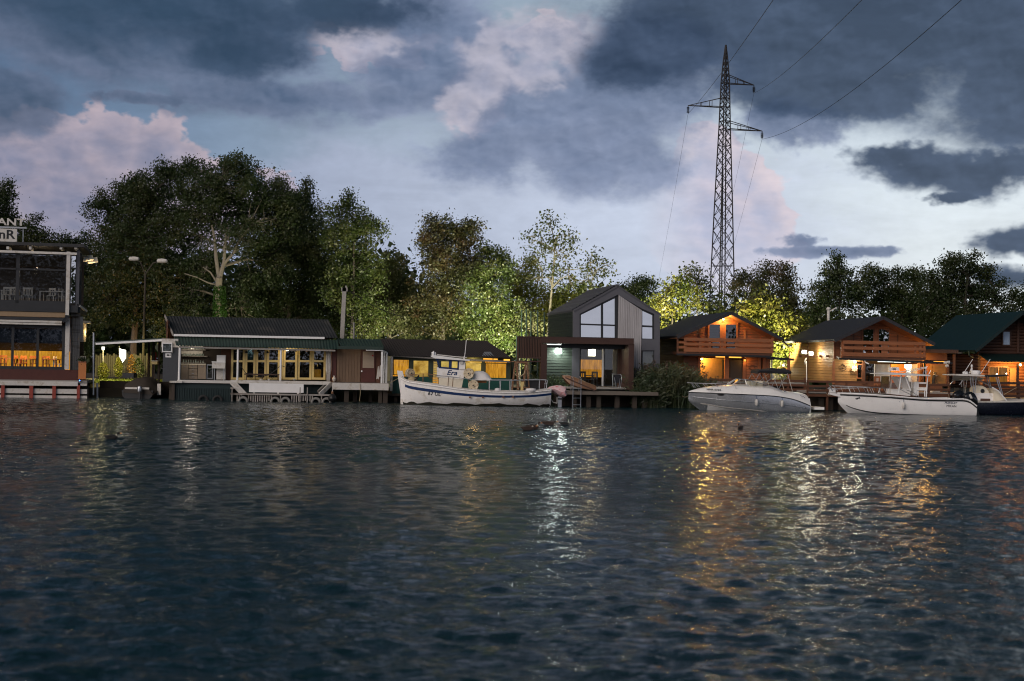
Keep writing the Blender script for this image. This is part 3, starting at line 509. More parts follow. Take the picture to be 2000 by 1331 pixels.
tree('shrub_tree', 'pale lit shrub growing behind the green lean-to roof', 770, 103.5, [(770, 620, 34, 26), (745, 645, 34, 24), (795, 645, 30, 24), (715, 650, 25, 26)], leaf='leaf_pale', bark='bark_pale', seed=26, lai=2.4, L=0.2, rt=0.08)
# right half
tree('broadleaf_tree', 'dark green tree peeking over the right slope of the grey house', 1245, 120, [(1230, 565, 28, 24), (1262, 565, 26, 26), (1245, 600, 50, 40)], seed=27)
tree('broadleaf_tree', 'yellow-leaved tree at the left of the pylon foot', 1312, 104, [(1300, 575, 32, 24), (1330, 555, 24, 22), (1290, 605, 32, 26), (1340, 590, 36, 34)], leaf='leaf_yellow', seed=28, lai=2.6, L=0.22, rt=0.12)
tree('slender_tree', 'light green tree with visible bare stems left of the pylon legs', 1362, 106, [(1345, 535, 24, 18), (1370, 545, 26, 26), (1355, 580, 46, 34), (1390, 590, 26, 30)], leaf='leaf_olive', bark='bark_pale', seed=29, lai=1.5, L=0.22, rt=0.1, twigs=2.0)
tree('broadleaf_tree', 'brownish tree right of the pylon behind the left cabin roof', 1470, 112, [(1450, 555, 28, 30), (1490, 540, 24, 24), (1525, 535, 28, 22), (1480, 590, 50, 40), (1540, 560, 30, 34), (1535, 600, 40, 40)], leaf='leaf_brown', seed=30, lai=3.4)
tree('maple_tree', 'brightly lit yellow-green tree between the two brown cabins', 1508, 99, [(1470, 600, 26, 22), (1500, 615, 44, 32), (1540, 640, 40, 34), (1510, 665, 60, 36), (1470, 640, 30, 28), (1485, 580, 12, 14), (1520, 710, 32, 30)], leaf='leaf_yellow', seed=31, lai=3.4, L=0.24, rt=0.12)
tree('broadleaf_tree', 'dark tree with a notched top behind the right cabin roof', 1645, 112, [(1640, 540, 40, 36), (1636, 510, 18, 14), (1610, 580, 40, 46), (1670, 575, 46, 50), (1690, 535, 20, 16), (1600, 620, 40, 36)], seed=32, lai=3.8)
tree('broadleaf_tree', 'dark green tree between the notched tree and the tallest right tree', 1755, 114, [(1735, 560, 40, 36), (1780, 545, 34, 26), (1760, 600, 60, 46), (1720, 540, 16, 14), (1800, 590, 40, 50)], seed=33, lai=4.0)
tree('broadleaf_tree', 'tall dark tree standing highest above the green cabin roof', 1870, 106, [(1895, 515, 30, 28), (1858, 525, 34, 28), (1890, 570, 60, 46), (1840, 570, 50, 50), (1940, 570, 40, 40), (1975, 595, 34, 30), (1870, 620, 80, 40), (1925, 530, 16, 16)], seed=34, rt=0.26, lai=3.6)
tree('broadleaf_tree', 'dark tree beyond the right end of the green cabin roof', 2030, 112, [(2010, 600, 40, 36), (2050, 570, 50, 50), (2040, 630, 50, 40)], seed=35, lai=3.8)
def woods():
    rng = np.random.default_rng(8); cs = []
    for i in range(2300):
        x = rng.uniform(-95, 95); Y = rng.uniform(128, 150); top = 6.6 + 1.3 * math.sin(x * 0.35) + 0.8 * math.sin(x * 1.1 + 2); z = top * rng.random() ** 0.9
        if x < -8: z *= 1.45
        cs.append(np.array([x, Y, z + 0.8]) + rng.normal(size=(40, 3)) * np.array([1.0, 1.0, 0.75]))
    c = np.concatenate(cs); N_LEAVES[0] += len(c); o = bpy.data.objects.new('woods', leaf_mesh('woods', c, 0.75, 0.5, rng, 'leaf_dark')); col.objects.link(o); o['kind'] = 'stuff'; o['label'] = 'dark far woodland closing the gaps between the trees'
woods()
# ---------------------------------------------------------------- pylon and wires
def pylon():
    Y = 134.0; F = Frame(1410, 600, Y, 0); root = F.root('lattice_pylon', 'tall rusty lattice power pylon with three arms rising behind the cabins', 'pylon')
    sc = FPX / Y; z_of = lambda py: F.Z(1410, py); ca, sa = math.cos(R(24)), math.sin(R(24))
    ctr = lambda z: 0.0035 * z
    prof = [(720, 34), (600, 23.5), (525, 21.5), (400, 17), (300, 13), (250, 10.8), (160, 8.0), (120, 4.5), (88, 0.6)]
    pz = [z_of(p) for p, _ in prof]; pw = [w / sc for _, w in prof]
    hw = lambda z: float(np.interp(z, pz, pw)) * 0.74
    def corner(i, z):
        sx, sy = ((-1, -1), (1, -1), (1, 1), (-1, 1))[i]; a, b = sx * hw(z), sy * hw(z); return Vector((a * ca - b * sa, a * sa + b * ca, z))
    for i in range(4): MB().tube([corner(i, z) for z in sorted(pz)], 0.058, 4).build('leg', 'pylon_steel', root)
    z = 0.8; zs = [z]
    while z < pz[-1] - 0.4: z += max(0.55, 2.0 * hw(z)); zs.append(min(z, pz[-1] - 0.1))
    shared = {}
    for a, b in zip(zs[:-1], zs[1:]):
        for i in range(4):
            j = (i + 1) % 4
            MB().bar(corner(i, a), corner(j, b), 0.042).build('brace', 'pylon_steel', root); MB().bar(corner(j, a), corner(i, b), 0.042).build('brace', 'pylon_steel', root)
    for py in (520, 285, 253, 237, 210, 192, 163, 147):
        for i in range(4): MB().bar(corner(i, z_of(py)), corner((i + 1) % 4, z_of(py)), 0.05).build('brace', 'pylon_steel', root)
    tips = []
    for tip, low, high, sgn in (((1474, 165), 163, 147, 1), ((1343, 208), 210, 192, -1), ((1490, 255), 252, 237, 1)):
        x, zt = F.p(*tip); t = Vector((x, 0.4 * sgn, zt)); a = MB(); cr = (1, 2) if sgn > 0 else (0, 3)
        for i in cr: a.bar(corner(i, z_of(low)), t, 0.07); a.bar(corner(i, z_of(high)), t, 0.06)
        for k in (0.33, 0.62):
            p = [corner(i, z_of(low)).lerp(t, k) for i in cr]; q = [corner(i, z_of(high)).lerp(t, k) for i in cr]; a.bar(p[0], p[1], 0.05).bar(p[0], q[0], 0.05).bar(p[1], q[1], 0.05)
        arm = a.build('cross_arm', 'pylon_steel', root)
        ins = MB().tube([t, t - Vector((0, 0, 0.75))], 0.04, 6)
        for k in range(5): ins.lathe([(0.05, 0.03), (0.16, -0.03), (0.05, -0.05)], (t.x, t.y, t.z - 0.18 - 0.11 * k), 8)
        ins.build('insulator', 'black_plastic', root); tips.append(F.o + t - Vector((0, 0, 0.78)))
    MB().tube([corner(0, z_of(330)) + Vector((0.1, 0.3, 0)), Vector((0, 0, 1))], 0.06, 6).build('cable_duct', 'black_plastic', root)
    return tips
TIPS = pylon()
def wire(label, a, b, sag, r=0.015):
    a, b = Vector(a), Vector(b); pts = [a.lerp(b, i / 24) - Vector((0, 0, sag * 4 * (i / 24) * (1 - i / 24))) for i in range(25)]
    tag(MB().tube([p - a for p in pts], r, 5).build('power_line', 'cable_black', loc=a), label, 'power line', 'wires strung from the pylon')
def near(px0, py0, px1, py1, k=1.9): return at(px0 + (px1 - px0) * k, py0 + (py1 - py0) * k, 40)
wire('power line from the left pylon arm passing behind the tower to the top edge', TIPS[1], near(1343, 222, 1505, 0, 1.5), 0.3); wire('power line from the upper right pylon arm rising to the top edge', TIPS[0], near(1473, 180, 1670, 0, 1.6), 0.5); wire('rightmost power line rising from the lower right pylon arm to the top edge', TIPS[2], near(1490, 268, 1842, 0, 1.6), 1.2)
wire('thin power line dropping from the left pylon arm towards the trees', TIPS[1], at(1275, 600, 330), 1.0, 0.011); wire('thin power line dropping from the upper right pylon arm behind the tower', TIPS[0], at(1380, 600, 330), 1.0, 0.011); wire('thin power line dropping from the lower right pylon arm behind the tower', TIPS[2], at(1390, 620, 330), 1.0, 0.011)
# ---------------------------------------------------------------- furniture used in several places
def chair(world, rot, mat, label, group, seat_mat=None):
    r = bpy.data.objects.new('chair', None); col.objects.link(r); r.location = world; r.rotation_euler = (0, 0, rot); tag(r, label, 'chair', group)
    MB().box(-.21, .21, -.21, .21, .43, .47).build('seat', seat_mat or mat, r)
    b = MB().box(-.21, .21, .19, .22, .82, .93)
    for x in (-.13, 0, .13): b.box(x - .02, x + .02, .19, .215, .47, .82)
    b.build('backrest', mat, r)
    for x in (-.19, .19):
        MB().box(x - .022, x + .022, -.21, -.166, 0, .43).build('leg', mat, r); MB().box(x - .022, x + .022, .17, .215, 0, .92).build('leg', mat, r)
    return r
def table(world, w, d, mat, label, group, h=0.75, cloth=None):
    r = bpy.data.objects.new('table', None); col.objects.link(r); r.location = world; tag(r, label, 'table', group)
    MB().box(-w / 2, w / 2, -d / 2, d / 2, h - .05, h).build('tabletop', mat, r)
    for sx in (-1, 1):
        for sy in (-1, 1): MB().box(sx * (w / 2 - .06) - .03, sx * (w / 2 - .06) + .03, sy * (d / 2 - .06) - .03, sy * (d / 2 - .06) + .03, 0, h - .05).build('leg', mat, r)
    return r
# ---------------------------------------------------------------- restaurant, cut by the left edge
def restaurant():
    F = Frame(135, 740, 86, 13); root = F.root('restaurant_building', 'two storey glazed restaurant on a white timber deck at the left edge', 'restaurant'); xl = F.X(-260, 700)
    zd = F.Z(80, 743, -1.5)
    rb(F, (-260, 743, 152, 752), -1.5, -1.38).build('deck_fascia', 'dirty_white', root)
    MB().box(xl, F.X(170, 745, -1.3), -1.37, 8, zd - 0.16, zd - 0.005).build('deck_floor', 'grey_wood', root)
    for r in ((-260, 758, 170, 767.5), (-260, 771, 170, 778.5), (157, 746, 170, 754)): rb(F, r, -1.36, -1.30).build('deck_board', 'dirty_white', root)
    for a, b in ((-50, -43), (2, 8.6), (57, 64.5), (102, 109), (150, 156)): rb(F, (a, 752.4, b, 782), -1.48, -1.365).build('deck_post', 'red_paint', root)
    for a in (10, 66, 112): MB().bar(F.p3(a + 24, 753, -0.6), F.p3(a, 778, -0.6), 0.07).build('brace', 'pile_wood', root)
    for a in (-20, 30, 80, 130, 165): rb(F, (a, 753, a + 8, 786), -0.5, -0.2).build('pile', 'pile_wood', root)
    MB().box(xl, F.X(169, 745, 4), 1.2, 1.4, -0.6, zd - 0.17).build('quay_wall', 'interior_dark', root)
    rb(F, (-260, 720, 153, 742.6), 0, 0.14).build('base_panel', 'maroon', root)
    # ground floor room
    zf, zc = zd, F.Z(80, 618, 0)
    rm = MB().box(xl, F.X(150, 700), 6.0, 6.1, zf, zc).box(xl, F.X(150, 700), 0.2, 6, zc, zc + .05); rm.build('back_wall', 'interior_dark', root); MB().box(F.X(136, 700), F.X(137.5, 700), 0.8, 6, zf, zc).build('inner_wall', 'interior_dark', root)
    MB().box(xl, F.X(136, 700), 5.6, 5.7, zf + .5, zf + 1.75).build('back_panel', 'window_orange', root, label='glowing orange back wall of the dining room')  # wall glows by itself in place of the room lamps
    fr = MB()
    for a, b in ((-90, -86), (-30, -26), (22, 27), (71, 76), (121, 127)): fr2 = rb(F, (a, 636, b, 720), 0.0, 0.1); fr.add(fr2.v, fr2.f)
    for r in ((-260, 633, 127, 638), (-260, 714, 127, 720)): q = rb(F, r, 0.02, 0.09); fr.add(q.v, q.f)
    w = fr.build('window', 'dark_frame', root)
    for a, b in ((-260, -90), (-86, -30), (-26, 22), (27, 71), (76, 121)): rb(F, (a, 638, b, 714), 0.05, 0.06).build('pane', 'glass', w)
    rb(F, (-260, 640, 121, 668), 0.25, 0.28).build('blind', 'canvas_black', root)
    zt = zf + 0.5
    MB().box(xl, F.X(136, 700), 0.2, 5.6, zf + .1, zt - .01).build('floor', 'interior_dark', root)
    for i, (px, yl) in enumerate(((18, 1.6), (55, 1.4), (100, 1.3))):
        table(F.world(F.X(px, 715, yl), yl, zt), 0.9, 0.8, 'orange_wood', ('lamplit dining table at the far left of the ground floor room', 'lamplit dining table in the middle of the ground floor room', 'lamplit dining table at the right end of the ground floor room')[i], 'tables in the ground floor dining room')
    for i, (px, yl, a) in enumerate(((6, 1.0, 0.3), (32, 2.0, 2.9), (43, 1.0, -0.2), (66, 1.6, 3.3), (90, 0.9, 0.4), (113, 1.2, 1.4))):
        chair(F.world(F.X(px, 715, yl), yl, zt), a, 'orange_wood' if i < 5 else 'white_paint', ('orange lit chair nearest the left edge on the ground floor', 'orange lit chair right of the leftmost ground floor table', 'orange lit chair just left of the middle ground floor table', 'orange lit chair just right of the middle ground floor table', 'orange lit chair left of the rightmost ground floor table', 'white chair by the right corner post of the ground floor room')[i], 'chairs in the ground floor dining room')
    lamp(root, (F.X(30, 690, .6), .6, zf + 2.3), 230, (1, 0.5, 0.12), 0.1, 110, rot=(R(50), 0, 0)); lamp(root, (F.X(105, 690, .6), .6, zf + 2.3), 150, (1, 0.5, 0.12), 0.1, 110, rot=(R(50), 0, 0))
    rb(F, (127, 622, 135.5, 722), -0.06, 0.12).build('corner_post', 'dirty_white', root)
    bw = boards_v(MB(), F.X(137, 680, .9), F.X(156, 680, .9), zd, F.Z(146, 612, .9), 0.9, 0.16); bw.build('plank_wall', 'grey_wood', root, kind='stuff')
    MB().tube([(F.X(138.5, 640, .8), .82, F.Z(138, 640, .8)), (F.X(138.5, 690, .8), .82, F.Z(138, 690, .8))], 0.03).build('downpipe', 'metal_grey', root); rb(F, (156, 619, 162, 668), 1.6, 1.7).build('downpipe', 'dirty_white', root)
    e = rb(F, (160, 627, 175, 632), 1.9, 3.4); q = rb(F, (163, 632, 168, 668), 2.4, 2.5); e.add(q.v, q.f); e.build('side_eave', 'cream', root); lamp(root, (F.X(172, 640, 2.6), 2.3, F.Z(170, 650, 2.3)), 14, (1, .7, .3), .05)
    # upper floor
    rb(F, (-260, 592, 152, 606), -0.35, 6).build('floor_slab', 'dark_frame', root); rb(F, (-260, 606.5, 127, 616), -0.3, -0.12).build('awning_roll', 'awning_tan', root); rb(F, (-260, 617, 133, 622.4), -0.4, -0.1).build('awning_case', 'dark_frame', root)
    for r in ((-260, 623, 121, 627), (-260, 628, 121, 631.6)): rb(F, r, -0.42, -0.3).build('awning_rail', 'dirty_white', root)
    MB().bar(F.p3(122, 629, -.4), F.p3(134, 617, -.3), .12, .2).build('awning_arm', 'dark_frame', root)
    rb(F, (129, 492, 136, 616), -0.5, -0.37).build('corner_post', 'dirty_white', root)
    zu = F.Z(80, 592, 0); zr = F.Z(80, 487, 0)
    fr = MB()
    for r in ((-90, 490, -85, 592), (31, 490, 38, 592), (127, 490, 130, 592), (-260, 584, 130, 592), (-260, 490, 130, 494), (-260, 521, 130, 524)): q = rb(F, r, -0.1, -0.02); fr.add(q.v, q.f)
    w = fr.build('window', 'dark_frame', root)
    for a, b in ((-260, -90), (-85, 31), (38, 127)):
        rb(F, (a, 494, b, 521), -0.06, -0.05).build('pane', 'glass', w); rb(F, (a, 524, b, 584), -0.06, -0.05).build('pane', 'glass', w)
    w = window(F, (137, 494, 149, 594), 0.05, root, 'dark_frame', 'glass_mirror', 0.05, rails=(0.35, 0.7)); rb(F, (149, 488, 155, 598), 0.0, 0.1).build('corner_frame', 'house_grey', root)
    xs = F.X(155, 545, 0.1); sd = MB()
    for y0 in (0.1, 0.75, 1.4, 2.05): sd.box(xs - .05, xs, y0, y0 + .08, zu, zr)
    for z in (zu, zu + 1.1, zu + 2.1, zr - .08): sd.box(xs - .05, xs, .18, 2.05, z, z + .07)
    sw = sd.build('side_window', 'dark_frame', root)
    for y0 in (0.18, 0.83, 1.48): MB().box(xs - .03, xs - .02, y0, y0 + .57, zu + .1, zr - .1).build('pane', 'glass_mirror', sw)
    MB().bar(F.p3(155, 598, 0), F.p3(169, 608, 2.0), .1, .12).build('side_trim', 'dirty_white', root); MB().box(F.X(150, 600), xs + .1, 0, 6, zu - .55, zu - .02).build('side_slab', 'dark_frame', root)
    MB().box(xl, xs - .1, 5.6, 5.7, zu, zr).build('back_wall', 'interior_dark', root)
    rb(F, (-260, 487, 150, 491.5), -0.55, -0.4).build('roof_beam', 'dirty_white', root); MB().box(xl, xs + .3, -0.6, 6, F.Z(80, 482, 0), F.Z(80, 476, 0)).build('roof_slab', 'black_sheet', root)
    for px in (-70, -25, 15, 59, 119, 148): rb(F, (px - 2.5, 481.6, px + 2.5, 487.2), -0.5, 1).build('rafter', 'dirty_white', root)
    G = 'chairs in the upstairs dining room'; zt = zu + 0.01
    for i, (px, yl, a) in enumerate(((12, 0.6, 0.2), (30, 0.7, 2.8), (50, 0.6, 0.1), (60, 0.9, 3.0), (100, 0.55, 0.0), (124, 0.8, 1.2))):
        chair(F.world(F.X(px, 588, yl), yl, zt), a, 'cabinet', ('tan chair upstairs closest to the left edge', 'tan chair upstairs just left of the dark mullion', 'tan chair upstairs just right of the dark mullion', 'second tan chair upstairs right of the dark mullion', 'tan chair upstairs tucked in front of the long table', 'tan chair upstairs beside the white corner post')[i], G)
    table(F.world(F.X(103, 588, 1.0), 1.0, zt), 1.45, .8, 'cabinet', 'tan table upstairs near the white corner post', 'tables in the upstairs dining room'); table(F.world(F.X(20, 588, 1.2), 1.2, zt), .9, .8, 'cabinet', 'tan table upstairs near the left edge', 'tables in the upstairs dining room')
    lamp(root, (F.X(70, 560, 1), 1.2, zu + 1.9), 42, (1, .75, .45), .15)
    # roof signs
    t = F.root('rooftop_letters', 'white block capital letters standing on the restaurant roof', 'sign'); xa, za = F.p(-70, 443, 0.3)
    rb(F, (-120, 441, 52, 444), 0.25, 0.35).build('rail', 'galvanised', t)
    text('RESTAURANT', 0.58, 'dirty_white', t, (F.X(49, 434, 0.3), 0.3, F.Z(25, 434, .3)), ext=0.05, name='letter', bold=0.014, wx=1.32, align='RIGHT')
    for px in (-60, 10, 44): rb(F, (px, 444, px + 2, 477), 0.36, 0.42).build('bracket', 'galvanised', t)
    t = F.root('sign_box', 'pale box sign with black letters under the rooftop capitals', 'sign'); rb(F, (-120, 445, 33, 472), 0.0, 0.24).build('panel', 'dirty_white', t)
    text('nR', 0.74, 'black_plastic', t, (F.X(14, 459, 0), -0.006, F.Z(14, 458, 0)), name='letter', bold=0.016, wx=1.15); rb(F, (-10, 472, -6, 478), .1, .16).build('bracket', 'galvanised', t); rb(F, (24, 472, 28, 478), .1, .16).build('bracket', 'galvanised', t)
    t = F.root('floodlight', 'pair of warm lit floodlight shades at the upper right corner of the restaurant', 'floodlight')
    for px, py in ((173, 507), (182, 511)):
        x, y, z = F.p3(px, py, 0.6); MB().add([(x - .3, y - .15, z - .1), (x + .3, y - .15, z + .02), (x + .2, y + .3, z + .3), (x - .3, y + .3, z + .2), (x - .3, y - .1, z - .18), (x + .3, y - .1, z - .06)], [(0, 1, 2, 3), (0, 4, 5, 1), (4, 3, 2, 5), (0, 3, 4), (1, 5, 2)]).build('shade', 'cream', t)
        lamp(t, (x + .05, y - .3, z - .2), 3.5, (1, .75, .4), .05)
    MB().bar(F.p3(160, 500, .6), F.p3(176, 503, .75), .06).build('bracket', 'dark_frame', t)
    t = F.root('planter', 'orange brown wooden planter with a small green bush on the deck corner', 'planter'); rb(F, (153, 708, 168, 741), -1.0, -0.6).build('box', 'orange_wood', t); rb(F, (152.5, 706.5, 168.5, 709), -1.03, -0.57).build('rim', 'cabin_wood', t)
    rng = np.random.default_rng(5); c0 = np.array(F.p3(160.5, 703, -0.8)); o = bpy.data.objects.new('bush', leaf_mesh('bush', c0 + rng.normal(size=(170, 3)) * np.array([.13, .13, .11]), .12, .06, rng, 'leaf_dark')); col.objects.link(o); o.parent = t
    q = rb(F, (160, 696, 172, 726), -0.45, -0.4).build('panel', 'grey_wood', None); q.location = F.o; q.name = 'board_panel_screen'; tag(q, 'pale grey board standing behind the orange planter', 'board')
    t = F.root('deck_light', 'tiny blue light on the deck under the orange planter', 'lamp'); x, y, z = F.p3(155.5, 743.5, -1.53); glow('lens', 'blue_led', t, (x, y, z), .035); MB().box(x - .06, x + .06, y + .02, y + .1, z - .05, z + .05).build('housing', 'black_plastic', t)
restaurant()
# ---------------------------------------------------------------- boat shelter and the lit garden behind it
def shelter():
    F = Frame(250, 740, 86, 0); root = F.root('boat_shelter', 'open boat shelter with a steel post and white beam beside the shack', 'shelter')
    MB().tube([F.p3(182.5, 772, 0), F.p3(183, 650, 0)], 0.055, 8).build('post', 'metal_grey', root); MB().tube([F.p3(190, 782, .3), F.p3(190, 748, .3)], 0.07, 8).build('pile', 'galvanised', root)
    MB().bar(F.p3(187, 671.5, 0), F.p3(316, 664.5, 0), 0.07, 0.15).build('beam', 'white_paint', root)
    a, b = F.p3(187, 668, -.05), F.p3(317, 660.5, -.05); MB().slab([a, b, (b[0], 5, b[2]), (a[0], 5, a[2])], .06).build('roof', 'dark_green_sheet', root)
    for px, yl in ((288, 4.8), (297, 3.5), (308, 2.5)): rb(F, (px, 664, px + 4, 750), yl, yl + .12).build('post', 'pile_wood', root)
    MB().box(F.X(176, 760, 2.2), F.X(330, 760, 2.2), 4.2, 4.4, -0.8, F.Z(250, 745, 4.2)).build('quay_wall', 'pile_wood', root)
    rb(F, (307, 750, 314, 772), 1.0, 1.2).build('fender', 'dirty_white', root)
    G = Frame(230, 735, 95, 0)
    t = G.root('garden_fence', 'grey board fence at the back of the floodlit garden', 'fence')
    for i in range(26): px = 186 + i * 4.3; rb(G, (px, 693 + 2.5 * math.sin(i * 2.1) + (8 if 10 < i < 14 else 0), px + 3.6, 736), 3.0 + .02 * (i % 2), 3.06 + .02 * (i % 2)).build('board', 'fence_wood', t)
    rb(G, (186, 705, 298, 708), 3.1, 3.18).build('rail', 'pile_wood', t)
    t = G.root('glow_sheet', 'white sheet with added glow standing upright in the garden under the beam', 'glowing sheet'); r = MB().add([G.p3(233, 680, 1.5), G.p3(236, 682, 1.5), G.p3(246, 684, 1.5), G.p3(246, 700, 1.5), G.p3(239, 709, 1.5), G.p3(233, 700, 1.5)], [(0, 1, 2, 3, 4, 5)])  # emission added to the sheet in place of light falling on it
    q = MB().prism([(v[0], v[2]) for v in r.v], 1.5, 1.53); q.build('sheet', 'glow_white', t); MB().tube([G.p3(233, 676, 1.56), G.p3(233, 735, 1.56)], .03).build('pole', 'metal_grey', t)
    t = G.root('garden_lamp', 'short white lamp post standing by the board fence in the garden', 'lamp'); MB().tube([G.p3(201.5, 735, 1.8), G.p3(201.5, 684, 1.8)], .05).build('post', 'dirty_white', t); x, y, z = G.p3(201.5, 680.5, 1.8); MB().box(x - .08, x + .08, y - .08, y + .08, z - .1, z + .1).build('lantern', 'glow_white', t); lamp(t, (x, y - .35, z), 15, (1, .85, .4), .1)
    lamp(t, (G.X(262, 690, -3), -3.4, G.Z(250, 672, -3)), 1100, (1.0, 0.80, 0.28), .1, 130, rot=(R(45), 0, 0)); lamp(t, (G.X(215, 690, -3), -3.4, G.Z(225, 672, -3)), 1000, (1.0, 0.85, 0.35), .1, 130, rot=(R(45), 0, 0))
    def shrub(name, label, px, top, bot, wpx, leaf, n, seed):
        rng = np.random.default_rng(seed); h = G.Z(px, top, 0) - G.Z(px, bot, 0); w = wpx * 95 / FPX / 2; x, z = G.p(px, bot, 0); tt = rng.random(n); r = w * np.sqrt(rng.random(n)) * np.clip(np.sin((tt * .88 + .12) * math.pi) ** .7, .12, 1); a = rng.random(n) * 6.28
        r_ = G.root(name, label, 'shrub', 'garden shrubs', (x, 0, z)); o = bpy.data.objects.new('foliage', leaf_mesh('foliage', np.stack([r * np.cos(a), r * np.sin(a), tt * h], 1), .13, .06, rng, leaf)); col.objects.link(o); o.parent = r_
        MB().tube([(0, 0, -.1), (0, 0, h * .6)], .04).build('stem', 'bark_dark', r_)
    shrub('round_shrub', 'rounded yellow-green shrub in the garden right beside the steel post', 201, 708, 740, 24, 'leaf_yellow', 900, 1); shrub('conifer_shrub', 'pointed bright green conifer in the garden left of the white sheet', 231, 698, 737, 18, 'leaf_yellow', 900, 2); shrub('dry_shrub', 'orange dry shrub in the garden right of the white sheet', 256, 693, 737, 20, 'leaf_orange', 320, 3); shrub('dark_shrub', 'dark shrub in the garden in front of the lamp pole', 270, 700, 738, 26, 'leaf_dark', 500, 4)
    rng = np.random.default_rng(9); c = np.stack([rng.uniform(G.X(186, 740), G.X(312, 740), 5200), rng.uniform(-3.2, 3, 5200), np.zeros(5200)], 1); c[:, 2] = .80 + rng.random(5200) * .22; c[:, :2] += np.array([G.o.x, 95])
    o = bpy.data.objects.new('grass', leaf_mesh('grass', c, .2, .03, rng, 'grass_blade')); col.objects.link(o); o['kind'] = 'stuff'; o['label'] = 'floodlit lawn grass behind the boat shelter'
    for i, (a, lab) in enumerate(((296, 'wide red cloth hanging at the back of the boat shelter'), (303, 'narrow red cloth hanging right beside the wide one'))): q = rb(F, (a, 688, a + (5 if i == 0 else 2.5), 708), 5.0, 5.03).build('red_cloth', 'red_cloth', None); q.location = F.o; tag(q, lab, 'cloth', 'red cloths hanging in the boat shelter')
    t = F.root('nest_box', 'small yellow wooden box on a post in the boat shelter', 'box'); rb(F, (296, 706, 307, 712), 2.0, 2.3).build('body', 'yellow_paint', t); rb(F, (295, 704.6, 308, 706), 1.95, 2.35).build('roof', 'cream', t); rb(F, (300.5, 712, 302, 752), 2.1, 2.15).build('post', 'pile_wood', t)
    lamp(t, (F.X(270, 690, 4.6), 4.6, F.Z(270, 690, 4.6)), 60, (1, .45, .15), .1, 140, rot=(R(70), 0, 0))
    # covered motorboat seen from astern
    B = Frame(268, 765, 86.4, 0); t = B.root('covered_motorboat', 'small motorboat under a brown tarpaulin moored in the boat shelter', 'motorboat')
    xc = B.X(268, 765); h = MB(); sec = [(-.95, .5), (-.9, .15), (-.5, -.25), (0, -.35), (.5, -.25), (.9, .15), (.95, .5)]
    for y, k in ((0, 1), (1.6, 1), (3.0, .8), (4.0, .25)):
        h.v += [(xc + x * k, y, z + (1 - k) * .2) for x, z in sec]
    for j in range(3): h.f += [(j * 7 + i, j * 7 + i + 1, (j + 1) * 7 + i + 1, (j + 1) * 7 + i) for i in range(6)]
    h.f += [tuple(range(7))]; h.build('hull', 'black_plastic', t, smooth=False)
    rb(B, (244, 757, 291, 760.6), -.08, .05).build('gunwale', 'dirty_white', t)
    tp = MB(); prof = [(-1.05, .5), (-.9, .95), (-.45, 1.22), (.2, 1.25), (.75, 1.0), (1.1, .5)]
    for y, k, zs in ((-.06, .84, .6), (.35, .95, .92), (.9, 1.0, 1.0), (2.0, 1.0, 1.0), (3.2, .7, 1.0), (4.0, .2, .7)): tp.v += [(xc + .05 + x * k, y, z * zs + .06 * math.sin(x * 4 + y)) for x, z in prof]
    for j in range(5): tp.f += [(j * 6 + i, j * 6 + i + 1, (j + 1) * 6 + i + 1, (j + 1) * 6 + i) for i in range(5)]
    tp.f += [tuple(range(6))]; tp.build('tarpaulin', 'tarp_brown', t, smooth=True)
    rb(B, (239, 729, 261, 738), 1.2, 2.0).build('cabin_cover', 'dark_frame', t)
    x, z = B.p(273, 758, -.3); om = MB().lathe([(.04, .12), (.13, .08), (.16, -.05), (.14, -.22), (.06, -.26)], (x, -.3, z), 10); mo = om.build('outboard_motor', 'metal_grey', t, smooth=True); MB().box(x - .06, x + .06, -.36, -.2, -.3, z - .2).build('motor_leg', 'black_plastic', mo)
    # street lamp with two heads, unlit
    L = Frame(279, 740, 97, 0); t = L.root('street_lamp', 'tall dark street lamp with two unlit heads in front of the big trees', 'street lamp')
    MB().tube([L.p3(278, 745, 0), L.p3(284, 535, 0)], [.09, .06], 8).build('pole', 'bark_dark', t)
    for s, (hx, hy) in ((-1, (262, 506)), (1, (317, 510))):
        p, q = Vector(L.p3(284, 536, 0)), Vector(L.p3(hx, hy, 0)); k = p.lerp(q, .45) + Vector((0, 0, .35)); MB().tube([p, k, q + Vector((0, 0, .05))], .04, 6).build('arm', 'bark_dark', t)
        MB().lathe([(.02, -.38), (.14, -.3), (.17, 0), (.12, .3), (.03, .36)], (q.x, q.y, q.z), 10, 'x').build('lamp_head', 'dirty_white', t, smooth=True)
shelter()
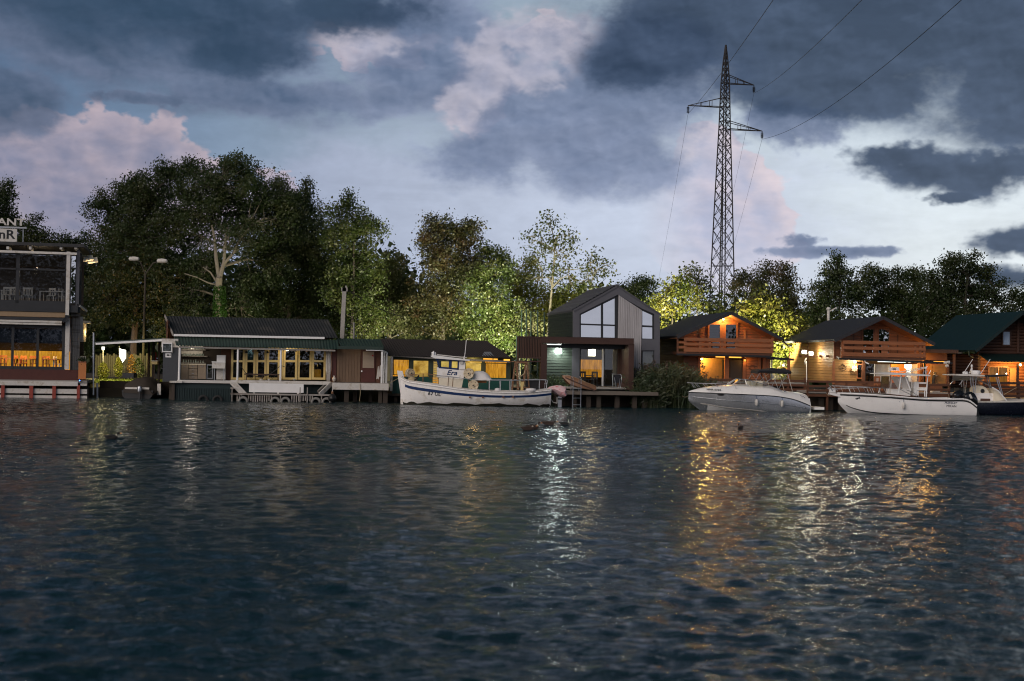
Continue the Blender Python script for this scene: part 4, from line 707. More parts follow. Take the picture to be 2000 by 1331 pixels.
# ---------------------------------------------------------------- long shack with yellow folding doors
def long_shack():
    F = Frame(480, 740, 86.4, 8); root = F.root('long_shack', 'long low shack with black corrugated roof and yellow folding glass doors', 'shack')
    zd = F.Z(540, 745, 0); zt = F.Z(540, 677, 0)
    # roof: steep upper sheets, then a shallower skirt over the deck
    zr = F.Z(480, 621, 2.6); zg = F.Z(490, 657, .2); ze = F.Z(500, 678, -1.3)
    xa, xb = F.X(325, 620, 2.6) + .0, F.X(641, 625, 2.6); xg0, xg1 = F.X(340, 655, .2), F.X(660, 660, .2)
    rf = MB().wavy([(xg0, .1, zg), (xg1, .1, zg), (xb, 2.6, zr), (xa, 2.6, zr)], .18, .022).build('upper_roof', 'black_sheet', root)
    MB().wavy([(xb + .4, 5.2, zg), (xa - .2, 5.2, zg), (xa, 2.63, zr - .02), (xb, 2.63, zr - .02)], .18, .022).build('rear_roof', 'black_sheet', root)
    MB().wavy([(F.X(344, 678, -1.3), -1.3, ze), (F.X(663, 681, -1.3), -1.3, ze - .04), (xg1, .16, zg - .12), (xg0, .16, zg - .12)], .18, .022).build('skirt_roof', 'dark_green_sheet', root)
    MB().bar((xg0, -.02, zg - .03), (F.X(634, 661, 0), -.02, zg - .03), .1, .13).build('gutter', 'white_paint', root); MB().bar((F.X(350, 680, -1.2), -1.2, ze - .09), (F.X(655, 682, -1.2), -1.2, ze - .13), .06, .1).build('eave_board', 'grey_wood', root)
    MB().bar((xa - .1, 2.6, zr + .02), (xg0 - .05, .05, zg), .05, .16).build('barge_board', 'grey_wood', root); MB().bar((xa - .1, 2.6, zr + .02), (xa - .2, 5.2, zg), .05, .16).build('barge_board', 'grey_wood', root)
    boards_side(MB(), xa + .25, 0.5, 4.9, zt, zr - .3, .2).build('gable_wall', 'cabin_wood_dark', root, kind='stuff'); MB().box(xa + .4, xb, 5.0, 5.1, 0.6, zg).build('rear_wall', 'cabin_wood_dark', root)
    # grey rendered corner with a small window
    rb(F, (318, 679, 348, 746), -.5, 0.9).build('corner_wall', 'stucco', root); rb(F, (315.5, 662, 348, 678.6), -.55, .9).build('corner_fascia', 'dirty_white', root); rb(F, (316, 679, 338, 689), -.56, -.51).build('corner_fascia', 'dirty_white', root)
    window(F, (316.5, 670, 336.5, 688), -.60, root, 'white_paint', 'glass_door', .06); rb(F, (318, 671.5, 335, 686.5), -.585, -.57).build('blind', 'galvanised', root)
    t = F.root('wall_plate', 'small white plate with a dark fish picture on the grey corner wall', 'sign'); rb(F, (323, 690.5, 334.5, 698.5), -.53, -.505).build('plate', 'white_paint', t)
    x, z = F.p(328.5, 694, -.53); MB().prism([(x - .12, z), (x - .05, z + .05), (x + .05, z + .04), (x + .1, z), (x + .15, z + .05), (x + .15, z - .05), (x + .1, z), (x + .05, z - .05), (x - .05, z - .05)], -.536, -.531).build('fish', 'dark_frame', t)
    MB().tube([F.p3(349.5, 745, -1.15), F.p3(351.5, 676, -1.15)], .07, 8).build('post', 'white_paint', root)
    for a, b in ((465, 463.5), (549, 547.6)): MB().tube([F.p3(b, 747, -1.15), F.p3(a, 679, -1.15)], .06, 8).build('post', 'white_paint', root)
    # kitchen corner
    rb(F, (346, 676, 432, 748), 1.5, 1.6).build('kitchen_wall', 'interior_dark', root); rb(F, (431, 680, 452, 743), 0.1, 1.5).build('side_wall', 'brick_brown', root)
    MB().box(F.X(346, 745, -1.2), F.X(655, 748, -1.2), -1.25, 5, zd - .16, zd).build('deck', 'grey_wood', root)
    rb(F, (346, 743, 450, 748.5), -1.3, -1.252).build('deck_edge', 'dirty_white', root)
    t = F.root('kitchen_cabinets', 'row of beige kitchen cupboards with drawers in the open corner of the shack', 'cabinet'); rb(F, (353.5, 711, 402, 713), .78, 1.45).build('worktop', 'cream', t)
    for a, b, n in ((354, 367, 1), (368, 385, 4), (386, 402, 1)):
        for i in range(n):
            y0, y1 = 713.4 + 28 * i / n, 713.4 + 28 * (i + 1) / n - .8; d = rb(F, (a, y0, b, y1), .8, 1.4).build('drawer' if n > 1 else 'cupboard_door', 'cabinet', t); rb(F, ((a + b) / 2 - 2, y0 + 2, (a + b) / 2 + 2, y0 + 2.8), .77, .8).build('handle', 'metal_grey', d)
    t = F.root('glass_fridge', 'small glass-fronted fridge at the end of the beige cupboards', 'fridge'); rb(F, (403.5, 712, 416, 741), .9, 1.4).build('body', 'galvanised', t); window(F, (404, 713, 415.5, 740), .86, t, 'metal_grey', 'glass_mirror', .04, name='door')
    t = F.root('tall_fridge', 'tall white fridge standing against the brick wall', 'fridge'); rb(F, (423, 694, 440.5, 742), -.2, .35).build('body', 'dirty_white', t); rb(F, (423.3, 694, 440.2, 707), -.24, -.205).build('freezer_door', 'white_paint', t); rb(F, (423.3, 708, 440.2, 741), -.24, -.205).build('door', 'dirty_white', t)
    t = F.root('white_bin', 'white plastic chest in front of the tall fridge', 'box'); rb(F, (414, 707.5, 439.5, 720), -.75, -.3).build('chest', 'dirty_white', t); rb(F, (413.5, 706.5, 440, 708.5), -.78, -.27).build('lid', 'white_paint', t)
    for a in (418, 436): rb(F, (a, 720.4, a + 1.6, 743.5), -.6, -.55).build('leg', 'metal_grey', t)
    t = F.root('bottle_shelf', 'three wall shelves loaded with glasses and bottles above the cupboards', 'shelf')
    for py, x1 in ((683.5, 402), (696, 405), (709.5, 402)): rb(F, (354, py - .8, x1, py + .8), 1.2, 1.48).build('board', 'grey_wood', t)
    rb(F, (354, 675, 396, 693), 1.46, 1.49).build('back_panel', 'dirty_white', t)
    rnd = random.Random(3); ORD = 'first second third fourth fifth sixth seventh eighth ninth tenth eleventh twelfth thirteenth fourteenth fifteenth'.split()
    for k, (py, n, h0) in enumerate(((682.8, 13, 5), (695.2, 15, 5), (710.6, 9, 9))):
        for i in range(n):
            px = 356 + 43 * (i + .5) / n; x, z = F.p(px, py, 1.3); hh = rnd.uniform(.6, 1.0) * h0 / 33; r = rnd.uniform(.03, .045)
            o = MB().lathe([(r, 0), (r, hh * .6), (r * .45, hh * .75), (r * .45, hh)], (0, 0, 0), 7).build('bottle', 'bottle', None, loc=F.world(x, 1.3, z)); tag(o, f"{ORD[i]} {'glass' if k < 2 else 'bottle'} from the left on the {('top kitchen shelf', 'middle kitchen shelf', 'beige worktop under the shelves')[k]}", 'bottle' if k == 2 else 'glass', ('glasses on the top kitchen shelf', 'glasses on the middle kitchen shelf', 'bottles on the kitchen worktop')[k])
    lamp(root, (F.X(375, 690, .2), .2, zt - .15), 26, (1, .85, .65), .1)
    # folding doors
    zin = zd + .02
    MB().box(F.X(452, 700, 3.4), F.X(650, 700, 3.4), 3.4, 3.5, zin, zt).build('room_wall', 'interior_dark', root); MB().box(F.X(452, 700, .2), F.X(648, 700, .2), .2, 3.4, zt, zt + .06).build('ceiling', 'interior_dark', root); MB().box(F.X(648, 700, .1), F.X(649, 700, .1), .1, 3.4, zin, zt).build('room_wall', 'maroon', root)
    rb(F, (452, 676, 648, 679), -.02, .12).build('door_header', 'cabin_wood_dark', root)
    xs = [451, 478.5, 499.5, 521, 547, 553, 581, 609, 636.5]
    for i in range(8):
        if i == 4: continue
        yy = .03 * (-1) ** i; f = window(F, (xs[i] + .3, 679.5, xs[i + 1] - .3, 742), yy, root, 'yellow_paint', 'glass_dark', .13, 'folding_door', rails=(.58,))
    rb(F, (547.5, 679.5, 552.5, 742), 0, .1).build('door_post', 'yellow_paint', root)
    rb(F, (611, 722, 627, 742), 1.4, 1.45).build('glow_curtain', 'window_orange', root); rb(F, (481, 683, 498, 704), 1.6, 1.63).build('reflection_panel', 'teal_strip', root); lamp(root, (F.X(620, 715, .8), .9, zin + 1.0), 26, (1, .5, .12), .08); lamp(root, (F.X(490, 690, 1.1), 1.2, zt - .3), 14, (.7, 1, .9), .08); lamp(root, (F.X(560, 685, -.9), -.7, zt - .12), 22, (1, .78, .48), .15)  # teal panel and cool lamp imitate a cool reflection; the curtain glows itself
    rnd = random.Random(6)
    for i, (px, py, r) in enumerate(((481, 690, .09), (494, 688, .07), (505, 687, .13), (523, 690, .08), (537, 684, .10), (556, 683, .08), (577, 687, .09), (600, 687, .08))):
        x, z = F.p(px, py, -.45); t = F.root('hanging_lamp', ('unlit shade hanging before the first folding door', 'unlit shade hanging before the second folding door', 'widest dark shade hanging before the third folding door', 'unlit shade hanging at the edge of the third folding door', 'pale shade hanging just left of the right white post', 'unlit shade hanging just right of the right white post', 'shade hanging before the sixth folding door', 'shade hanging before the last folding door')[i], 'lamp', 'shades hanging under the shack eave', (x, -.45, z))
        MB().lathe([(r * .2, .14), (r * .5, .10), (r, 0), (r * .9, -.01)], n=10).build('shade', ('black_plastic', 'terracotta', 'dark_frame')[i % 3], t, smooth=True); MB().tube([(0, 0, .14), (0, 0, F.Z(px, 679, -.45) - z)], .008, 4).build('cord', 'cable_black', t)
    t = F.root('curtain', 'dirty white curtain gathered at the right end of the folding doors', 'curtain'); cu = MB(); zc0, zc1 = F.Z(642, 744, -.5), F.Z(642, 680, -.5); xc, wd = F.X(641.5, 700, -.5), .20
    for j in range(7):
        z = zc1 + (zc0 - zc1) * j / 6; w = wd * (1.0 if j < 3 else 1.05 if j < 5 else .72); cu.v += [(xc + w * (i / 10 - .5) * 1.6 + .02 * j / 6, -.5 + .05 * math.sin(i * 2.2), z) for i in range(11)]
    cu.f = [(j * 11 + i, j * 11 + i + 1, (j + 1) * 11 + i + 1, (j + 1) * 11 + i) for j in range(6) for i in range(10)]; cu.build('cloth', 'dirty_white', t, smooth=True); MB().tube([(xc - .25, -.5, zc1 + .03), (xc + .25, -.5, zc1 + .03)], .015).build('rod', 'metal_grey', t)
    t = F.root('amphora', 'clay amphora standing on the deck beside the gathered curtain', 'vase', None, F.p3(652.5, 745.5, -.7)); MB().lathe([(.05, 0), (.11, .09), (.12, .18), (.05, .27), (.04, .33), (.065, .36)], n=10).build('body', 'ceramic', t, smooth=True)
    t = F.root('rope_rail', 'dark sagging rope with netting tied between the two white posts', 'rope'); pts = [F.p3(*q, -1.1) for q in ((460, 711), (466, 711), (472, 718), (480, 729), (500, 736), (525, 733), (540, 722), (548, 714), (556, 717))]; MB().tube(pts, .022, 5).build('rope', 'cable_black', t)
    for a, b in ((481, 500), (500, 523), (523, 541)): MB().tube([F.p3(a, 730, -1.08), F.p3((a + b) / 2, 740, -1.08), F.p3(b, 731, -1.08)], .012, 4).build('net_cord', 'cable_black', t)
    t = F.root('dark_bench', 'low dark bench on the deck behind the rope', 'bench'); rb(F, (477, 730.5, 547, 733), -.75, -.4).build('seat', 'brown_wood', t)
    for a in (480, 511, 542): rb(F, (a, 733, a + 2, 743.5), -.65, -.55).build('leg', 'brown_wood', t)
    for i, (px, wv) in enumerate(((510, .09), (525, .06), (575, .07))): o = MB().lathe([(.02, 0), (wv, .02), (wv * 1.2, .07), (wv * .7, .11), (.02, .12)], n=9).build('shoe_bundle', ('dirty_white', 'ceramic', 'galvanised')[i], None, loc=F.world(*F.p3(px, 744, -.9)), smooth=True); tag(o, ('pale rounded bundle on the deck edge under the third folding door', 'beige rounded bundle on the deck edge beside the pale one', 'grey rounded bundle on the deck edge right of the white post')[i], 'bundle', 'bundles lying on the deck edge')
    rb(F, (450, 744, 645, 750.5), -1.32, -1.252).build('deck_edge', 'dirty_white', root); rb(F, (462, 751, 640, 768), -.6, -.5).build('deck_skirt', 'teal_strip', root)
    for px in (330, 390, 445, 520, 590, 640): rb(F, (px, 750, px + 5, 788), .2, .4).build('pile', 'pile_wood', root)
    # float tank
    t = F.root('float_tank', 'dark ribbed green float tank under the kitchen corner', 'float tank'); xt0, xt1, zt0, zt1 = F.rect((337, 750, 451, 784), -1.2); MB().box(xt0, xt1, -1.1, .1, -.4, zt1).build('body', 'teal_strip', t)
    ribs = [MB().box(xt0 + (xt1 - xt0) * (i + .5) / 24 - .03, xt0 + (xt1 - xt0) * (i + .5) / 24 + .03, -1.16, -1.11, -.3, zt1 - .25) for i in range(24)]
    for r in ribs: r.build('rib', 'teal_strip', t)
    rb(F, (335, 748, 341, 782), -1.3, -1.17).build('end_post', 'pile_wood', t); rb(F, (331, 744.5, 356, 748), -1.5, -.9).build('bench_top', 'dirty_white', t)
    for i, px in enumerate((397, 425)): x = F.X(px, 780, -1.35); tyre(F, t, x, -1.3, .02, ('black tyre fender hung on the left of the float tank', 'black tyre fender hung on the right of the float tank')[i], 'tyres hung on the float tank', 'dark_rubber')
    # landing stage
    t = F.root('landing_stage', 'low landing stage of sticks and beams in front of the folding doors', 'landing stage'); yl = -2.2
    rb(F, (452, 769.5, 650, 772.6), yl, yl + .15).build('front_beam', 'grey_wood', t); MB().box(F.X(452, 771, yl), F.X(648, 771, yl), yl + .16, -1.4, F.Z(550, 772.6, yl), F.Z(550, 770, yl)).build('deck', 'grey_wood', t)
    rnd = random.Random(2)
    for i in range(42):
        px = 462 + i * 4.45
        if any(abs(px - q) < 8 for q in (475, 537, 557, 617, 638)): continue
        rb(F, (px, 773, px + 2.2, 784 + rnd.uniform(-1, 2)), yl + .02, yl + .1).build('stick', 'grey_wood', t)
    for px in (452, 585, 599): rb(F, (px, 757 if px > 460 else 760, px + 2.0, 788), yl - .06, yl - .01).build('pole', 'grey_wood', t)
    rb(F, (586, 771, 600, 773), yl - .09, yl - .065).build('rung', 'grey_wood', t); rb(F, (450, 757, 456, 760), yl, yl + .3).build('step', 'grey_wood', t); rb(F, (450, 768, 460, 771), yl, yl + .3).build('step', 'grey_wood', t)
    for i, px in enumerate((475, 537.5, 557.5, 617, 638)): tyre(F, None, F.X(px, 784, yl), yl - .12, .0, ('pale tyre at the foot of the left boarding ramp', 'pale tyre left of the middle pair on the landing stage', 'pale tyre right of the middle pair on the landing stage', 'pale tyre left of the right boarding ramp', 'pale tyre hung beside the black buoy')[i], 'pale tyres half in the water along the landing stage', 'rubber')
    t = F.root('blank_signboard', 'long blank white panel on three short legs above the landing stage', 'panel'); rb(F, (486.5, 749.5, 593, 767), -1.75, -1.7).build('board', 'white_paint', t)
    for px in (494, 541, 580): rb(F, (px, 767, px + 4, 771), -1.74, -1.68).build('leg', 'dirty_white', t)
    t = F.root('boarding_ramp', 'smooth white plank ramp sloping down right onto the landing stage', 'ramp', 'boarding ramps'); a, b = Vector(F.p3(455, 748, -1.4)), Vector(F.p3(477, 771, -2.1)); MB().bar(a, b, .42, .06, up=(0, -.3, 1)).build('plank', 'dirty_white', t)
    t = F.root('boarding_ramp', 'stepped white ramp sloping down left onto the landing stage', 'ramp', 'boarding ramps'); a, b = Vector(F.p3(647, 750, -1.4)), Vector(F.p3(625, 771, -2.1)); d = b - a; MB().bar(a, b, .06, .26).build('stringer', 'dirty_white', t); MB().bar(a + Vector((-.1, .5, .1)), b + Vector((-.1, .5, .1)), .06, .26).build('stringer', 'grey_wood', t)
    for k in range(5): p = a + d * (.1 + .19 * k); MB().box(p.x - .12, p.x + .05, p.y + .03, p.y + .48, p.z + .06, p.z + .1).build('tread', 'grey_wood', t)
    t = F.root('mooring_buoy', 'black teardrop buoy with a rusty neck at the right end of the landing stage', 'buoy', None, F.p3(649, 780, -2.6)); MB().lathe([(.03, -.2), (.2, -.1), (.26, .05), (.2, .2), (.07, .32)], n=14).build('body', 'black_plastic', t, smooth=True); MB().lathe([(.07, .32), (.07, .45), (.04, .46)], n=10).build('neck', 'rusty', t); MB().tube([(0, 0, .45), (.0, .4, .9)], .02).build('rope', 'dirty_white', t)
def tyre(F, parent, x, y, z, label, group, mat):
    t = F.root('tyre', label, 'tyre', group, (x, y, z)); mb = MB(); n, k, Rr, r = 22, 8, .24, .075
    for i in range(n):
        a = 2 * math.pi * i / n
        for j in range(k): b = 2 * math.pi * j / k; q = Rr + r * math.cos(b); mb.v.append((q * math.cos(a), r * .9 * math.sin(b), q * math.sin(a)))
    mb.f = [(i * k + j, ((i + 1) % n) * k + j, ((i + 1) % n) * k + (j + 1) % k, i * k + (j + 1) % k) for i in range(n) for j in range(k)]; mb.build('rubber', mat, t, smooth=True)
long_shack()
# ---------------------------------------------------------------- brown annex and green hut
def annex():
    F = Frame(700, 745, 87.0, 8); root = F.root('brown_annex', 'low brown boarded annex with green corrugated roof joined to the long shack', 'annex')
    zg, ze = F.Z(700, 662, 1.2), F.Z(700, 678, -1.2)
    MB().wavy([(F.X(666, 679, -1.2), -1.2, ze), (F.X(750, 681, -1.2), -1.2, ze), (F.X(742, 663, 1.4), 1.4, zg), (F.X(658, 662, 1.4), 1.4, zg)], .18, .022).build('roof', 'dark_green_sheet', root)
    rb(F, (660, 677, 749, 683), -1.24, -1.18).build('roof_edge', 'dark_green_sheet', root); rb(F, (715, 683.3, 748, 685.4), -1.2, -1.1).build('eave_trim', 'white_paint', root)
    bv = boards_v(MB(), F.X(658, 715), F.X(704, 715), F.Z(680, 747), F.Z(680, 683), 0, .19)
    for i in range(0, len(bv.v), 8): MB().add(bv.v[i:i + 8], [(0, 3, 2, 1), (4, 5, 6, 7), (0, 1, 5, 4), (1, 2, 6, 5), (2, 3, 7, 6), (3, 0, 4, 7)]).build('board', 'door_wood', root)
    rb(F, (648, 678, 657, 746), -.02, .1).build('wall_panel', 'maroon', root); rb(F, (704.5, 683, 742, 748), .0, .1).build('wall_panel', 'brick_brown', root)
    d = rb(F, (706, 684, 733, 747.5), -.06, -.01).build('door', 'maroon', root); rb(F, (708.5, 687, 730.5, 719), -.075, -.062).build('pane', 'cabinet', d); rb(F, (705, 724, 707.6, 727), -.10, -.06).build('handle', 'white_paint', d)
    q = MB().lathe([(.01, -.02), (.05, 0), (.05, .02), (.01, .03)], (0, 0, 0), 10, 'y').build('door_wreath', 'red_cloth', None, loc=F.world(*F.p3(728, 695, -.12))); tag(q, 'small round red ornament on the annex door', 'ornament')
    MB().box(F.X(742, 720), F.X(743, 720), .0, 3, F.Z(740, 748), F.Z(740, 683)).build('side_wall', 'cabin_wood_dark', root); MB().box(F.X(650, 720), F.X(742, 720), 2.9, 3, F.Z(740, 748), F.Z(740, 668)).build('rear_wall', 'cabin_wood_dark', root)
    for a, b in ((744, 747.5), (749, 751), (753, 756.5)): rb(F, (a, 687 + (a - 744) * .3, b, 751), -1.15 + (a - 744) * .09, -1.05 + (a - 744) * .09).build('post', 'white_paint', root)
    MB().bar(F.p3(742, 683, -1.1), F.p3(757, 690, 1), .06, .1).build('eave_trim', 'white_paint', root)
    MB().box(F.X(648, 750, -1.5), F.X(759, 750, -1.5), -1.45, 3, F.Z(700, 752, -1.4) - .08, F.Z(700, 748.5, -1.4)).build('deck', 'grey_wood', root); rb(F, (649, 749, 759, 762), -1.52, -1.455).build('deck_fascia', 'dirty_white', root)
    for a, b in ((672, 681), (739, 746), (748, 757)): rb(F, (a, 762.5, b, 790), -1.2, -.95).build('pile', 'pile_wood', root)
    for px in (690, 720): rb(F, (px, 762, px + 7, 790), .4, .6).build('pile', 'pile_wood', root)
    t = F.root('mooring_rope', 'thin frayed rope dangling from the annex deck', 'rope'); MB().tube([F.p3(703, 750, -1.56), F.p3(704, 768, -1.6), F.p3(702, 784, -1.56)], .018, 5).build('rope', 'rope_tan', t)
    t = F.root('hanging_clothes', 'pale clothes hanging in the dark end of the annex porch', 'clothes')
    for px, py, h in ((737, 716, 26), (741, 714, 24)): x0, x1, z0, z1 = F.rect((px, py, px + 3.4, py + h), -.4); MB().prism([(x0 + .03, z1), (x1 - .03, z1), (x1, z0), ((x0 + x1) / 2, z0 + .08), (x0 - .06, z0 + .02)], -.4, -.36).build('garment', 'curtain', t)
    lamp(root, (F.X(700, 690, -.8), -1.0, F.Z(700, 690, -.8)), 5, (1, .75, .5), .1)
annex()
def green_hut():
    F = Frame(870, 745, 89.2, 8); root = F.root('green_hut', 'low green hut with black corrugated roof and glowing orange windows behind the fishing boat', 'hut')
    zr, ze = F.Z(845, 664, 2.4), F.Z(880, 697, -.6)
    MB().wavy([(F.X(757, 690, -.6), -.6, ze), (F.X(1000, 702, -.6), -.6, ze), (F.X(952, 668, 2.4), 2.4, zr), (F.X(739, 660, 2.4), 2.4, zr)], .17, .022).build('roof', 'brown_sheet', root)
    MB().wavy([(F.X(985, 702, 5), 5, ze), (F.X(742, 690, 5), 5, ze), (F.X(739, 660, 2.43), 2.43, zr - .02), (F.X(952, 668, 2.43), 2.43, zr - .02)], .17, .022).build('rear_roof', 'brown_sheet', root)
    xr0 = F.X(952, 668, 2.4); MB().add([(F.X(1000, 702, -.6), -.6, ze - .03), (F.X(985, 702, 5), 5, ze - .03), (xr0, 2.4, zr - .03)], [(0, 1, 2)]).build('hip_end', 'brown_sheet', root)
    q = MB().slab([F.p3(941, 698, -.35), F.p3(966, 699, -.35), F.p3(958, 690, .3), F.p3(946, 690, .3)], .03); q.v = [(x, y, z + .08) for x, y, z in q.v]; q.build('patch', 'galvanised', root)
    MB().bar(F.p3(762, 695, -.45), F.p3(852, 700, -.45), .08, .1).build('eave_beam', 'grey_wood', root); MB().bar(F.p3(908, 703, -.45), F.p3(996, 707, -.45), .08, .1).build('eave_beam', 'grey_wood', root)
    for r in ((944, 700.6, 962, 702.6), (964, 701, 972, 703), (984, 702, 996, 705)): rb(F, r, -.1, -.05).build('light_slit', 'strip_warm', root)
    zs, zf = F.Z(880, 738), F.Z(880, 775)
    rb(F, (766, 737, 998, 771), 0, .1).build('lower_wall', 'green_paint', root); rb(F, (766, 697, 998, 705), .01, .1).build('wall_header', 'olive_paint', root)
    for a, b in ((763, 767.5), (800, 806), (838, 845), (855, 860), (900, 908), (941, 947), (990.5, 997)): rb(F, (a, 702, b, 741), -.02, .12).build('wall_post', 'olive_paint', root)
    rb(F, (762.5, 697, 767, 764), -.5, -.42).build('porch_post', 'dirty_white', root)
    for a, b, top, bot, mt in ((768, 800, 701, 733.5, 'window_orange'), (806, 838, 703.5, 735.5, 'window_yellow'), (845, 855, 704, 737, 'window_yellow'), (860, 900, 705, 737, 'window_yellow'), (908, 941, 708.5, 738, 'window_yellow'), (947, 990, 709, 741, 'window_orange')):
        rb(F, (a - 3, top - 2, b + 3, bot + 2), .55, .58).build('glow_curtain', mt, root); window(F, (a, top, b, bot), .04, root, 'olive_paint', 'glass', .05)  # curtain panels glow in place of lamps inside the hut
    x0, x1, z0, z1 = F.rect((846, 704, 855, 754), 0)
    for k in range(14): MB().box(x0, x1, -.07, -.04, z0 + (z1 - z0) * k / 14, z0 + (z1 - z0) * (k + .62) / 14).build('shutter_slat', 'yellow_paint', root)
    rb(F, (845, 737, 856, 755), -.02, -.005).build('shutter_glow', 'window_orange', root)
    MB().box(F.X(770, 720, 5), F.X(1000, 720, 5), 4.2, 4.3, .3, ze).build('rear_wall', 'olive_paint', root); MB().box(F.X(998, 720, 0), F.X(999, 720, 0), .12, 4.2, .3, ze - .1).build('side_wall', 'olive_paint', root)
    MB().box(F.X(757, 770, -.5), F.X(1000, 770, -.5), -.9, 4, F.Z(880, 775, -.5), F.Z(880, 771, -.5)).build('deck', 'pile_wood', root)
    for px in (770, 810, 860, 910, 960, 990): rb(F, (px, 775, px + 6, 792), -.7, -.5).build('pile', 'pile_wood', root)
    lamp(root, (F.X(925, 705, -.3), -.32, F.Z(925, 707, -.3)), 25, (1, .6, .2), .1)
green_hut()
def pole():
    F = Frame(669, 700, 92.2, 0); t = F.root('concrete_pole', 'leaning pale concrete utility pole behind the long shack', 'utility pole'); a, b = Vector(F.p3(664, 745, 0)), Vector(F.p3(673, 562, 0)); MB().bar(a, b, .26, .2).build('shaft', 'concrete', t); MB().box(b.x - .2, b.x + .2, b.y - .1, b.y + .1, b.z - .25, b.z).build('crosspiece', 'concrete', t); MB().tube([b + Vector((.1, 0, 0)), b + Vector((.1, 0, .12))], .04).build('insulator', 'ceramic', t)
    F2 = Frame(691, 700, 92.6, 0); t = F2.root('thin_pole', 'thin grey pole standing right of the concrete pole', 'pole'); MB().tube([F2.p3(691, 745, 0), F2.p3(691, 630, 0)], .06).build('shaft', 'concrete', t)
    a = F.o + b; c = at(790, 620, 92); pts = [Vector(a).lerp(c, i / 12) - Vector((0, 0, 1.0 * (i / 12) * (1 - i / 12))) for i in range(13)]; tag(MB().tube([p - pts[0] for p in pts], .025, 5).build('overhead_cable', 'cable_black', loc=pts[0]), 'black cable running right from the concrete pole', 'cable')
pole()
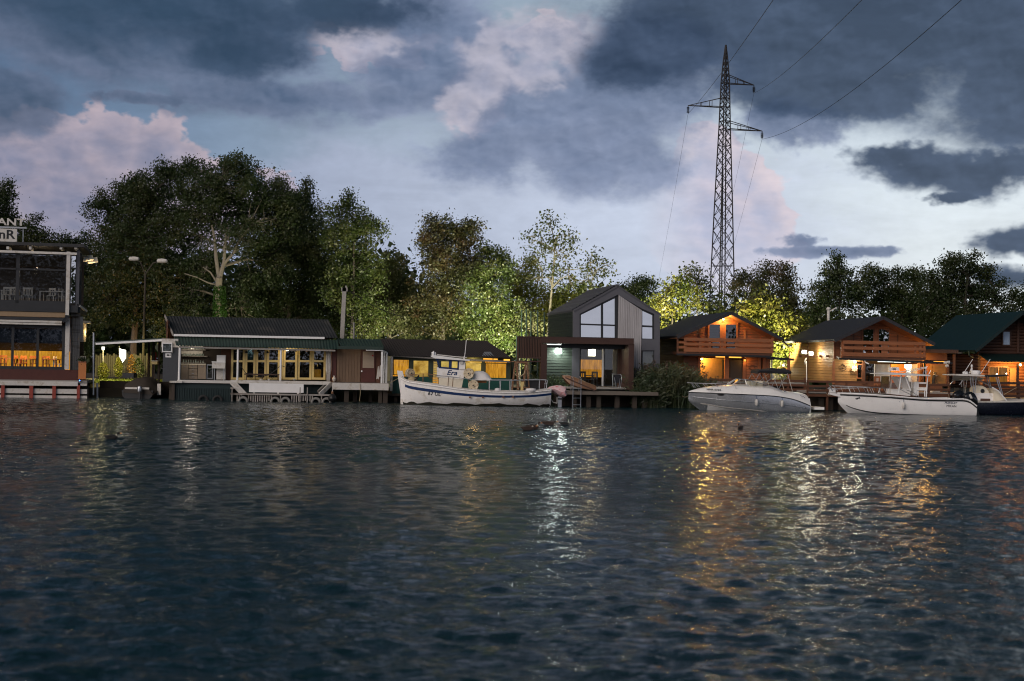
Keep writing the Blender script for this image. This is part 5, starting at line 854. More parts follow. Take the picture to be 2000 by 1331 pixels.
# ---------------------------------------------------------------- grey modern house
def gable_roof(root, mat, xl, zl, xa, za, xr, zr, y0, y1, th=.14, name='roof', fascia=None, soffit=None):
    if soffit:
        for x, z in ((xl, zl), (xr, zr)): MB().slab([(x, y0 + .06, z - th - .004), (xa, y0 + .06, za - th - .004), (xa, .3, za - th - .004), (x, .3, z - th - .004)], .025).build('soffit', soffit, root)
    for (x, z), nm in (((xl, zl), name), ((xr, zr), name)): MB().slab([(x, y0, z), (xa, y0, za), (xa, y1, za), (x, y1, z)], th).build(nm, mat, root)
    if fascia:
        for x, z in ((xl, zl), (xr, zr)): MB().bar((x, y0 - .025, z - th * .62), (xa, y0 - .025, za - th * .62), .04, .2).build('barge_board', fascia, root)
def modern_house():
    F = Frame(1180, 740, 88, 10); root = F.root('modern_house', 'modern dark grey gabled house with tall windows and a brown framed porch', 'house'); D = 8.2
    xl, xr, xa = F.X(1120, 700), F.X(1288.5, 700), F.X(1206.5, 560); zl, zr, za = F.Z(1120, 605.5), F.Z(1288, 613), F.Z(1206.5, 558.5); z0 = F.Z(1200, 756)
    zroof = lambda x: zl + (za - zl) * (x - xl) / (xa - xl) if x < xa else za + (zr - za) * (x - xa) / (xr - xa)
    P = lambda px, py: F.p(px, py)
    def wallpoly(pts, y0, y1, name, mat, **k): return MB().prism([P(*q) for q in pts], y0, y1).build(name, mat, root, **k)
    for pts in ([(1120, 605.5), (1206.5, 558.5), (1206.5, 576), (1132, 613.5), (1132, 756), (1120, 756)], [(1206.5, 558.5), (1288.5, 613), (1288.5, 756), (1278, 756), (1278, 614), (1253, 603), (1206.5, 576)],
                [(1253, 663), (1278, 663), (1278, 685), (1253, 685)], [(1253, 738), (1278, 738), (1278, 756), (1253, 756)]): wallpoly(pts, -.02, .25, 'facade_frame', 'house_grey')
    # tall windows: frame with four panes, the upper ones cut by the roof slope
    def pentwin(out, bars, panes, lab):
        m = MB()
        for r in bars: q = MB().prism([P(*c) for c in r], .05, .15); m.add(q.v, q.f)
        fr = m.build('window', 'dark_frame', root, label=lab)
        for r in panes: MB().prism([P(*c) for c in r], .1, .11).build('pane', 'glass_mirror', fr)
    pentwin(None, [[(1132, 611), (1206.5, 574), (1206.5, 580.5), (1132, 617)], [(1132, 612), (1135, 612), (1135, 662), (1132, 662)], [(1174.5, 591), (1178.5, 589), (1178.5, 662), (1174.5, 662)], [(1201.5, 577), (1207, 575), (1207, 662), (1201.5, 662)], [(1132, 632), (1203, 634.5), (1203, 637.5), (1132, 635)], [(1132, 658.5), (1204, 660), (1204, 664), (1132, 663)]],
            [[(1134, 614), (1175.5, 594), (1175.5, 634), (1134, 633)], [(1177.5, 592), (1202.5, 580), (1202.5, 635.5), (1177.5, 634)], [(1134, 634.5), (1175.5, 636), (1175.5, 660), (1134, 659.5)], [(1177.5, 636.5), (1202.5, 637), (1202.5, 661), (1177.5, 660.5)]], 'tall five-sided window reflecting the pale sky')
    pentwin(None, [[(1252.5, 602), (1279, 614), (1279, 618), (1252.5, 606)], [(1252.5, 604), (1255, 604), (1255, 664), (1252.5, 664)], [(1275, 613), (1279, 614), (1279, 664), (1275, 664)], [(1254, 635.5), (1276, 636.5), (1276, 640), (1254, 639)], [(1253, 661.5), (1278, 662), (1278, 665), (1253, 665)]],
            [[(1254.5, 607), (1275.5, 616.5), (1275.5, 637), (1254.5, 636.5)], [(1254.5, 639), (1275.5, 639.5), (1275.5, 662), (1254.5, 662)]], 'narrow slope-topped window at the right')
    q = window(F, (1253, 685, 1278, 738), .1, root, 'dark_frame', 'glass_door', .06); rb(F, (1255, 687, 1276, 737), .45, .5).build('curtain', 'curtain', root)
    pb = MB(); x0, x1 = F.X(1207, 670), F.X(1252.5, 670)
    for i in range(13):
        a, b = x0 + (x1 - x0) * i / 13, x0 + (x1 - x0) * (i + 1) / 13 - .015; top = lambda x: zroof(x) - .55; MB().prism([(a, z0), (b, z0), (b, top(b)), (a, top(a))], -.06 - .006 * (i % 3), .1).build('facade_board', 'pale_board', root)
    # side wall, roof with courses, interior
    boards_side(MB(), xl + .02, .26, D, z0, zl - .06, .17).build('side_cladding', 'dark_plank', root, kind='stuff'); MB().box(xr - .05, xr, .26, D, z0, zr - .1).build('side_wall', 'house_grey', root); MB().box(xl + .1, xr - .1, D - .1, D, z0, zl).build('rear_wall', 'house_grey', root)
    for (x, z), s in (((xl - .06, zl - .03), -1), ((xr + .06, zr - .03), 1)):
        MB().slab([(x, -.06, z), (xa, -.06, za + .03), (xa, D + .1, za + .03), (x, D + .1, z)], .10).build('roof', 'grey_shingle', root)
        n = 13
        for i in range(n):
            t0, t1 = i / n, (i + 1) / n; a, b = (x + (xa - x) * t0, z + (za + .03 - z) * t0), (x + (xa - x) * t1, z + (za + .03 - z) * t1)
            MB().add([(a[0], .3, a[1] + .085), (a[0], D, a[1] + .085), (b[0], D, b[1] + .03), (b[0], .3, b[1] + .03), (a[0], .3, a[1] + .01), (a[0], D, a[1] + .01)], [(0, 1, 2, 3), (4, 5, 1, 0)]).build('shingle', 'grey_shingle', root)
    MB().box(xa - .1, xa + .1, -.06, D, za + .0, za + .09).build('ridge_cap', 'grey_shingle', root)
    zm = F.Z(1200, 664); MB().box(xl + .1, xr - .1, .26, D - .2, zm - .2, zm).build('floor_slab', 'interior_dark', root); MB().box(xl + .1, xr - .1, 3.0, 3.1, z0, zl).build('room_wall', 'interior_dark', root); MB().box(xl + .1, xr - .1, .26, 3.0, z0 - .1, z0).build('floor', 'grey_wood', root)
    rb(F, (1133, 703, 1178, 737), 1.4, 1.5).build('glow_curtain', 'window_orange', root); rb(F, (1149, 682, 1163, 696), 1.35, 1.38).build('lit_panel', 'lamp_soft', root); lamp(root, (F.X(1158, 690, .8), .8, F.Z(1158, 688, .8)), 35, (1, .75, .4), .1)
    # porch
    yf = -2.0
    rb(F, (1056, 659.5, 1238, 672), yf, -.03).build('porch_roof', 'porch_brown', root); rb(F, (1056, 672.3, 1068, 762), yf, yf + .35).build('porch_post', 'porch_brown', root); rb(F, (1228, 672.3, 1238, 762), yf, -.03).build('porch_pier', 'porch_brown', root)
    rb(F, (1068, 672.4, 1228, 681), yf + 1.1, yf + 1.25).build('porch_header', 'dark_frame', root); rb(F, (1068, 672.4, 1096, 674), yf + .1, yf + .25).build('strip_light', 'strip_white', root)
    boards_h(MB(), F.X(1062, 700, -.1), xl + .05, z0, F.Z(1090, 672, -.1), -.1, .17).build('porch_cladding', 'green_plank', root, kind='stuff')
    rb(F, (1117, 674, 1132, 756), -.14, -.03).build('porch_column', 'house_grey', root)
    q = boards_v(MB(), F.X(1206, 715, -.08), F.X(1229, 715, -.08), z0, F.Z(1215, 672, -.08), -.08, .13); q.build('porch_boards', 'brown_wood', root, kind='stuff')
    d = window(F, (1132, 681, 1178, 755), .02, root, 'dark_frame', 'glass_door', .06, 'sliding_door'); rb(F, (1176, 681, 1179, 755), -.06, .0).build('door_stile', 'white_paint', root); window(F, (1179, 681, 1206, 755), -.02, root, 'dark_frame', 'glass_door', .05, 'sliding_door'); rb(F, (1197, 684, 1204, 753), .25, .3).build('curtain', 'curtain', root); rb(F, (1180, 684, 1206, 755), .8, .85).build('dark_screen', 'interior_dark', root)
    # slatted screen to the left of the porch
    zs1, zs0 = F.Z(1035, 659, yf), F.Z(1035, 699, yf)
    for i in range(15): px = 1012.5 + i * 3.15; rb(F, (px, 659, px + 2.0, 699), yf + .05, yf + .1).build('screen_slat', 'brown_wood', root)
    rb(F, (1011, 657.5, 1058, 660), yf, yf + .15).build('screen_rail', 'porch_brown', root); rb(F, (1011, 698, 1057, 700.5), yf, yf + .15).build('screen_rail', 'porch_brown', root); rb(F, (1011, 705, 1056, 707.5), yf, yf + .15).build('screen_rail', 'porch_brown', root); rb(F, (1010, 657, 1013, 762), yf, yf + .1).build('screen_post', 'brown_wood', root)
    rb(F, (1013, 660, 1057, 698), yf + .5, yf + .55).build('screen_backing', 'dark_plank', root)
    t = F.root('porch_wall_light', 'bright cool white wall light on the green porch boards of the grey house', 'wall lamp'); x, y, z = F.p3(1090, 686, -.3); MB().box(x - .1, x + .1, -.2, -.13, z - .1, z + .1).build('mount', 'black_plastic', t)
    MB().box(x - .16, x + .18, -.36, -.21, z - .13, z + .13).build('lens', 'lamp_white', t); lamp(t, (x + .02, -.5, z + .1), 130, (.95, 1, .90), .1, 130, rot=(R(30), 0, 0)); lamp(t, (x + .02, -.5, z), 34, (.97, 1, .90), .12)
    MB().bar((x + .3, -.28, z + .1), (x + .62, -.28, z + .12), .05).build('arm', 'dark_frame', t)
    # deck on piles
    zd = F.Z(1200, 765.5, -3.6); xd0, xd1 = F.X(1098, 768, -3.6), F.X(1286, 770, -3.6)
    nb = 16
    for i in range(nb): y = -3.55 + i * .24; MB().box(xd0, xd1, y, y + .225, zd - .06, zd).build('deck_board', 'deck_wood', root)
    rb(F, (1098, 766, 1286, 772), -3.62, -3.56).build('deck_edge', 'deck_wood', root)
    for px in (1118, 1146, 1166, 1202, 1236, 1255, 1279): rb(F, (px, 773, px + 8, 800), -3.2 + .4 * (px % 2), -2.95 + .4 * (px % 2)).build('pile', 'pile_wood', root)
    MB().box(xl - 1.5, xr, -1.5, D, z0 - .12, z0 - .005).build('ground_slab', 'concrete', root); MB().box(xd0, xd1, -1.2, -1.1, -.8, zd - .07).build('quay_wall', 'pile_wood', root)
    # things on the deck
    t = F.root('boarding_ladder', 'aluminium ladder with hooped rails from the grey house deck into the river', 'ladder')
    for px in (1118.5, 1134): MB().tube([F.p3(px, 798, -3.72), F.p3(px + 1, 740, -3.72), F.p3(px - 1.5, 736, -3.55), F.p3(px - 3, 742, -3.3), F.p3(px - 3.5, 765, -3.25)], .025, 6).build('rail', 'metal_grey', t)
    for py in (760, 778, 791): MB().tube([F.p3(1118.5, py, -3.72), F.p3(1134, py, -3.72)], .022, 6).build('rung', 'metal_grey', t)
    t = F.root('upturned_dinghy', 'brown upturned dinghy lying tilted on the grey house deck', 'dinghy'); m = MB(); st = [(1100, 733.5, 737, .12), (1112, 733, 750, .5), (1130, 739, 757, .72), (1148, 747, 761, .74), (1163, 752.5, 762, .62)]
    for px, top, bot, b in st:
        x, zt = F.p(px, top, -3.0); zb = F.Z(px, bot, -3.0); m.v += [(x, -3.0 + b * math.sin(a) * .9 + .3, zb + (zt - zb) * max(0, math.cos(a)) ** .7) for a in [R(-90 + 22.5 * k) for k in range(9)]]
    m.f = [(j * 9 + i, j * 9 + i + 1, (j + 1) * 9 + i + 1, (j + 1) * 9 + i) for j in range(4) for i in range(8)] + [tuple(range(36, 45))]; m.build('hull', 'dinghy_brown', t, smooth=True)
    MB().bar(F.p3(1104, 738, -3.75), F.p3(1162, 763, -3.75), .04, .07).build('gunwale', 'brown_wood', t)
    t = F.root('folding_chair', 'folded aluminium chair leaning by the right porch pier', 'chair')
    for a, b in (((1196, 731), (1197, 757)), ((1199, 730), (1203, 757)), ((1214.5, 733), (1212, 759)), ((1212, 732), (1209, 757))): MB().tube([F.p3(*a, -1.9), F.p3(*b, -2.2)], .018, 6).build('leg', 'metal_grey', t)
    MB().tube([F.p3(1195, 730.5, -1.92), F.p3(1213, 732, -1.92)], .018, 6).build('crossbar', 'metal_grey', t); rb(F, (1198, 733, 1212, 748), -2.0, -1.98).build('seat', 'canvas_black', t); MB().tube([F.p3(1186, 756, -2.4), F.p3(1213, 759, -2.4)], .018, 6).build('crossbar', 'metal_grey', t)
    for i, (px, a) in enumerate(((1141, .5), (1158, -.6))): chair(F.world(F.X(px, 755, -1.1), -1.1, z0 + .0), a, 'black_plastic', ('black porch chair nearer the dinghy', 'black porch chair nearer the white door stile')[i], 'black chairs on the porch of the grey house')
    table(F.world(F.X(1150, 755, -.6), -.6, z0), .6, .5, 'black_plastic', 'small black table between the two porch chairs', 'porch table', .7)
    t = F.root('agave_plant', 'spiky agave plant at the foot of the right porch pier', 'plant', None, F.p3(1245, 757, -1.2))
    for k in range(15):
        a = k * 2.4; h = .35 + .5 * ((k * 7) % 5) / 5; w = .04; d = Vector((math.cos(a), math.sin(a), 0)); s = Vector((-d.y, d.x, 0)) * w
        p = [d * .03, d * .22 + Vector((0, 0, h * .7)), d * .5 + Vector((0, 0, h * .85))]; MB().add([p[0] - s, p[0] + s, p[1] + s * .8, p[1] - s * .8, p[2]], [(0, 1, 2, 3), (3, 2, 4)]).build('leaf', 'leaf_pale', t)
modern_house()
def mesh_fence():
    F = Frame(1030, 690, 96, 0); t = F.root('mesh_fence', 'green metal court fence posts standing left of the grey house', 'fence')
    for px, top in ((1009, 650), (1019, 600), (1028, 598), (1037, 602), (1050, 600), (1063, 604)): MB().tube([F.p3(px, 745, 0), F.p3(px, top + 6, 0)], .045, 6).build('post', 'green_metal', t)
    for py in (625, 694, 724): MB().tube([F.p3(1000, py, .06), F.p3(1066, py + 1, .06)], .02, 5).build('rail', 'green_metal', t)
mesh_fence()
# ---------------------------------------------------------------- timber cabins
def rails(F, root, rows, y, x0, x1, mat='cabin_wood', name='rail_board', th=.05):
    for a, b in rows: rb(F, (x0, a, x1, b), y, y + th).build(name, mat, root)
def left_cabin():
    F = Frame(1425, 740, 91, 8); root = F.root('brown_cabin', 'left brown timber cabin with a warm lamp glowing under its gable', 'cabin', 'timber cabins on the right'); yr, D = -1.5, 8.5
    xl, zl = F.p(1322, 656, yr); xa, za = F.p(1428.5, 609, yr); xr, zr = F.p(1529, 660.5, yr)
    gable_roof(root, 'slate_shingle', xl, zl, xa, za, xr, zr, yr, D, .15, fascia='slate_shingle', soffit='cabin_wood')
    und = lambda x: (zl + (za - zl) * (x - xl) / (xa - xl) if x < xa else za + (zr - za) * (x - xa) / (xr - xa)) - .17
    def clip(z): z = z + .17; return (xl + (xa - xl) * (z - zl) / (za - zl) if z > zl else -99, xr + (xa - xr) * (z - zr) / (za - zr) if z > zr else 99)
    w0, w1 = F.X(1336, 675), F.X(1506, 675); zm, z0, zg = F.Z(1425, 694), F.Z(1425, 742), F.Z(1425, 760)
    k0 = 0
    def wall_boards(x0, x1, a, b, y, mat, clipf=None, step=.17):
        n = max(1, round((b - a) / step)); h = (b - a) / n
        for i in range(n):
            m = boards_h(MB(), x0, x1, a + i * h, a + (i + 1) * h, y, h, clip=clipf)
            if m.v: m.build('wall_board', mat, root)
    wall_boards(w0, w1, zm, za - .2, 0, 'cabin_wood', clip)
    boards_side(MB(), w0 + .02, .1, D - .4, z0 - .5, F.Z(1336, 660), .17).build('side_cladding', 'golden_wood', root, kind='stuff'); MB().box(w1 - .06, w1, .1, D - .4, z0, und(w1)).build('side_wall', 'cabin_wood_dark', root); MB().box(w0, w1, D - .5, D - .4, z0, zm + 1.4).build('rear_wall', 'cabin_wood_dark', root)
    for (a, b, c) in ((1385, 1406, .0), (1417, 1438, .0)):
        f = window(F, (a - 3, 631, b + 3, 689), -.06, root, 'cabin_wood', 'glass_dark', .11, 'balcony_door', rails=(.38,)); rb(F, (a + .5, 634, b - .5, 662), .0, .02).build('curtain', 'curtain_white', f)
    rb(F, (1407.5, 628, 1415.5, 691), -.1, -.04).build('door_post', 'cabin_wood', root); rb(F, (1380, 628.5, 1443, 631), -.1, -.04).build('door_lintel', 'cabin_wood', root); rb(F, (1453, 645, 1457, 666), -.06, -.03).build('trim', 'orange_wood', root); rb(F, (1365, 643, 1368, 690), -.06, -.03).build('trim', 'cabin_wood_dark', root)
    yb = -1.35
    MB().box(F.X(1323, 690, yb), F.X(1509, 690, yb), yb, -.05, zm - .02, F.Z(1425, 689, yb)).build('balcony_floor', 'cabin_wood_dark', root)
    rails(F, root, ((661.5, 667.5), (671.5, 676.5), (680.5, 689)), yb - .06, 1336, 1510)
    for a in (1336, 1365, 1384, 1408, 1437, 1506): rb(F, (a, 661, a + 5, 690), yb, yb + .07).build('rail_post', 'cabin_wood', root)
    rb(F, (1322, 654, 1325.5, 692), yb + .02, yb + .1).build('rail_post', 'cabin_wood_dark', root)
    for px in (1489, 1497): rb(F, (px, 662, px + 1.6, 690), yb + .05, yb + .08).build('baluster', 'cabin_wood', root)
    for a, b in ((656, 662), (667, 671), (676, 681)):
        z1, z_ = F.Z(1330, a, yb), F.Z(1330, b, yb); MB().box(F.X(1323, 670, yb), F.X(1336, 670, yb), yb + .02, yb + .07, z_, z1).build('rail_board', 'cabin_wood', root)
    t = F.root('gable_lamp', 'warm lamp glowing under the gable peak of the left cabin', 'lamp'); x, y, z = F.p3(1412.5, 624, -.12); MB().box(x - .05, x + .05, -.12, -.04, z - .1, z + .06).build('mount', 'black_plastic', t); glow('bulb', 'lamp_warm', t, (x, -.18, z), .06); lamp(t, (x, -.5, z), 125, (1, .58, .16), .07)
    MB().bar(F.p3(1321, 692.5, yb), F.p3(1506, 697, yb), .1, .12).build('gutter', 'black_plastic', root)
    # ground floor
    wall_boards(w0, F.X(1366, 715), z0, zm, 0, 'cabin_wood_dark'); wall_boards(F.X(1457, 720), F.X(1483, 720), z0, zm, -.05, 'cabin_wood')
    rb(F, (1366, 700, 1414, 742), .55, .65).build('recess_wall', 'golden_wood', root); rb(F, (1363.5, 697, 1368, 742), -.1, .5).build('post', 'cabin_wood', root); rb(F, (1413, 703, 1416, 742), .25, .55).build('dark_gap', 'black_plastic', root)
    for a, b in ((1415.5, 1424), (1451, 1457), (1481.5, 1486), (1490, 1497)): rb(F, (a, 699, b, 742), -.12, .05).build('post', 'cabin_wood', root)
    rb(F, (1424.5, 703, 1451, 742), .0, .06).build('door', 'interior_dark', root); rb(F, (1486.5, 700, 1490, 742), .05, .1).build('wall_strip', 'cabin_wood_dark', root); rb(F, (1497, 700, 1503, 742), .0, .1).build('wall_strip', 'cabin_wood', root)
    rb(F, (1366, 696, 1500, 699.4), -.08, .02).build('lintel', 'cabin_wood_dark', root)
    for r in ((1398, 694.8, 1416, 698.6), (1424, 695.4, 1448, 699.6)): rb(F, r, -.13, -.10).build('light_strip', 'strip_warm', root)
    x, z = F.p(1470, 719, -.12); MB().tube([(x + .28, -.11, z + .1), (x - .1, -.11, z + .17), (x - .25, -.11, z), (x - .05, -.11, z - .15), (x + .2, -.11, z - .1), (x + .1, -.11, z + .05)], .018, 5).build('ornament', 'brown_wood', root)
    t = F.root('porch_lamp', 'orange porch lamp lighting the recess of the left cabin', 'lamp'); x, y, z = F.p3(1370.5, 702, .3); glow('bulb', 'lamp_warm', t, (x, .3, z), .07); MB().box(x - .03, x + .03, .27, .33, z + .06, z + .14).build('mount', 'black_plastic', t); lamp(t, (x + .1, .05, z - .08), 115, (1, .62, .15), .08)
    t = F.root('wall_lantern', 'small orange lantern beside the dark door of the left cabin', 'lamp'); x, y, z = F.p3(1455, 704.5, -.22); MB().box(x - .05, x + .05, -.24, -.14, z - .06, z + .06).build('lantern', 'strip_warm', t); MB().box(x - .07, x + .07, -.26, -.13, z + .06, z + .09).build('cap', 'black_plastic', t); lamp(t, (x, -.34, z), 12, (1, .5, .12), .05)
    # deck with board rail behind the motorboat
    yd = -2.6; zd = F.Z(1450, 746, yd)
    MB().box(F.X(1345, 746, yd), F.X(1575, 746, yd), yd, 0, zd - .16, zd).build('deck', 'grey_wood', root)
    rails(F, root, ((741, 745.5), (749.5, 754), (758, 762.5), (767, 772), (776, 781)), yd - .05, 1384, 1574, 'cabin_wood_dark')
    for px in (1386, 1424, 1462, 1500, 1537, 1570): rb(F, (px, 738, px + 4, 800), yd, yd + .1).build('rail_post', 'cabin_wood_dark', root)
    rb(F, (1378, 741, 1422, 746), yd + .2, yd + .6).build('deck_bench', 'cabin_wood', root)
    for px in (1352, 1400, 1450, 1500, 1550): rb(F, (px, 782, px + 8, 806), yd + .4, yd + .6).build('pile', 'pile_wood', root)
    MB().box(F.X(1330, 746, -1.2), F.X(1590, 746, -1.2), -1.2, -1.1, -.8, zd - .17).build('quay_wall', 'pile_wood', root)
    MB().bar(F.p3(1497, 699, -.6), F.p3(1550, 703, -.6), .12, .14).build('pergola_beam', 'black_plastic', root); rb(F, (1538, 703, 1543, 790), -.7, -.58).build('pergola_post', 'cabin_wood', root); MB().tube([F.p3(1530, 662, -1.3), F.p3(1531, 668, -1.2), F.p3(1538, 675, -.9), F.p3(1546, 677, -.4)], .05, 6).build('downpipe', 'black_plastic', root)
    G = Frame(1520, 735, 100, 0); t = G.root('garden_kiosk', 'white edged lit kiosk seen through the gap between the cabins', 'kiosk'); rb(G, (1490, 709, 1545, 716.5), -.4, 2).build('roof_fascia', 'white_paint', t); rb(G, (1490, 716.6, 1545, 722), -.2, 1.5).build('band', 'orange_wood', t); rb(G, (1490, 722, 1545, 752), .6, .7).build('wall', 'cream', t); lamp(t, (G.X(1520, 725, -.5), -.8, G.Z(1520, 722, -.5)), 60, (1, .88, .6), .15)
    chair(G.world(G.X(1516, 750, -1), -1, .8), .6, 'green_metal', 'pale green chair left of its pair under the kiosk', 'green chairs by the kiosk'); chair(G.world(G.X(1530, 750, -1), -1, .8), -.5, 'green_metal', 'pale green chair right of its pair under the kiosk', 'green chairs by the kiosk')
left_cabin()
def right_cabin():
    F = Frame(1720, 740, 90, 8); root = F.root('brown_cabin', 'middle brown timber cabin with a floodlit pale side wall', 'cabin', 'timber cabins on the right'); yr, D = -1.5, 8.2
    xl, zl = F.p(1631, 663, yr); xa, za = F.p(1725, 618, yr); xr, zr = F.p(1826, 670.5, yr)
    gable_roof(root, 'slate_shingle', xl - .05, zl, xa, za, xr, zr, yr, D + .3, .15, fascia='slate_shingle', soffit='cabin_wood')
    def clip(z): z = z + .17; return (xl + (xa - xl) * (z - zl) / (za - zl) if z > zl else -99, xr + (xa - xr) * (z - zr) / (za - zr) if z > zr else 99)
    w0, w1 = F.X(1629, 700), F.X(1806, 700); zm, z0 = F.Z(1720, 703), F.Z(1720, 748)
    def wall_boards(x0, x1, a, b, y, mat, clipf=None, step=.17):
        n = max(1, round((b - a) / step)); h = (b - a) / n
        for i in range(n):
            m = boards_h(MB(), x0, x1, a + i * h, a + (i + 1) * h, y, h, clip=clipf)
            if m.v: m.build('wall_board', mat, root)
    wall_boards(w0 + .05, w1, zm, za - .2, 0, 'cabin_wood', clip)
    zt = F.Z(1629, 664); n = 15
    for i in range(n):
        h = (zt - z0) / n; boards_side(MB(), w0, .02, D, z0 + i * h, z0 + (i + 1) * h, h).build('side_board', 'golden_wood', root)
    MB().box(w0 - .06, w0 + .04, -.08, .02, z0, zt).build('corner_trim', 'cabin_wood', root); MB().box(w0 - .06, w0 + .02, D, D + .1, z0, zt).build('corner_trim', 'cabin_wood_dark', root); MB().box(w0 - .055, w0, 4.6, 4.75, z0, zt).build('side_trim', 'cabin_wood_dark', root)
    for k in range(5): y = .9 + k * 1.25; MB().box(w0 - .18, w0, y, y + .12, zm + .1, zm + .24).build('beam_end', 'cabin_wood_dark', root)
    MB().box(w1 - .06, w1, .1, D, z0, zm + 1.2).build('side_wall', 'cabin_wood_dark', root); MB().box(w0 + .1, w1, D - .1, D, z0, zm + 1.3).build('rear_wall', 'cabin_wood_dark', root); MB().box(w0 + .1, w1 - .1, 2.4, 2.5, z0, zm).build('room_wall', 'interior_dark', root)
    for a, b in ((1685, 1706), (1715.5, 1736.5)): window(F, (a - 1.5, 641.5, b + 1.5, 696), -.06, root, 'cabin_wood', 'glass_mirror', .07, 'balcony_door', rails=(.5,))
    rb(F, (1707.5, 640, 1714, 700), -.1, -.04).build('door_post', 'cabin_wood', root); rb(F, (1682, 638, 1740, 641), -.1, -.04).build('door_lintel', 'cabin_wood', root); rb(F, (1666, 653, 1668.5, 690), -.05, -.03).build('trim', 'cabin_wood_dark', root); rb(F, (1752, 654, 1754.5, 690), -.05, -.03).build('trim', 'cabin_wood_dark', root)
    yb = -1.35
    MB().box(F.X(1645, 698, yb), F.X(1808, 698, yb), yb, -.05, zm, F.Z(1725, 698.5, yb)).build('balcony_floor', 'cabin_wood_dark', root)
    rails(F, root, ((667, 673.5), (678, 684), (690, 697.5)), yb - .06, 1646, 1808)
    for a in (1645, 1722, 1786, 1796, 1803.5): rb(F, (a, 667 + (0 if a < 1700 else 1), a + (12 if a == 1722 else 4), 700), yb, yb + .07).build('rail_post', 'cabin_wood', root)
    rb(F, (1803, 664, 1807, 670), yb, yb + .1).build('post_cap', 'cabin_wood', root); rb(F, (1643, 665, 1647, 702), yb + .08, yb + .16).build('rail_post', 'cabin_wood', root)
    MB().bar(F.p3(1638, 701, yb), F.p3(1860, 710, yb), .1, .12).build('gutter', 'black_plastic', root)
    # ground floor
    wall_boards(w0 + .05, F.X(1673, 725), z0, zm - .1, -.02, 'golden_wood'); rb(F, (1629, 702, 1686, 706), -.12, -.06).build('lintel', 'golden_wood', root)
    for a, b, mt in ((1626.5, 1631, 'cabin_wood'), (1684.5, 1690, 'cabin_wood_dark'), (1793, 1797, 'cabin_wood'), (1850, 1854, 'cabin_wood_dark')): rb(F, (a, 706.3, b, 750), -.16, -.03).build('post', mt, root)
    window(F, (1673, 711, 1684.5, 740), .0, root, 'cabin_wood', 'glass_dark', .06); window(F, (1689, 711, 1709, 748), .02, root, 'dark_frame', 'glass_dark', .05, 'door'); rb(F, (1707.5, 711, 1709.5, 748), -.06, -.02).build('door_stile', 'white_paint', root)
    rb(F, (1711, 712, 1737, 748), .1, .14).build('curtain', 'curtain', root); rb(F, (1736.5, 712, 1738.5, 748), -.05, .02).build('door_stile', 'dirty_white', root); rb(F, (1740, 712, 1793, 750), 1.5, 1.55).build('inner_wall', 'orange_wood', root); rb(F, (1780, 712, 1793, 748), .3, .34).build('curtain', 'curtain', root)
    for r, mt in (((1715, 703.8, 1744, 707.6), 'strip_white'), ((1746, 705.2, 1769, 708.4), 'strip_white'), ((1796, 706, 1812, 709.5), 'strip_warm'), ((1824, 706, 1850, 710), 'strip_warm')): rb(F, r, yb + .1, yb + .16).build('light_strip', mt, root)
    x, z = F.p(1647, 718, -.08)
    MB().tube([(x, -.08, z + .22), (x - .1, -.08, z + .1), (x - .2, -.08, z + .08), (x - .17, -.08, z - .12), (x, -.08, z - .19), (x + .17, -.08, z - .12), (x + .2, -.08, z + .08), (x + .1, -.08, z + .1), (x, -.08, z + .22)], .02, 5).build('wall_ornament', 'brown_wood', root); MB().tube([(x - .1, -.08, z - .05), (x, -.08, z + .08), (x + .1, -.08, z - .05), (x - .1, -.08, z - .05)], .015, 5).build('wall_ornament', 'brown_wood', root)
    t = F.root('ship_wheel', 'small ship wheel hanging beside the bright porch lamp', 'ship wheel', None, F.p3(1669, 720, -.2)); m = MB()
    for i in range(16): a, b = 2 * math.pi * i / 16, 2 * math.pi * (i + 1) / 16; m.bar((.15 * math.cos(a), 0, .15 * math.sin(a)), (.15 * math.cos(b), 0, .15 * math.sin(b)), .035)
    m.build('rim', 'cream', t)
    for i in range(4): a = math.pi * i / 4; MB().bar((-.22 * math.cos(a), 0, -.22 * math.sin(a)), (.22 * math.cos(a), 0, .22 * math.sin(a)), .025).build('spoke', 'cream', t)
    t = F.root('porch_lamp', 'bright white porch lamp on the front wall of the middle cabin', 'lamp'); x, y, z = F.p3(1670, 706.5, -.3); glow('bulb', 'lamp_white', t, (x, -.25, z), .09); MB().box(x - .04, x + .04, -.2, -.03, z - .03, z + .05).build('bracket', 'black_plastic', t); lamp(t, (x - .02, -.5, z - .02), 75, (1.0, .86, .55), .1)
    t = F.root('double_floodlight', 'pair of glaring white floodlights on a post by the floodlit cabin side wall', 'floodlight'); yy = 3.0; xw = w0 - .8
    def sp(px, py): return (xw, yy, F.p(px, py, yy)[1])
    Fx = Frame(1575, 720, 92.2, 0)
    def wp(px, py): v = at(px, py, 92.2) - F.o; return Vector((v.dot(F.ex), v.dot(F.ey), v.z))
    a, b = wp(1575.5, 747), wp(1575, 706); MB().tube([a, b, wp(1572, 712), wp(1572, 706), wp(1575, 700)], .03, 6).build('post', 'white_paint', t)
    for px, py, tl in ((1571, 688, -.5), (1584, 691, .6)):
        c = wp(px, py); m = MB().box(-.17, .17, -.05, .07, -.13, .13); m.v = [tuple(Matrix.Rotation(tl, 3, 'Z') @ Vector(v) + c) for v in m.v]; m.build('housing', 'metal_grey', t)
        m = MB().box(-.12, .12, -.075, -.055, -.09, .09); m.v = [tuple(Matrix.Rotation(tl, 3, 'Z') @ Vector(v) + c) for v in m.v]; m.build('lens', 'lamp_white', t); lamp(t, c + Vector((.05, -.4, 0)), 38, (1, .86, .56), .12)
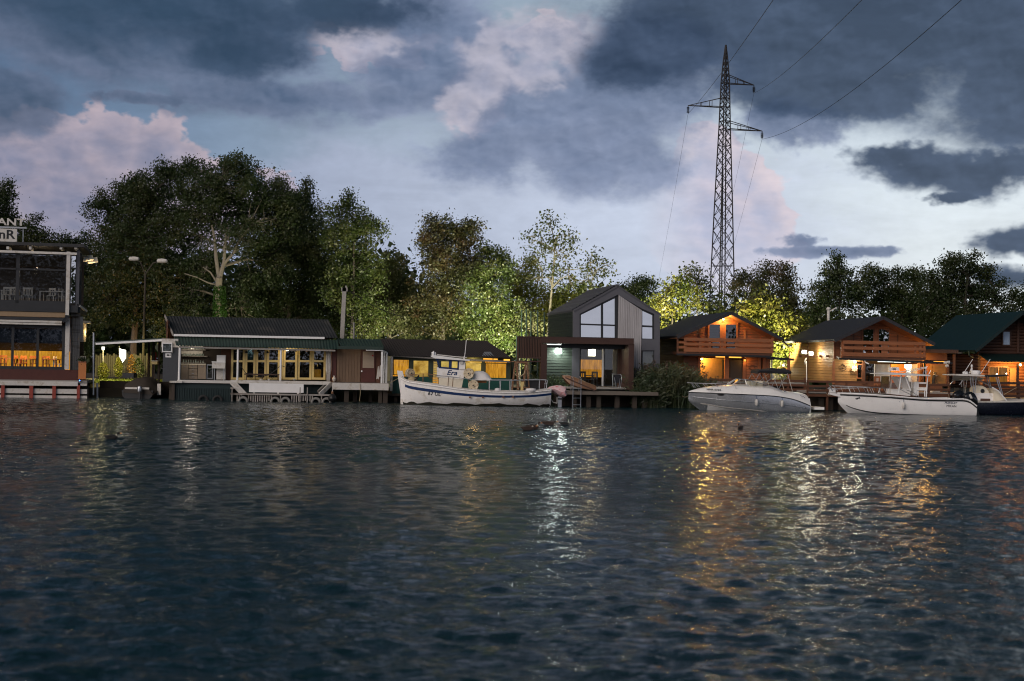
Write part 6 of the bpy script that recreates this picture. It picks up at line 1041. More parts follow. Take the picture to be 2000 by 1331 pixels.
    lamp(t, wp(1590, 690) + Vector((.12, -.1, 0)), 22, (1, .88, .62), .1)
    t = F.root('white_lamp_post', 'white box lamp on a short white post inside the middle cabin porch', 'lamp'); rb(F, (1769.5, 712.5, 1780, 719.5), -.4, -.2).build('lantern', 'lamp_soft', t); rb(F, (1771, 720, 1779, 748), -.36, -.24).build('post', 'white_paint', t); x, y, z = F.p3(1774, 716, -.6); lamp(t, (x, -.7, z), 26, (1, .9, .65), .1)
    lamp(root, (F.X(1755, 712, .7), .7, F.Z(1755, 713, .7)), 95, (1, .5, .1), .12)
    t = F.root('corner_floodlight', 'white unlit floodlights clustered at the right end of the middle cabin gutter', 'floodlight')
    for px, py in ((1846, 709), (1852, 708), (1849, 715)): x, y, z = F.p3(px, py, yb - .15); MB().lathe([(.03, -.1), (.09, -.04), (.1, .08), (.02, .09)], (x, y, z), 8, 'x').build('head', 'dirty_white', t)
    MB().bar(F.p3(1840, 708, yb), F.p3(1857, 709, yb), .03).build('arm', 'metal_grey', t)
    t = F.root('security_camera', 'white security camera under the middle cabin gutter', 'camera'); MB().bar(F.p3(1690, 708, yb - .1), F.p3(1697, 711, yb - .15), .07).build('body', 'white_paint', t); MB().bar(F.p3(1689, 705, yb - .05), F.p3(1690, 708, yb - .1), .03).build('bracket', 'white_paint', t)
    # lit annex wall to the right, with rods in a stand
    E = .4; q = rb(F, (1808, 711, 1852, 750), E, E + .06); q.build('annex_wall', 'cabin_wood', root); rb(F, (1821, 713, 1847, 750), E - .05, E - .01).build('annex_door', 'golden_wood', root); rb(F, (1816, 712, 1820, 750), E - .08, E - .02).build('annex_post', 'golden_wood', root); rb(F, (1800, 683, 1872, 690), -.3, 3).build('annex_roof', 'brown_wood', root); rb(F, (1808, 690, 1850, 704), .3, .36).build('annex_gable', 'cabin_wood_dark', root); rb(F, (1862, 692, 1866, 750), .0, .12).build('annex_post', 'cabin_wood_dark', root)
    lamp(root, (F.X(1812, 712, -.3), -.4, F.Z(1812, 712, -.3)), 60, (1, .52, .1), .1)
    t = F.root('golf_bag', 'dark bag of long handled tools leaning on the lit annex door', 'bag'); MB().tube([F.p3(1822, 750, .1), F.p3(1825, 733, .2)], .09, 8).build('bag', 'canvas_black', t)
    for q in ((1828, 729), (1831, 734), (1824, 727)): MB().tube([F.p3(1824, 736, .18), F.p3(*q, .1)], .02, 5).build('handle', 'dirty_white', t)
    MB().lathe([(.02, .05), (.12, .02), (.13, -.02), (.03, -.03)], F.p3(1827, 729, .1), 8).build('cap', 'teal_strip', t)
    # deck and board railing
    yd = -2.4; zd = F.Z(1700, 765, yd)
    MB().box(F.X(1578, 765, yd), F.X(1882, 765, yd), yd, D, zd - .16, zd).build('deck', 'grey_wood', root); z0b = zd
    MB().box(w0, w1 + 1.2, -.03, .3, zd, z0).build('plinth', 'cabin_wood_dark', root)
    rails(F, root, ((744.5, 748.5), (753.5, 757.5), (762, 766), (771, 776)), yd - .05, 1576, 1740, 'cabin_wood_dark'); rails(F, root, ((749, 754), (759, 763.5), (769, 775)), yd - .05, 1741, 1856, 'cabin_wood_dark')
    for px in (1576, 1614, 1652, 1690, 1737, 1775, 1812, 1852): rb(F, (px, 743 + (px - 1576) * .015, px + 4, 808), yd, yd + .1).build('rail_post', 'cabin_wood_dark', root)
    for px in (1600, 1618, 1640, 1665, 1700, 1740, 1790, 1840, 1875): rb(F, (px, 778, px + 9, 812), yd + .5, yd + .75).build('pile', 'pile_wood', root)
    MB().box(F.X(1576, 765, -1), F.X(1890, 765, -1), -.9, -.8, -.8, zd - .17).build('quay_wall', 'pile_wood', root)
    t = F.root('deck_crate', 'white blue-striped tub on the deck behind the open motorboat', 'tub'); rb(F, (1822, 764, 1836, 771), -1.8, -1.4).build('tub', 'dirty_white', t); rb(F, (1821, 766.5, 1837, 768), -1.83, -1.81).build('stripe', 'navy', t)
    for i, (px, a) in enumerate(((1716, .3), (1728, -.4))): chair(F.world(F.X(px, 762, -1.2), -1.2, zd), a, 'cabin_wood', ('wooden chair by the white door stile of the middle cabin', 'wooden chair before the beige curtain of the middle cabin')[i], 'wooden chairs on the middle cabin deck')
    L = Frame(1618, 640, 101, 0); t = L.root('led_street_lamp', 'pale street lamp with a flat arm rising behind the middle cabin ridge', 'street lamp'); MB().tube([L.p3(1617.5, 740, 0), L.p3(1618, 605, 0)], .1, 8).build('pole', 'dirty_white', t); MB().bar(L.p3(1619, 609, 0), L.p3(1634, 601, 0), .12, .08).build('lamp_head', 'dirty_white', t); MB().lathe([(.1, -.12), (.16, 0), (.1, .12)], L.p3(1618, 604, 0), 8).build('bracket', 'dirty_white', t)
right_cabin()
def green_roof_cabin():
    F = Frame(1905, 745, 91, 10); root = F.root('green_roofed_cabin', 'dark log cabin with a steep green roof at the right edge', 'cabin', 'timber cabins on the right'); yr, D = -1.2, 7.6
    xl, zl = F.p(1905, 684, yr); xa, za = F.p(1998, 608, yr); xr, zr = F.p(2095, 692, yr)
    gable_roof(root, 'green_roof', xl, zl, xa, za, xr, zr, yr, D, .14, fascia='green_roof')
    def clip(z): z = z + .16; return (xl + (xa - xl) * (z - zl) / (za - zl) if z > zl else -99, xr + (xa - xr) * (z - zr) / (za - zr) if z > zr else 99)
    w0, w1 = F.X(1911, 700), F.X(2085, 700); zm, z0 = F.Z(1960, 692), F.Z(1960, 760)
    def logs(x0, x1, a, b, y, mat, clipf=None):
        n = max(1, round((b - a) / .2)); h = (b - a) / n
        for i in range(n):
            l, r = x0, x1
            if clipf: l2, r2 = clipf(a + (i + 1) * h); l, r = max(l, l2), min(r, r2)
            if r - l > .1: MB().tube([(l, y, a + (i + .5) * h), (r, y, a + (i + .5) * h)], h * .53, 8).build('log', mat, root)
    logs(w0, w1, zm, za - .1, .1, 'log_dark', clip); logs(w0, w1, z0, zm, .1, 'cabin_wood')
    n = round((zm - z0) / .2)
    for i in range(n): h = (zm - z0) / n; MB().tube([(w0, -.1, z0 + (i + .5) * h), (w0, D - .4, z0 + (i + .5) * h)], h * .53, 8).build('log', 'log_dark', root)
    for px in (1957, 1991, 2028):
        if px != 1991: window(F, (px, 646, px + 18, 676), -.06, root, 'log_dark', 'glass', .08); rb(F, (px + 2, 648, px + 16, 674), -.01, .0).build('curtain', 'curtain_white', root)
    rb(F, (1987, 625, 1991, 690), -.12, -.05).build('gable_post', 'log_dark', root)
    zf = F.Z(1950, 694, -.8); MB().slab([(w0, -1.3, zf - .35), (w1, -1.3, zf - .35), (w1, .0, zf + .1), (w0, .0, zf + .1)], .08).build('porch_roof', 'green_roof', root)
    rb(F, (1931, 717, 1968, 749), -.05, -.02).build('window_glow', 'window_dim', root); window(F, (1930, 716, 1969, 750), -.1, root, 'cabin_wood', 'glass', .06, mull=(.5,)); rb(F, (1972, 720, 1984, 758), -.08, -.03).build('shutter', 'golden_wood', root); rb(F, (1986.5, 712, 1990, 800), -1.3, -1.2).build('porch_post', 'log_dark', root)
    MB().tube([F.p3(1892, 686, -1), F.p3(1893, 694, -.9), F.p3(1900, 699, -.5)], .05, 6).build('downpipe', 'green_metal', root)
    t = F.root('bare_bulb', 'bare glowing porch bulb at the right edge of the photo', 'lamp'); x, y, z = F.p3(1993, 713, -1.35); glow('bulb', 'lamp_warm', t, (x, -1.35, z), .075); MB().box(x - .02, x + .02, -1.37, -1.33, z + .07, z + .2).build('socket', 'black_plastic', t); lamp(t, (x - .05, -1.1, z - .1), 250, (1, .58, .16), .08)
    for i, (px, py) in enumerate(((1945, 731), (1963, 730))): x, y, z = F.p3(px, py, .0); q = glow('candle_light', 'lamp_soft', None, (0, 0, 0), .04); q.location = F.world(x, -.16, z); tag(q, ('small glowing light at the left of the log cabin window', 'small glowing light at the right of the log cabin window')[i], 'lamp', 'lights in the log cabin window')
    yd = -2.4; zd = F.Z(1960, 778, yd)
    MB().box(F.X(1868, 778, yd), w1, yd, D, zd - .15, zd).build('deck', 'grey_wood', root)
    rails(F, root, ((747, 751.5), (755, 759.5), (763.5, 768), (772, 777)), yd - .05, 1920, 2080, 'log_dark')
    for px in (1920, 1988, 2040): rb(F, (px, 745, px + 4, 810), yd, yd + .1).build('rail_post', 'log_dark', root)
    for px in (1885, 1920, 1960, 2000, 2040): rb(F, (px, 784, px + 9, 815), yd + .4, yd + .65).build('pile', 'pile_wood', root)
    MB().box(F.X(1860, 765, -1), w1, -1, -.9, -.8, zd - .16).build('quay_wall', 'pile_wood', root); MB().box(w0, w1, .1, .2, zd - .1, z0 + .05).build('plinth', 'log_dark', root)
green_roof_cabin()
# ---------------------------------------------------------------- reeds
def reeds(label, px0, px1, Y0, Y1, hmin, hmax, n, seed, plumes=0):
    rng = np.random.default_rng(seed); v = []; f = []; pl = []
    for i in range(n):
        px = rng.uniform(px0, px1); Y = rng.uniform(Y0, Y1); b = at(px, 780, Y); h = rng.uniform(hmin, hmax) * (.6 + .4 * math.sin(math.pi * min(1, max(0, (px - px0) / (px1 - px0) * .85 + .12)))); lean = rng.normal(size=2) * .22 * h; w = rng.uniform(.012, .03); a = rng.random() * 6.28; s = Vector((math.cos(a), math.sin(a), 0)) * w
        p0 = Vector((b.x, Y, -.2)); p1 = p0 + Vector((lean[0] * .35, lean[1] * .35, h * .6)); p2 = p0 + Vector((lean[0], lean[1], h)); k = len(v); v += [p0 - s, p0 + s, p1 + s, p1 - s, p2]; f += [(k, k + 1, k + 2, k + 3), (k + 3, k + 2, k + 4)]
        for j in range(3):
            t = rng.uniform(.3, .95); q = p0.lerp(p2, t); a = rng.random() * 6.28; d = Vector((math.cos(a) * .32, math.sin(a) * .32, rng.uniform(-.05, .3))); s2 = Vector((-math.sin(a), math.cos(a), 0)) * .018; k = len(v); v += [q - s2, q + s2, q + d * .6 + Vector((0, 0, .08)), q + d]; f += [(k, k + 1, k + 2), (k, k + 2, k + 3)]
        if len(pl) < plumes * 60 and rng.random() < plumes / n * 1.6: pl += [p2 + Vector((rng.normal() * .05, rng.normal() * .05, rng.uniform(-.15, .18))) for _ in range(60)]
    me = bpy.data.meshes.new('reeds'); me.from_pydata([tuple(q) for q in v], [], f); me.materials.append(M['leaf_reed']); o = bpy.data.objects.new('reeds', me); col.objects.link(o); o['kind'] = 'stuff'; o['label'] = label
    if pl: q = bpy.data.objects.new('reed_plumes', leaf_mesh('reed_plumes', np.array([tuple(p) for p in pl]), .09, .035, rng, 'plume')); col.objects.link(q); q['kind'] = 'stuff'; q['label'] = 'pale plumes topping the dark reeds'
reeds('dark reed bed between the grey house and the left cabin', 1243, 1378, 86.0, 89.5, 1.6, 3.1, 2600, 1, 34); reeds('reeds growing in the shade left of the grey house porch', 1050, 1116, 86.6, 88.6, 1.3, 2.3, 800, 2); reeds('reeds by the right wall of the grey house', 1240, 1300, 85.6, 86.3, .8, 1.9, 420, 3)
# ---------------------------------------------------------------- boats
class Hull:
    """stations: (x, y_beam, z_sheer, y_chine, z_chine, z_keel); round = soft bilge instead of a hard chine"""
    def __init__(s, st, round_=False, sub=4):
        s.round = round_; s.st = []
        a = np.array(st, float); n = len(a); xs = np.linspace(0, n - 1, (n - 1) * sub + 1)
        for u in xs:                                   # Catmull-Rom between the stations keeps the sheer fair
            i = min(int(u), n - 2); t = u - i; p0, p1, p2, p3 = a[max(i - 1, 0)], a[i], a[i + 1], a[min(i + 2, n - 1)]
            s.st.append(0.5 * (2 * p1 + (p2 - p0) * t + (2 * p0 - 5 * p1 + 4 * p2 - p3) * t * t + (3 * p1 - p0 - 3 * p2 + p3) * t ** 3))
    def sec(s, i, t, off=0.0):
        x, b, zs, bc, zc, zk = s.st[i]
        if s.round:
            y = (1 - t) ** 2 * b + 2 * t * (1 - t) * bc * 1.12; z = (1 - t) ** 2 * zs + 2 * t * (1 - t) * zc + t * t * zk
        elif t < .62: k = t / .62; y = b + (bc - b) * k + .05 * math.sin(math.pi * k) * b * .6; z = zs + (zc - zs) * k
        else: k = (t - .62) / .38; y = bc * (1 - k); z = zc + (zk - zc) * k
        return (x, -(y + off), z)
    def strip(s, t0, t1, off=0.0, n=3, i0=0, i1=None, both=True):
        mb = MB(); i1 = len(s.st) - 1 if i1 is None else i1
        for sg in ((1, -1) if both else (1,)):
            base = len(mb.v)
            for i in range(i0, i1 + 1):
                for k in range(n + 1):
                    x, y, z = s.sec(i, t0 + (t1 - t0) * k / n, off); mb.v.append((x, y * sg, z))
            m = n + 1
            for i in range(i1 - i0):
                for k in range(n): mb.f.append((base + i * m + k, base + i * m + k + 1, base + (i + 1) * m + k + 1, base + (i + 1) * m + k))
        return mb
    def shell(s, n=14):
        mb = MB(); m = 2 * n + 1
        for i in range(len(s.st)):
            for k in range(m):
                x, y, z = s.sec(i, 1 - abs(k - n) / n); mb.v.append((x, y if k <= n else -y, z))
        for i in range(len(s.st) - 1):
            for k in range(m - 1): mb.f.append((i * m + k, i * m + k + 1, (i + 1) * m + k + 1, (i + 1) * m + k))
        e = (len(s.st) - 1) * m; mb.f.append(tuple(e + k for k in range(m))); return mb
    def deck(s, drop=0.0, crown=0.0, inset=0.02, i0=0, i1=None, n=6):
        mb = MB(); i1 = len(s.st) - 1 if i1 is None else i1
        for i in range(i0, i1 + 1):
            x, y, z = s.sec(i, 0)
            for k in range(n + 1): f = 1 - 2 * k / n; mb.v.append((x, (y + inset) * f, z - drop + crown * (1 - f * f)))
        m = n + 1
        for i in range(i1 - i0):
            for k in range(n): mb.f.append((i * m + k, i * m + k + 1, (i + 1) * m + k + 1, (i + 1) * m + k))
        return mb
    def edge(s, r, t=0.0, off=0.0, dz=0.0, i0=0, i1=None):
        mb = MB(); i1 = len(s.st) if i1 is None else i1 + 1
        for sg in (1, -1):
            mb.tube([(p[0], p[1] * sg, p[2] + dz) for p in (s.sec(i, t, off) for i in range(i0, i1))], r, 6)
        return mb
def stations(F, rows):
    """rows: (px, py of the sheer, half beam, chine half beam, chine z, keel z)"""
    o = []
    for px, py, b, bc, zc, zk in rows: x, z = F.p(px, py, -b); o.append((x, b, z, bc, zc, zk))
    return o
def railing(F, root, pts, feet, y, r=.02, mat='metal_grey', name='rail', both=True):
    for sg in ((1, -1) if both else (1,)):
        MB().tube([(p[0], p[1] * sg, p[2]) for p in (F.p3(*q, y(q[0])) for q in pts)], r, 6).build(name, mat, root)
        for a, b in feet:
            p, q = F.p3(*a, y(a[0])), F.p3(*b, y(b[0])); MB().tube([(p[0], p[1] * sg, p[2]), (q[0], q[1] * sg, q[2])], r * .85, 5).build('stanchion', mat, root)
def fishing_boat():
    F = Frame(925, 790, 84.0, 2); root = F.root('fishing_boat', 'old white wooden fishing boat with a blue stripe and small wheelhouse', 'fishing boat', 'boats moored along the bank')
    st = stations(F, [(783, 737, .03, .02, .5, .05), (795, 743.5, .42, .28, .3, -.25), (815, 747, .78, .6, .12, -.45), (850, 752, 1.1, .98, 0, -.55), (900, 759.5, 1.28, 1.2, -.05, -.6), (960, 764.8, 1.3, 1.24, -.05, -.6), (1020, 765.4, 1.16, 1.05, 0, -.5), (1055, 763, .98, .8, .05, -.35), (1077, 760.5, .82, .55, .12, -.15)])
    H = Hull(st, True); sh = H.shell(); sh.build('hull', 'old_white', root, smooth=True); bv = bvh_of(sh)
    H.strip(.125, .20, .012, i0=3).build('stripe', 'navy', root, smooth=True); H.edge(.045, .03, .015).build('rubbing_strake', 'old_white', root, smooth=True)
    # fouled waterline: follows the hull just above the water
    m = MB()
    for sg in (1, -1):
        base = len(m.v)
        for i in range(2, len(H.st)):
            for zt in (.14 + .05 * math.sin(i * 1.3) + .03 * math.sin(i * 3.1), -.1):
                t = min((abs(H.sec(i, k / 60)[2] - zt), k / 60) for k in range(61))[1]; x, y, z = H.sec(i, t, .03); m.v.append((x, y * sg, z))
        for i in range(len(H.st) - 3): m.f.append((base + 2 * i, base + 2 * i + 1, base + 2 * i + 3, base + 2 * i + 2))
    m.build('waterline_weed', 'fouling', root)
    H.deck(.12, .05).build('deck', 'dirty_white', root, smooth=True); H.edge(.035, 0, 0, .02).build('gunwale', 'dirty_white', root, smooth=True)
    a, b, c, d = F.p3(775.5, 724, 0), F.p3(786, 725, 0), F.p3(790, 742, 0), F.p3(788, 790, 0); e = F.p3(783, 775, 0); MB().prism([(a[0], a[2]), (b[0], b[2]), (c[0] + .05, c[2] - .1), (d[0] + .1, d[2] - .2), (d[0] - .06, d[2]), (e[0], e[2])], -.06, .06).build('stem_post', 'old_white', root)
    # wheelhouse: lower trunk, upper house with raked front, overhanging roof
    yl, yu = -.86, -.78
    P = lambda px, py, y=yu: F.p(px, py, y)
    MB().prism([P(857, 738, yl), P(905, 741, yl), P(901, 761, yl), P(857, 757, yl)], yl, -yl).build('cabin_trunk', 'cream', root)
    MB().prism([P(853.5, 717.5), P(858, 718.5), P(895, 722), P(895, 721), P(908, 722), P(905, 742), P(853, 737)], yu, -yu).build('wheelhouse_base', 'old_white', root)
    for px in (875.5, 884.5): MB().prism([P(px, 736, yl), P(px + 1, 736, yl), P(px - .6, 758, yl), P(px - 1.6, 758, yl)], yl - .02, yl).build('batten', 'rusty', root)
    fr = MB()
    for q in ([(852, 700), (855, 700), (860, 720), (857, 719)], [(894, 702.5), (897, 703), (896, 722.5), (893, 722.5)], [(877, 701.5), (882.5, 702), (881.8, 721), (876.3, 720.5)], [(852, 698.5), (897, 702), (897, 705.5), (853, 702)], [(857, 716.5), (896, 720), (896, 723), (858, 719.5)]):
        for y0, y1 in ((yu - .01, yu + .08), (-yu - .08, -yu + .01)): z = MB().prism([P(*k) for k in q], y0, y1); fr.add(z.v, z.f)
    for yy in (-.55, -.2, .2, .55): p, q = F.p3(852.5, 701, yu), F.p3(859, 723, yu); fr.bar((p[0], yy, p[2]), (q[0], yy, q[2]), .06)
    fr.build('window_frame', 'navy', root)
    wf = MB().prism([P(856, 702), P(877, 704), P(877, 719), P(860, 717.5)], yu + .03, yu + .035); wf.build('window_pane', 'glass', root); MB().prism([P(883, 704.5), P(894, 705.5), P(893.5, 721), P(882.5, 720)], yu + .03, yu + .035).build('window_pane', 'glass', root)
    MB().prism([P(897, 703), P(909, 704), P(908, 724), P(896.5, 723)], yu, -yu).build('wheelhouse_rear', 'old_white', root)
    rf = MB(); rp = [P(841, 695.5, -.98), P(848, 694, -.98), P(917.5, 703, -.98), P(917, 705.5, -.98), P(850, 700.5, -.98), P(842, 697.5, -.98)]; rf.prism(rp, -.98, .98).build('wheelhouse_roof', 'white_paint', root)
    MB().prism([P(851, 700.3, -.9), P(914, 705.3, -.9), P(913, 707, -.9), P(852, 702, -.9)], -.9, .9).build('roof_trim', 'navy', root)
    for sg in (1, -1): MB().tube([(p[0], p[1] * sg, p[2]) for p in (F.p3(853, 693, -.8), F.p3(885, 696.5, -.8), F.p3(912, 699, -.8))], .03, 6).build('roof_rail', 'dirty_white', root)
    MB().tube([F.p3(871, 694.8, .8), F.p3(871, 694.8, -.8)], .025, 6).build('roof_rail', 'dirty_white', root); MB().box(*F.rect((899, 706, 905, 711), yu - .05)[:2], yu - .08, yu, *F.rect((899, 706, 905, 711), yu - .05)[2:]).build('side_light', 'dirty_white', root)
    rr = rb(F, (843, 688.5, 851.5, 695), -.3, -.05); rr.build('horn', 'white_paint', root); MB().lathe([(.03, -.1), (.12, .02), (.14, .05)], F.p3(846, 690, -.36), 8, 'x').build('horn', 'white_paint', root)
    MB().tube([F.p3(907, 703, 0), F.p3(911, 664, 0)], .022, 5).build('antenna', 'white_paint', root); MB().tube([F.p3(905, 704, .2), F.p3(905.5, 697, .2)], .02).build('antenna', 'white_paint', root)
    text('Era', .40, 'navy', root, (F.X(883, 728.2, yu), yu - .012, F.Z(883, 728.2, yu)), (R(90), R(1.5), 0), .3, 'lettering', .004, .006, 1.15)
    text('67 UL', .29, 'navy_dark', root, (F.X(848.5, 768.5, -1.1), -2, F.Z(848, 769.6, -1.1)), (R(90), R(3.5), 0), 0.05, 'registration', .003, .002, 1.05, bv, .022)
    # net haulers, bundle, rails, gear
    def reel(px, py, r, yy, tilt, lab):
        x, z = F.p(px, py, yy); w = r * 84 / FPX; R0 = F.root('net_reel', lab, 'reel', 'round net reels on the fishing boat', (x, yy, z)); R0.rotation_euler = (0, 0, F.yaw + tilt)
        MB().lathe([(w * .3, -.02), (w * .95, -.06), (w, -.04), (w, .02), (w * .35, .05)], n=22, axis='y').build('disc', 'reel', R0, smooth=True); MB().lathe([(w, .13), (w, .19), (w * .3, .2)], n=22, axis='y').build('disc', 'reel', R0, smooth=True); MB().lathe([(w * .3, -.1), (w * .3, .2)], n=12, axis='y').build('hub', 'reel', R0); MB().lathe([(w * .12, -.13), (w * .12, -.09)], n=8, axis='y').build('axle', 'black_plastic', R0)
        for k in range(6): a = k * math.pi / 3; MB().lathe([(w * .06, -.075), (w * .06, -.055)], (w * .68 * math.cos(a), 0, w * .68 * math.sin(a)), 6, 'y').build('bolt', 'rusty', R0)
        MB().bar((0, .05, 0), (0, .08, -w * 1.6), .06).build('stand', 'rusty', R0)
    reel(802, 729.5, 9, -.35, .5, 'round net reel standing on the bow of the fishing boat'); reel(915.5, 730, 10.3, -.95, -.15, 'upper round net reel behind the wheelhouse'); reel(924.5, 753, 10.3, -1.12, -.1, 'lower round net reel on the gunwale behind the wheelhouse')
    x, z = F.p(800, 737, -.4); t = F.root('net_heap', 'heap of dark netting lying under the bow reel', 'net'); m = MB().tube([F.p3(794, 733, -.2), F.p3(797, 742, -.35), F.p3(806, 746, -.5), F.p3(814, 740, -.5), F.p3(818, 734, -.3)], .05, 6); m.build('netting', 'canvas_black', t, smooth=True); MB().lathe([(.02, .2), (.2, .12), (.3, -.05), (.28, -.12)], (x + .15, -.3, z - .15), 9).build('netting', 'rope_tan', t, smooth=True)
    t = F.root('sheet_bundle', 'white sheet tied over a bundle behind the wheelhouse', 'bundle'); m = MB(); prof = [(923, 741.5, 729), (928, 743, 725.5), (936, 743.5, 724.5), (944, 743, 725.5), (951, 744, 729), (956, 744.5, 734), (960, 743, 740)]
    for px, bot, top in prof:
        x, zt = F.p(px, top, -.7); zb = F.Z(px, bot, -.7); m.v += [(x, -.15 - .62 * math.sin(a) * (1 + .08 * math.sin(px + a * 5)), zb + (zt - zb) * math.cos(a) ** .8 if math.cos(a) > 0 else zb) for a in [R(-90 + 18 * k) for k in range(11)]]
    m.f = [(j * 11 + i, j * 11 + i + 1, (j + 1) * 11 + i + 1, (j + 1) * 11 + i) for j in range(6) for i in range(10)] + [tuple(range(11)), tuple(range(66, 77))]; m.build('sheet', 'white_sheet', t, smooth=True); MB().tube([F.p3(924, 742, -.85), F.p3(942, 744, -.9), F.p3(958, 744.5, -.6)], .025, 5).build('cord', 'rope_tan', t)
    t2 = rb(F, (926, 743, 950, 748), -.5, -.2).build('orange_crate', 'orange_wood', None); t2.location = F.o; t2.rotation_euler = (0, 0, F.yaw); tag(t2, 'low orange crate under the white sheet bundle', 'crate')
    yy = lambda px: -1.2 if px < 1015 else -1.05 if px < 1045 else -.9
    railing(F, root, [(957, 743), (1000, 743.5), (1052, 742), (1069, 743)], [((956.5, 743), (955.5, 764)), ((978, 743), (977.5, 764)), ((998.5, 743.5), (997.5, 766)), ((1053.5, 742), (1053, 763)), ((1069, 743), (1067, 760))], yy, .028, 'galvanised'); MB().tube([F.p3(1063, 750, -.9), F.p3(1069, 750, -.9)], .02).build('rail', 'galvanised', root)
    MB().tube([F.p3(800, 733, -.5), F.p3(820, 731, -.6), F.p3(838, 731, -.75), F.p3(853, 733.5, -.9)], .025, 6).build('rail', 'rusty', root); MB().tube([F.p3(826.5, 730, -.6), F.p3(826, 748, -.8)], .025, 6).build('stanchion', 'rusty', root); MB().tube([F.p3(853, 733.5, -.92), F.p3(880, 736, -.95), F.p3(930, 743, -1.1), F.p3(958, 743, -1.2)], .022, 6).build('rail', 'galvanised', root)
    t = F.root('a_frame', 'rusty steel frame gallows on the stern of the fishing boat', 'gallows')
    for sg in (1, -1):
        for a, b in (((1007, 709), (1001, 762)), ((1010, 709), (1013, 762)), ((1028, 710), (1022, 762)), ((1030.5, 711), (1034, 764))): p, q = F.p3(*a, -.6), F.p3(*b, -.75); MB().tube([(p[0], p[1] * sg, p[2]), (q[0], q[1] * sg, q[2])], .035, 6).build('leg', 'rusty', t)
        p, q = F.p3(1003, 757, -.72), F.p3(1033, 758, -.72); MB().tube([(p[0], p[1] * sg, p[2]), (q[0], q[1] * sg, q[2])], .025, 6).build('brace', 'rusty', t)
        p, q = F.p3(1007, 708.5, -.6), F.p3(1030, 709.5, -.6); MB().tube([(p[0], p[1] * sg, p[2]), (q[0], q[1] * sg, q[2])], .04, 6).build('crossbar', 'rusty', t)
    MB().tube([F.p3(994, 706.5, 0), F.p3(1031, 708.5, 0)], .035, 6).build('crossbar', 'rusty', t); MB().tube([F.p3(1003, 728, -.65), F.p3(1009, 734, -.65), F.p3(1018, 735, -.65), F.p3(1024, 730, -.65), F.p3(1029, 714, -.62)], .035, 6).build('hoop', 'rope_tan', t)
    t = F.root('black_crate', 'black open crate on the stern deck of the fishing boat', 'crate'); rb(F, (1027, 744, 1055, 762), -.5, .3).build('box', 'black_plastic', t); rb(F, (1026.5, 743, 1055.5, 745), -.53, .33).build('rim', 'dark_frame', t)
    t = F.root('yellow_can', 'dull yellow canister beside the black crate on the stern', 'canister'); rb(F, (1017, 746, 1023.5, 763), -.75, -.5).build('body', 'yellow_paint', t); MB().lathe([(.04, 0), (.04, .05)], F.p3(1020, 745.5, -.62), 8).build('cap', 'rusty', t)
    for i, (px, w) in enumerate(((972, 12), (1037, 20))): x, z = F.p(px, 763.5, -.95); o = MB().lathe([(.02, .16), (w / 70, .12), (w / 60, .02), (w / 66, -.05)], (0, 0, 0), 9).build('folded_cloth', 'white_sheet', None, loc=F.world(x, -.9, z), smooth=True); tag(o, ('small white cloth heap on the gunwale amidships', 'long white cloth heap on the gunwale near the stern')[i], 'cloth')
    t = F.root('covered_outboard', 'outboard motor under a pink and white cloth at the fishing boat stern', 'outboard motor'); m = MB()
    ring = [(1067, 762, 763, .12), (1075, 756, 764, .3), (1086, 753.5, 770, .42), (1096, 753, 776, .45), (1104, 757, 777, .4), (1107, 765, 772, .15)]
    for px, top, bot, w in ring:
        x, zt = F.p(px, top, -.3); zb = F.Z(px, bot, -.3); m.v += [(x + .05 * math.sin(k * 2.3), -.1 + w * math.cos(2 * math.pi * k / 10), (zt + zb) / 2 + (zt - zb) / 2 * math.sin(2 * math.pi * k / 10) + .03 * math.sin(k * 3.1 + px)) for k in range(10)]
    m.f = [(j * 10 + i, j * 10 + (i + 1) % 10, (j + 1) * 10 + (i + 1) % 10, (j + 1) * 10 + i) for j in range(5) for i in range(10)] + [tuple(range(10)), tuple(range(50, 60))]; m.build('cloth', 'pink_cloth', t, smooth=True)
    rb(F, (1090, 775, 1097, 796), -.2, .05).build('motor_leg', 'metal_grey', t); rb(F, (1086, 778, 1099, 781), -.25, .1).build('bracket', 'black_plastic', t)
    for a, b in (((1073, 775), (1080, 786)), ((1080, 786), (1088, 788)), ((1088, 788), (1088, 776))): MB().tube([F.p3(*a, -.3), F.p3(*b, -.3)], .025, 6).build('boarding_step', 'dirty_white', root)
    for px in (918, 943, 983, 1002): x, z = F.p(px, 776 - (px - 918) * .003, -1.3); MB().box(x - .06, x + .06, -1.36, -1.24, z - .05, z + .03).build('scupper', 'rusty', root)
    b0 = MB().tube([F.p3(786, 735, -.1), F.p3(775, 741, 1.2), F.p3(762, 748, 2.4)], .02, 5).build('mooring_line', 'rope_tan', None); b0.location = F.o; b0.rotation_euler = (0, 0, F.yaw); tag(b0, 'mooring rope from the fishing boat bow to the shore', 'rope')
fishing_boat()
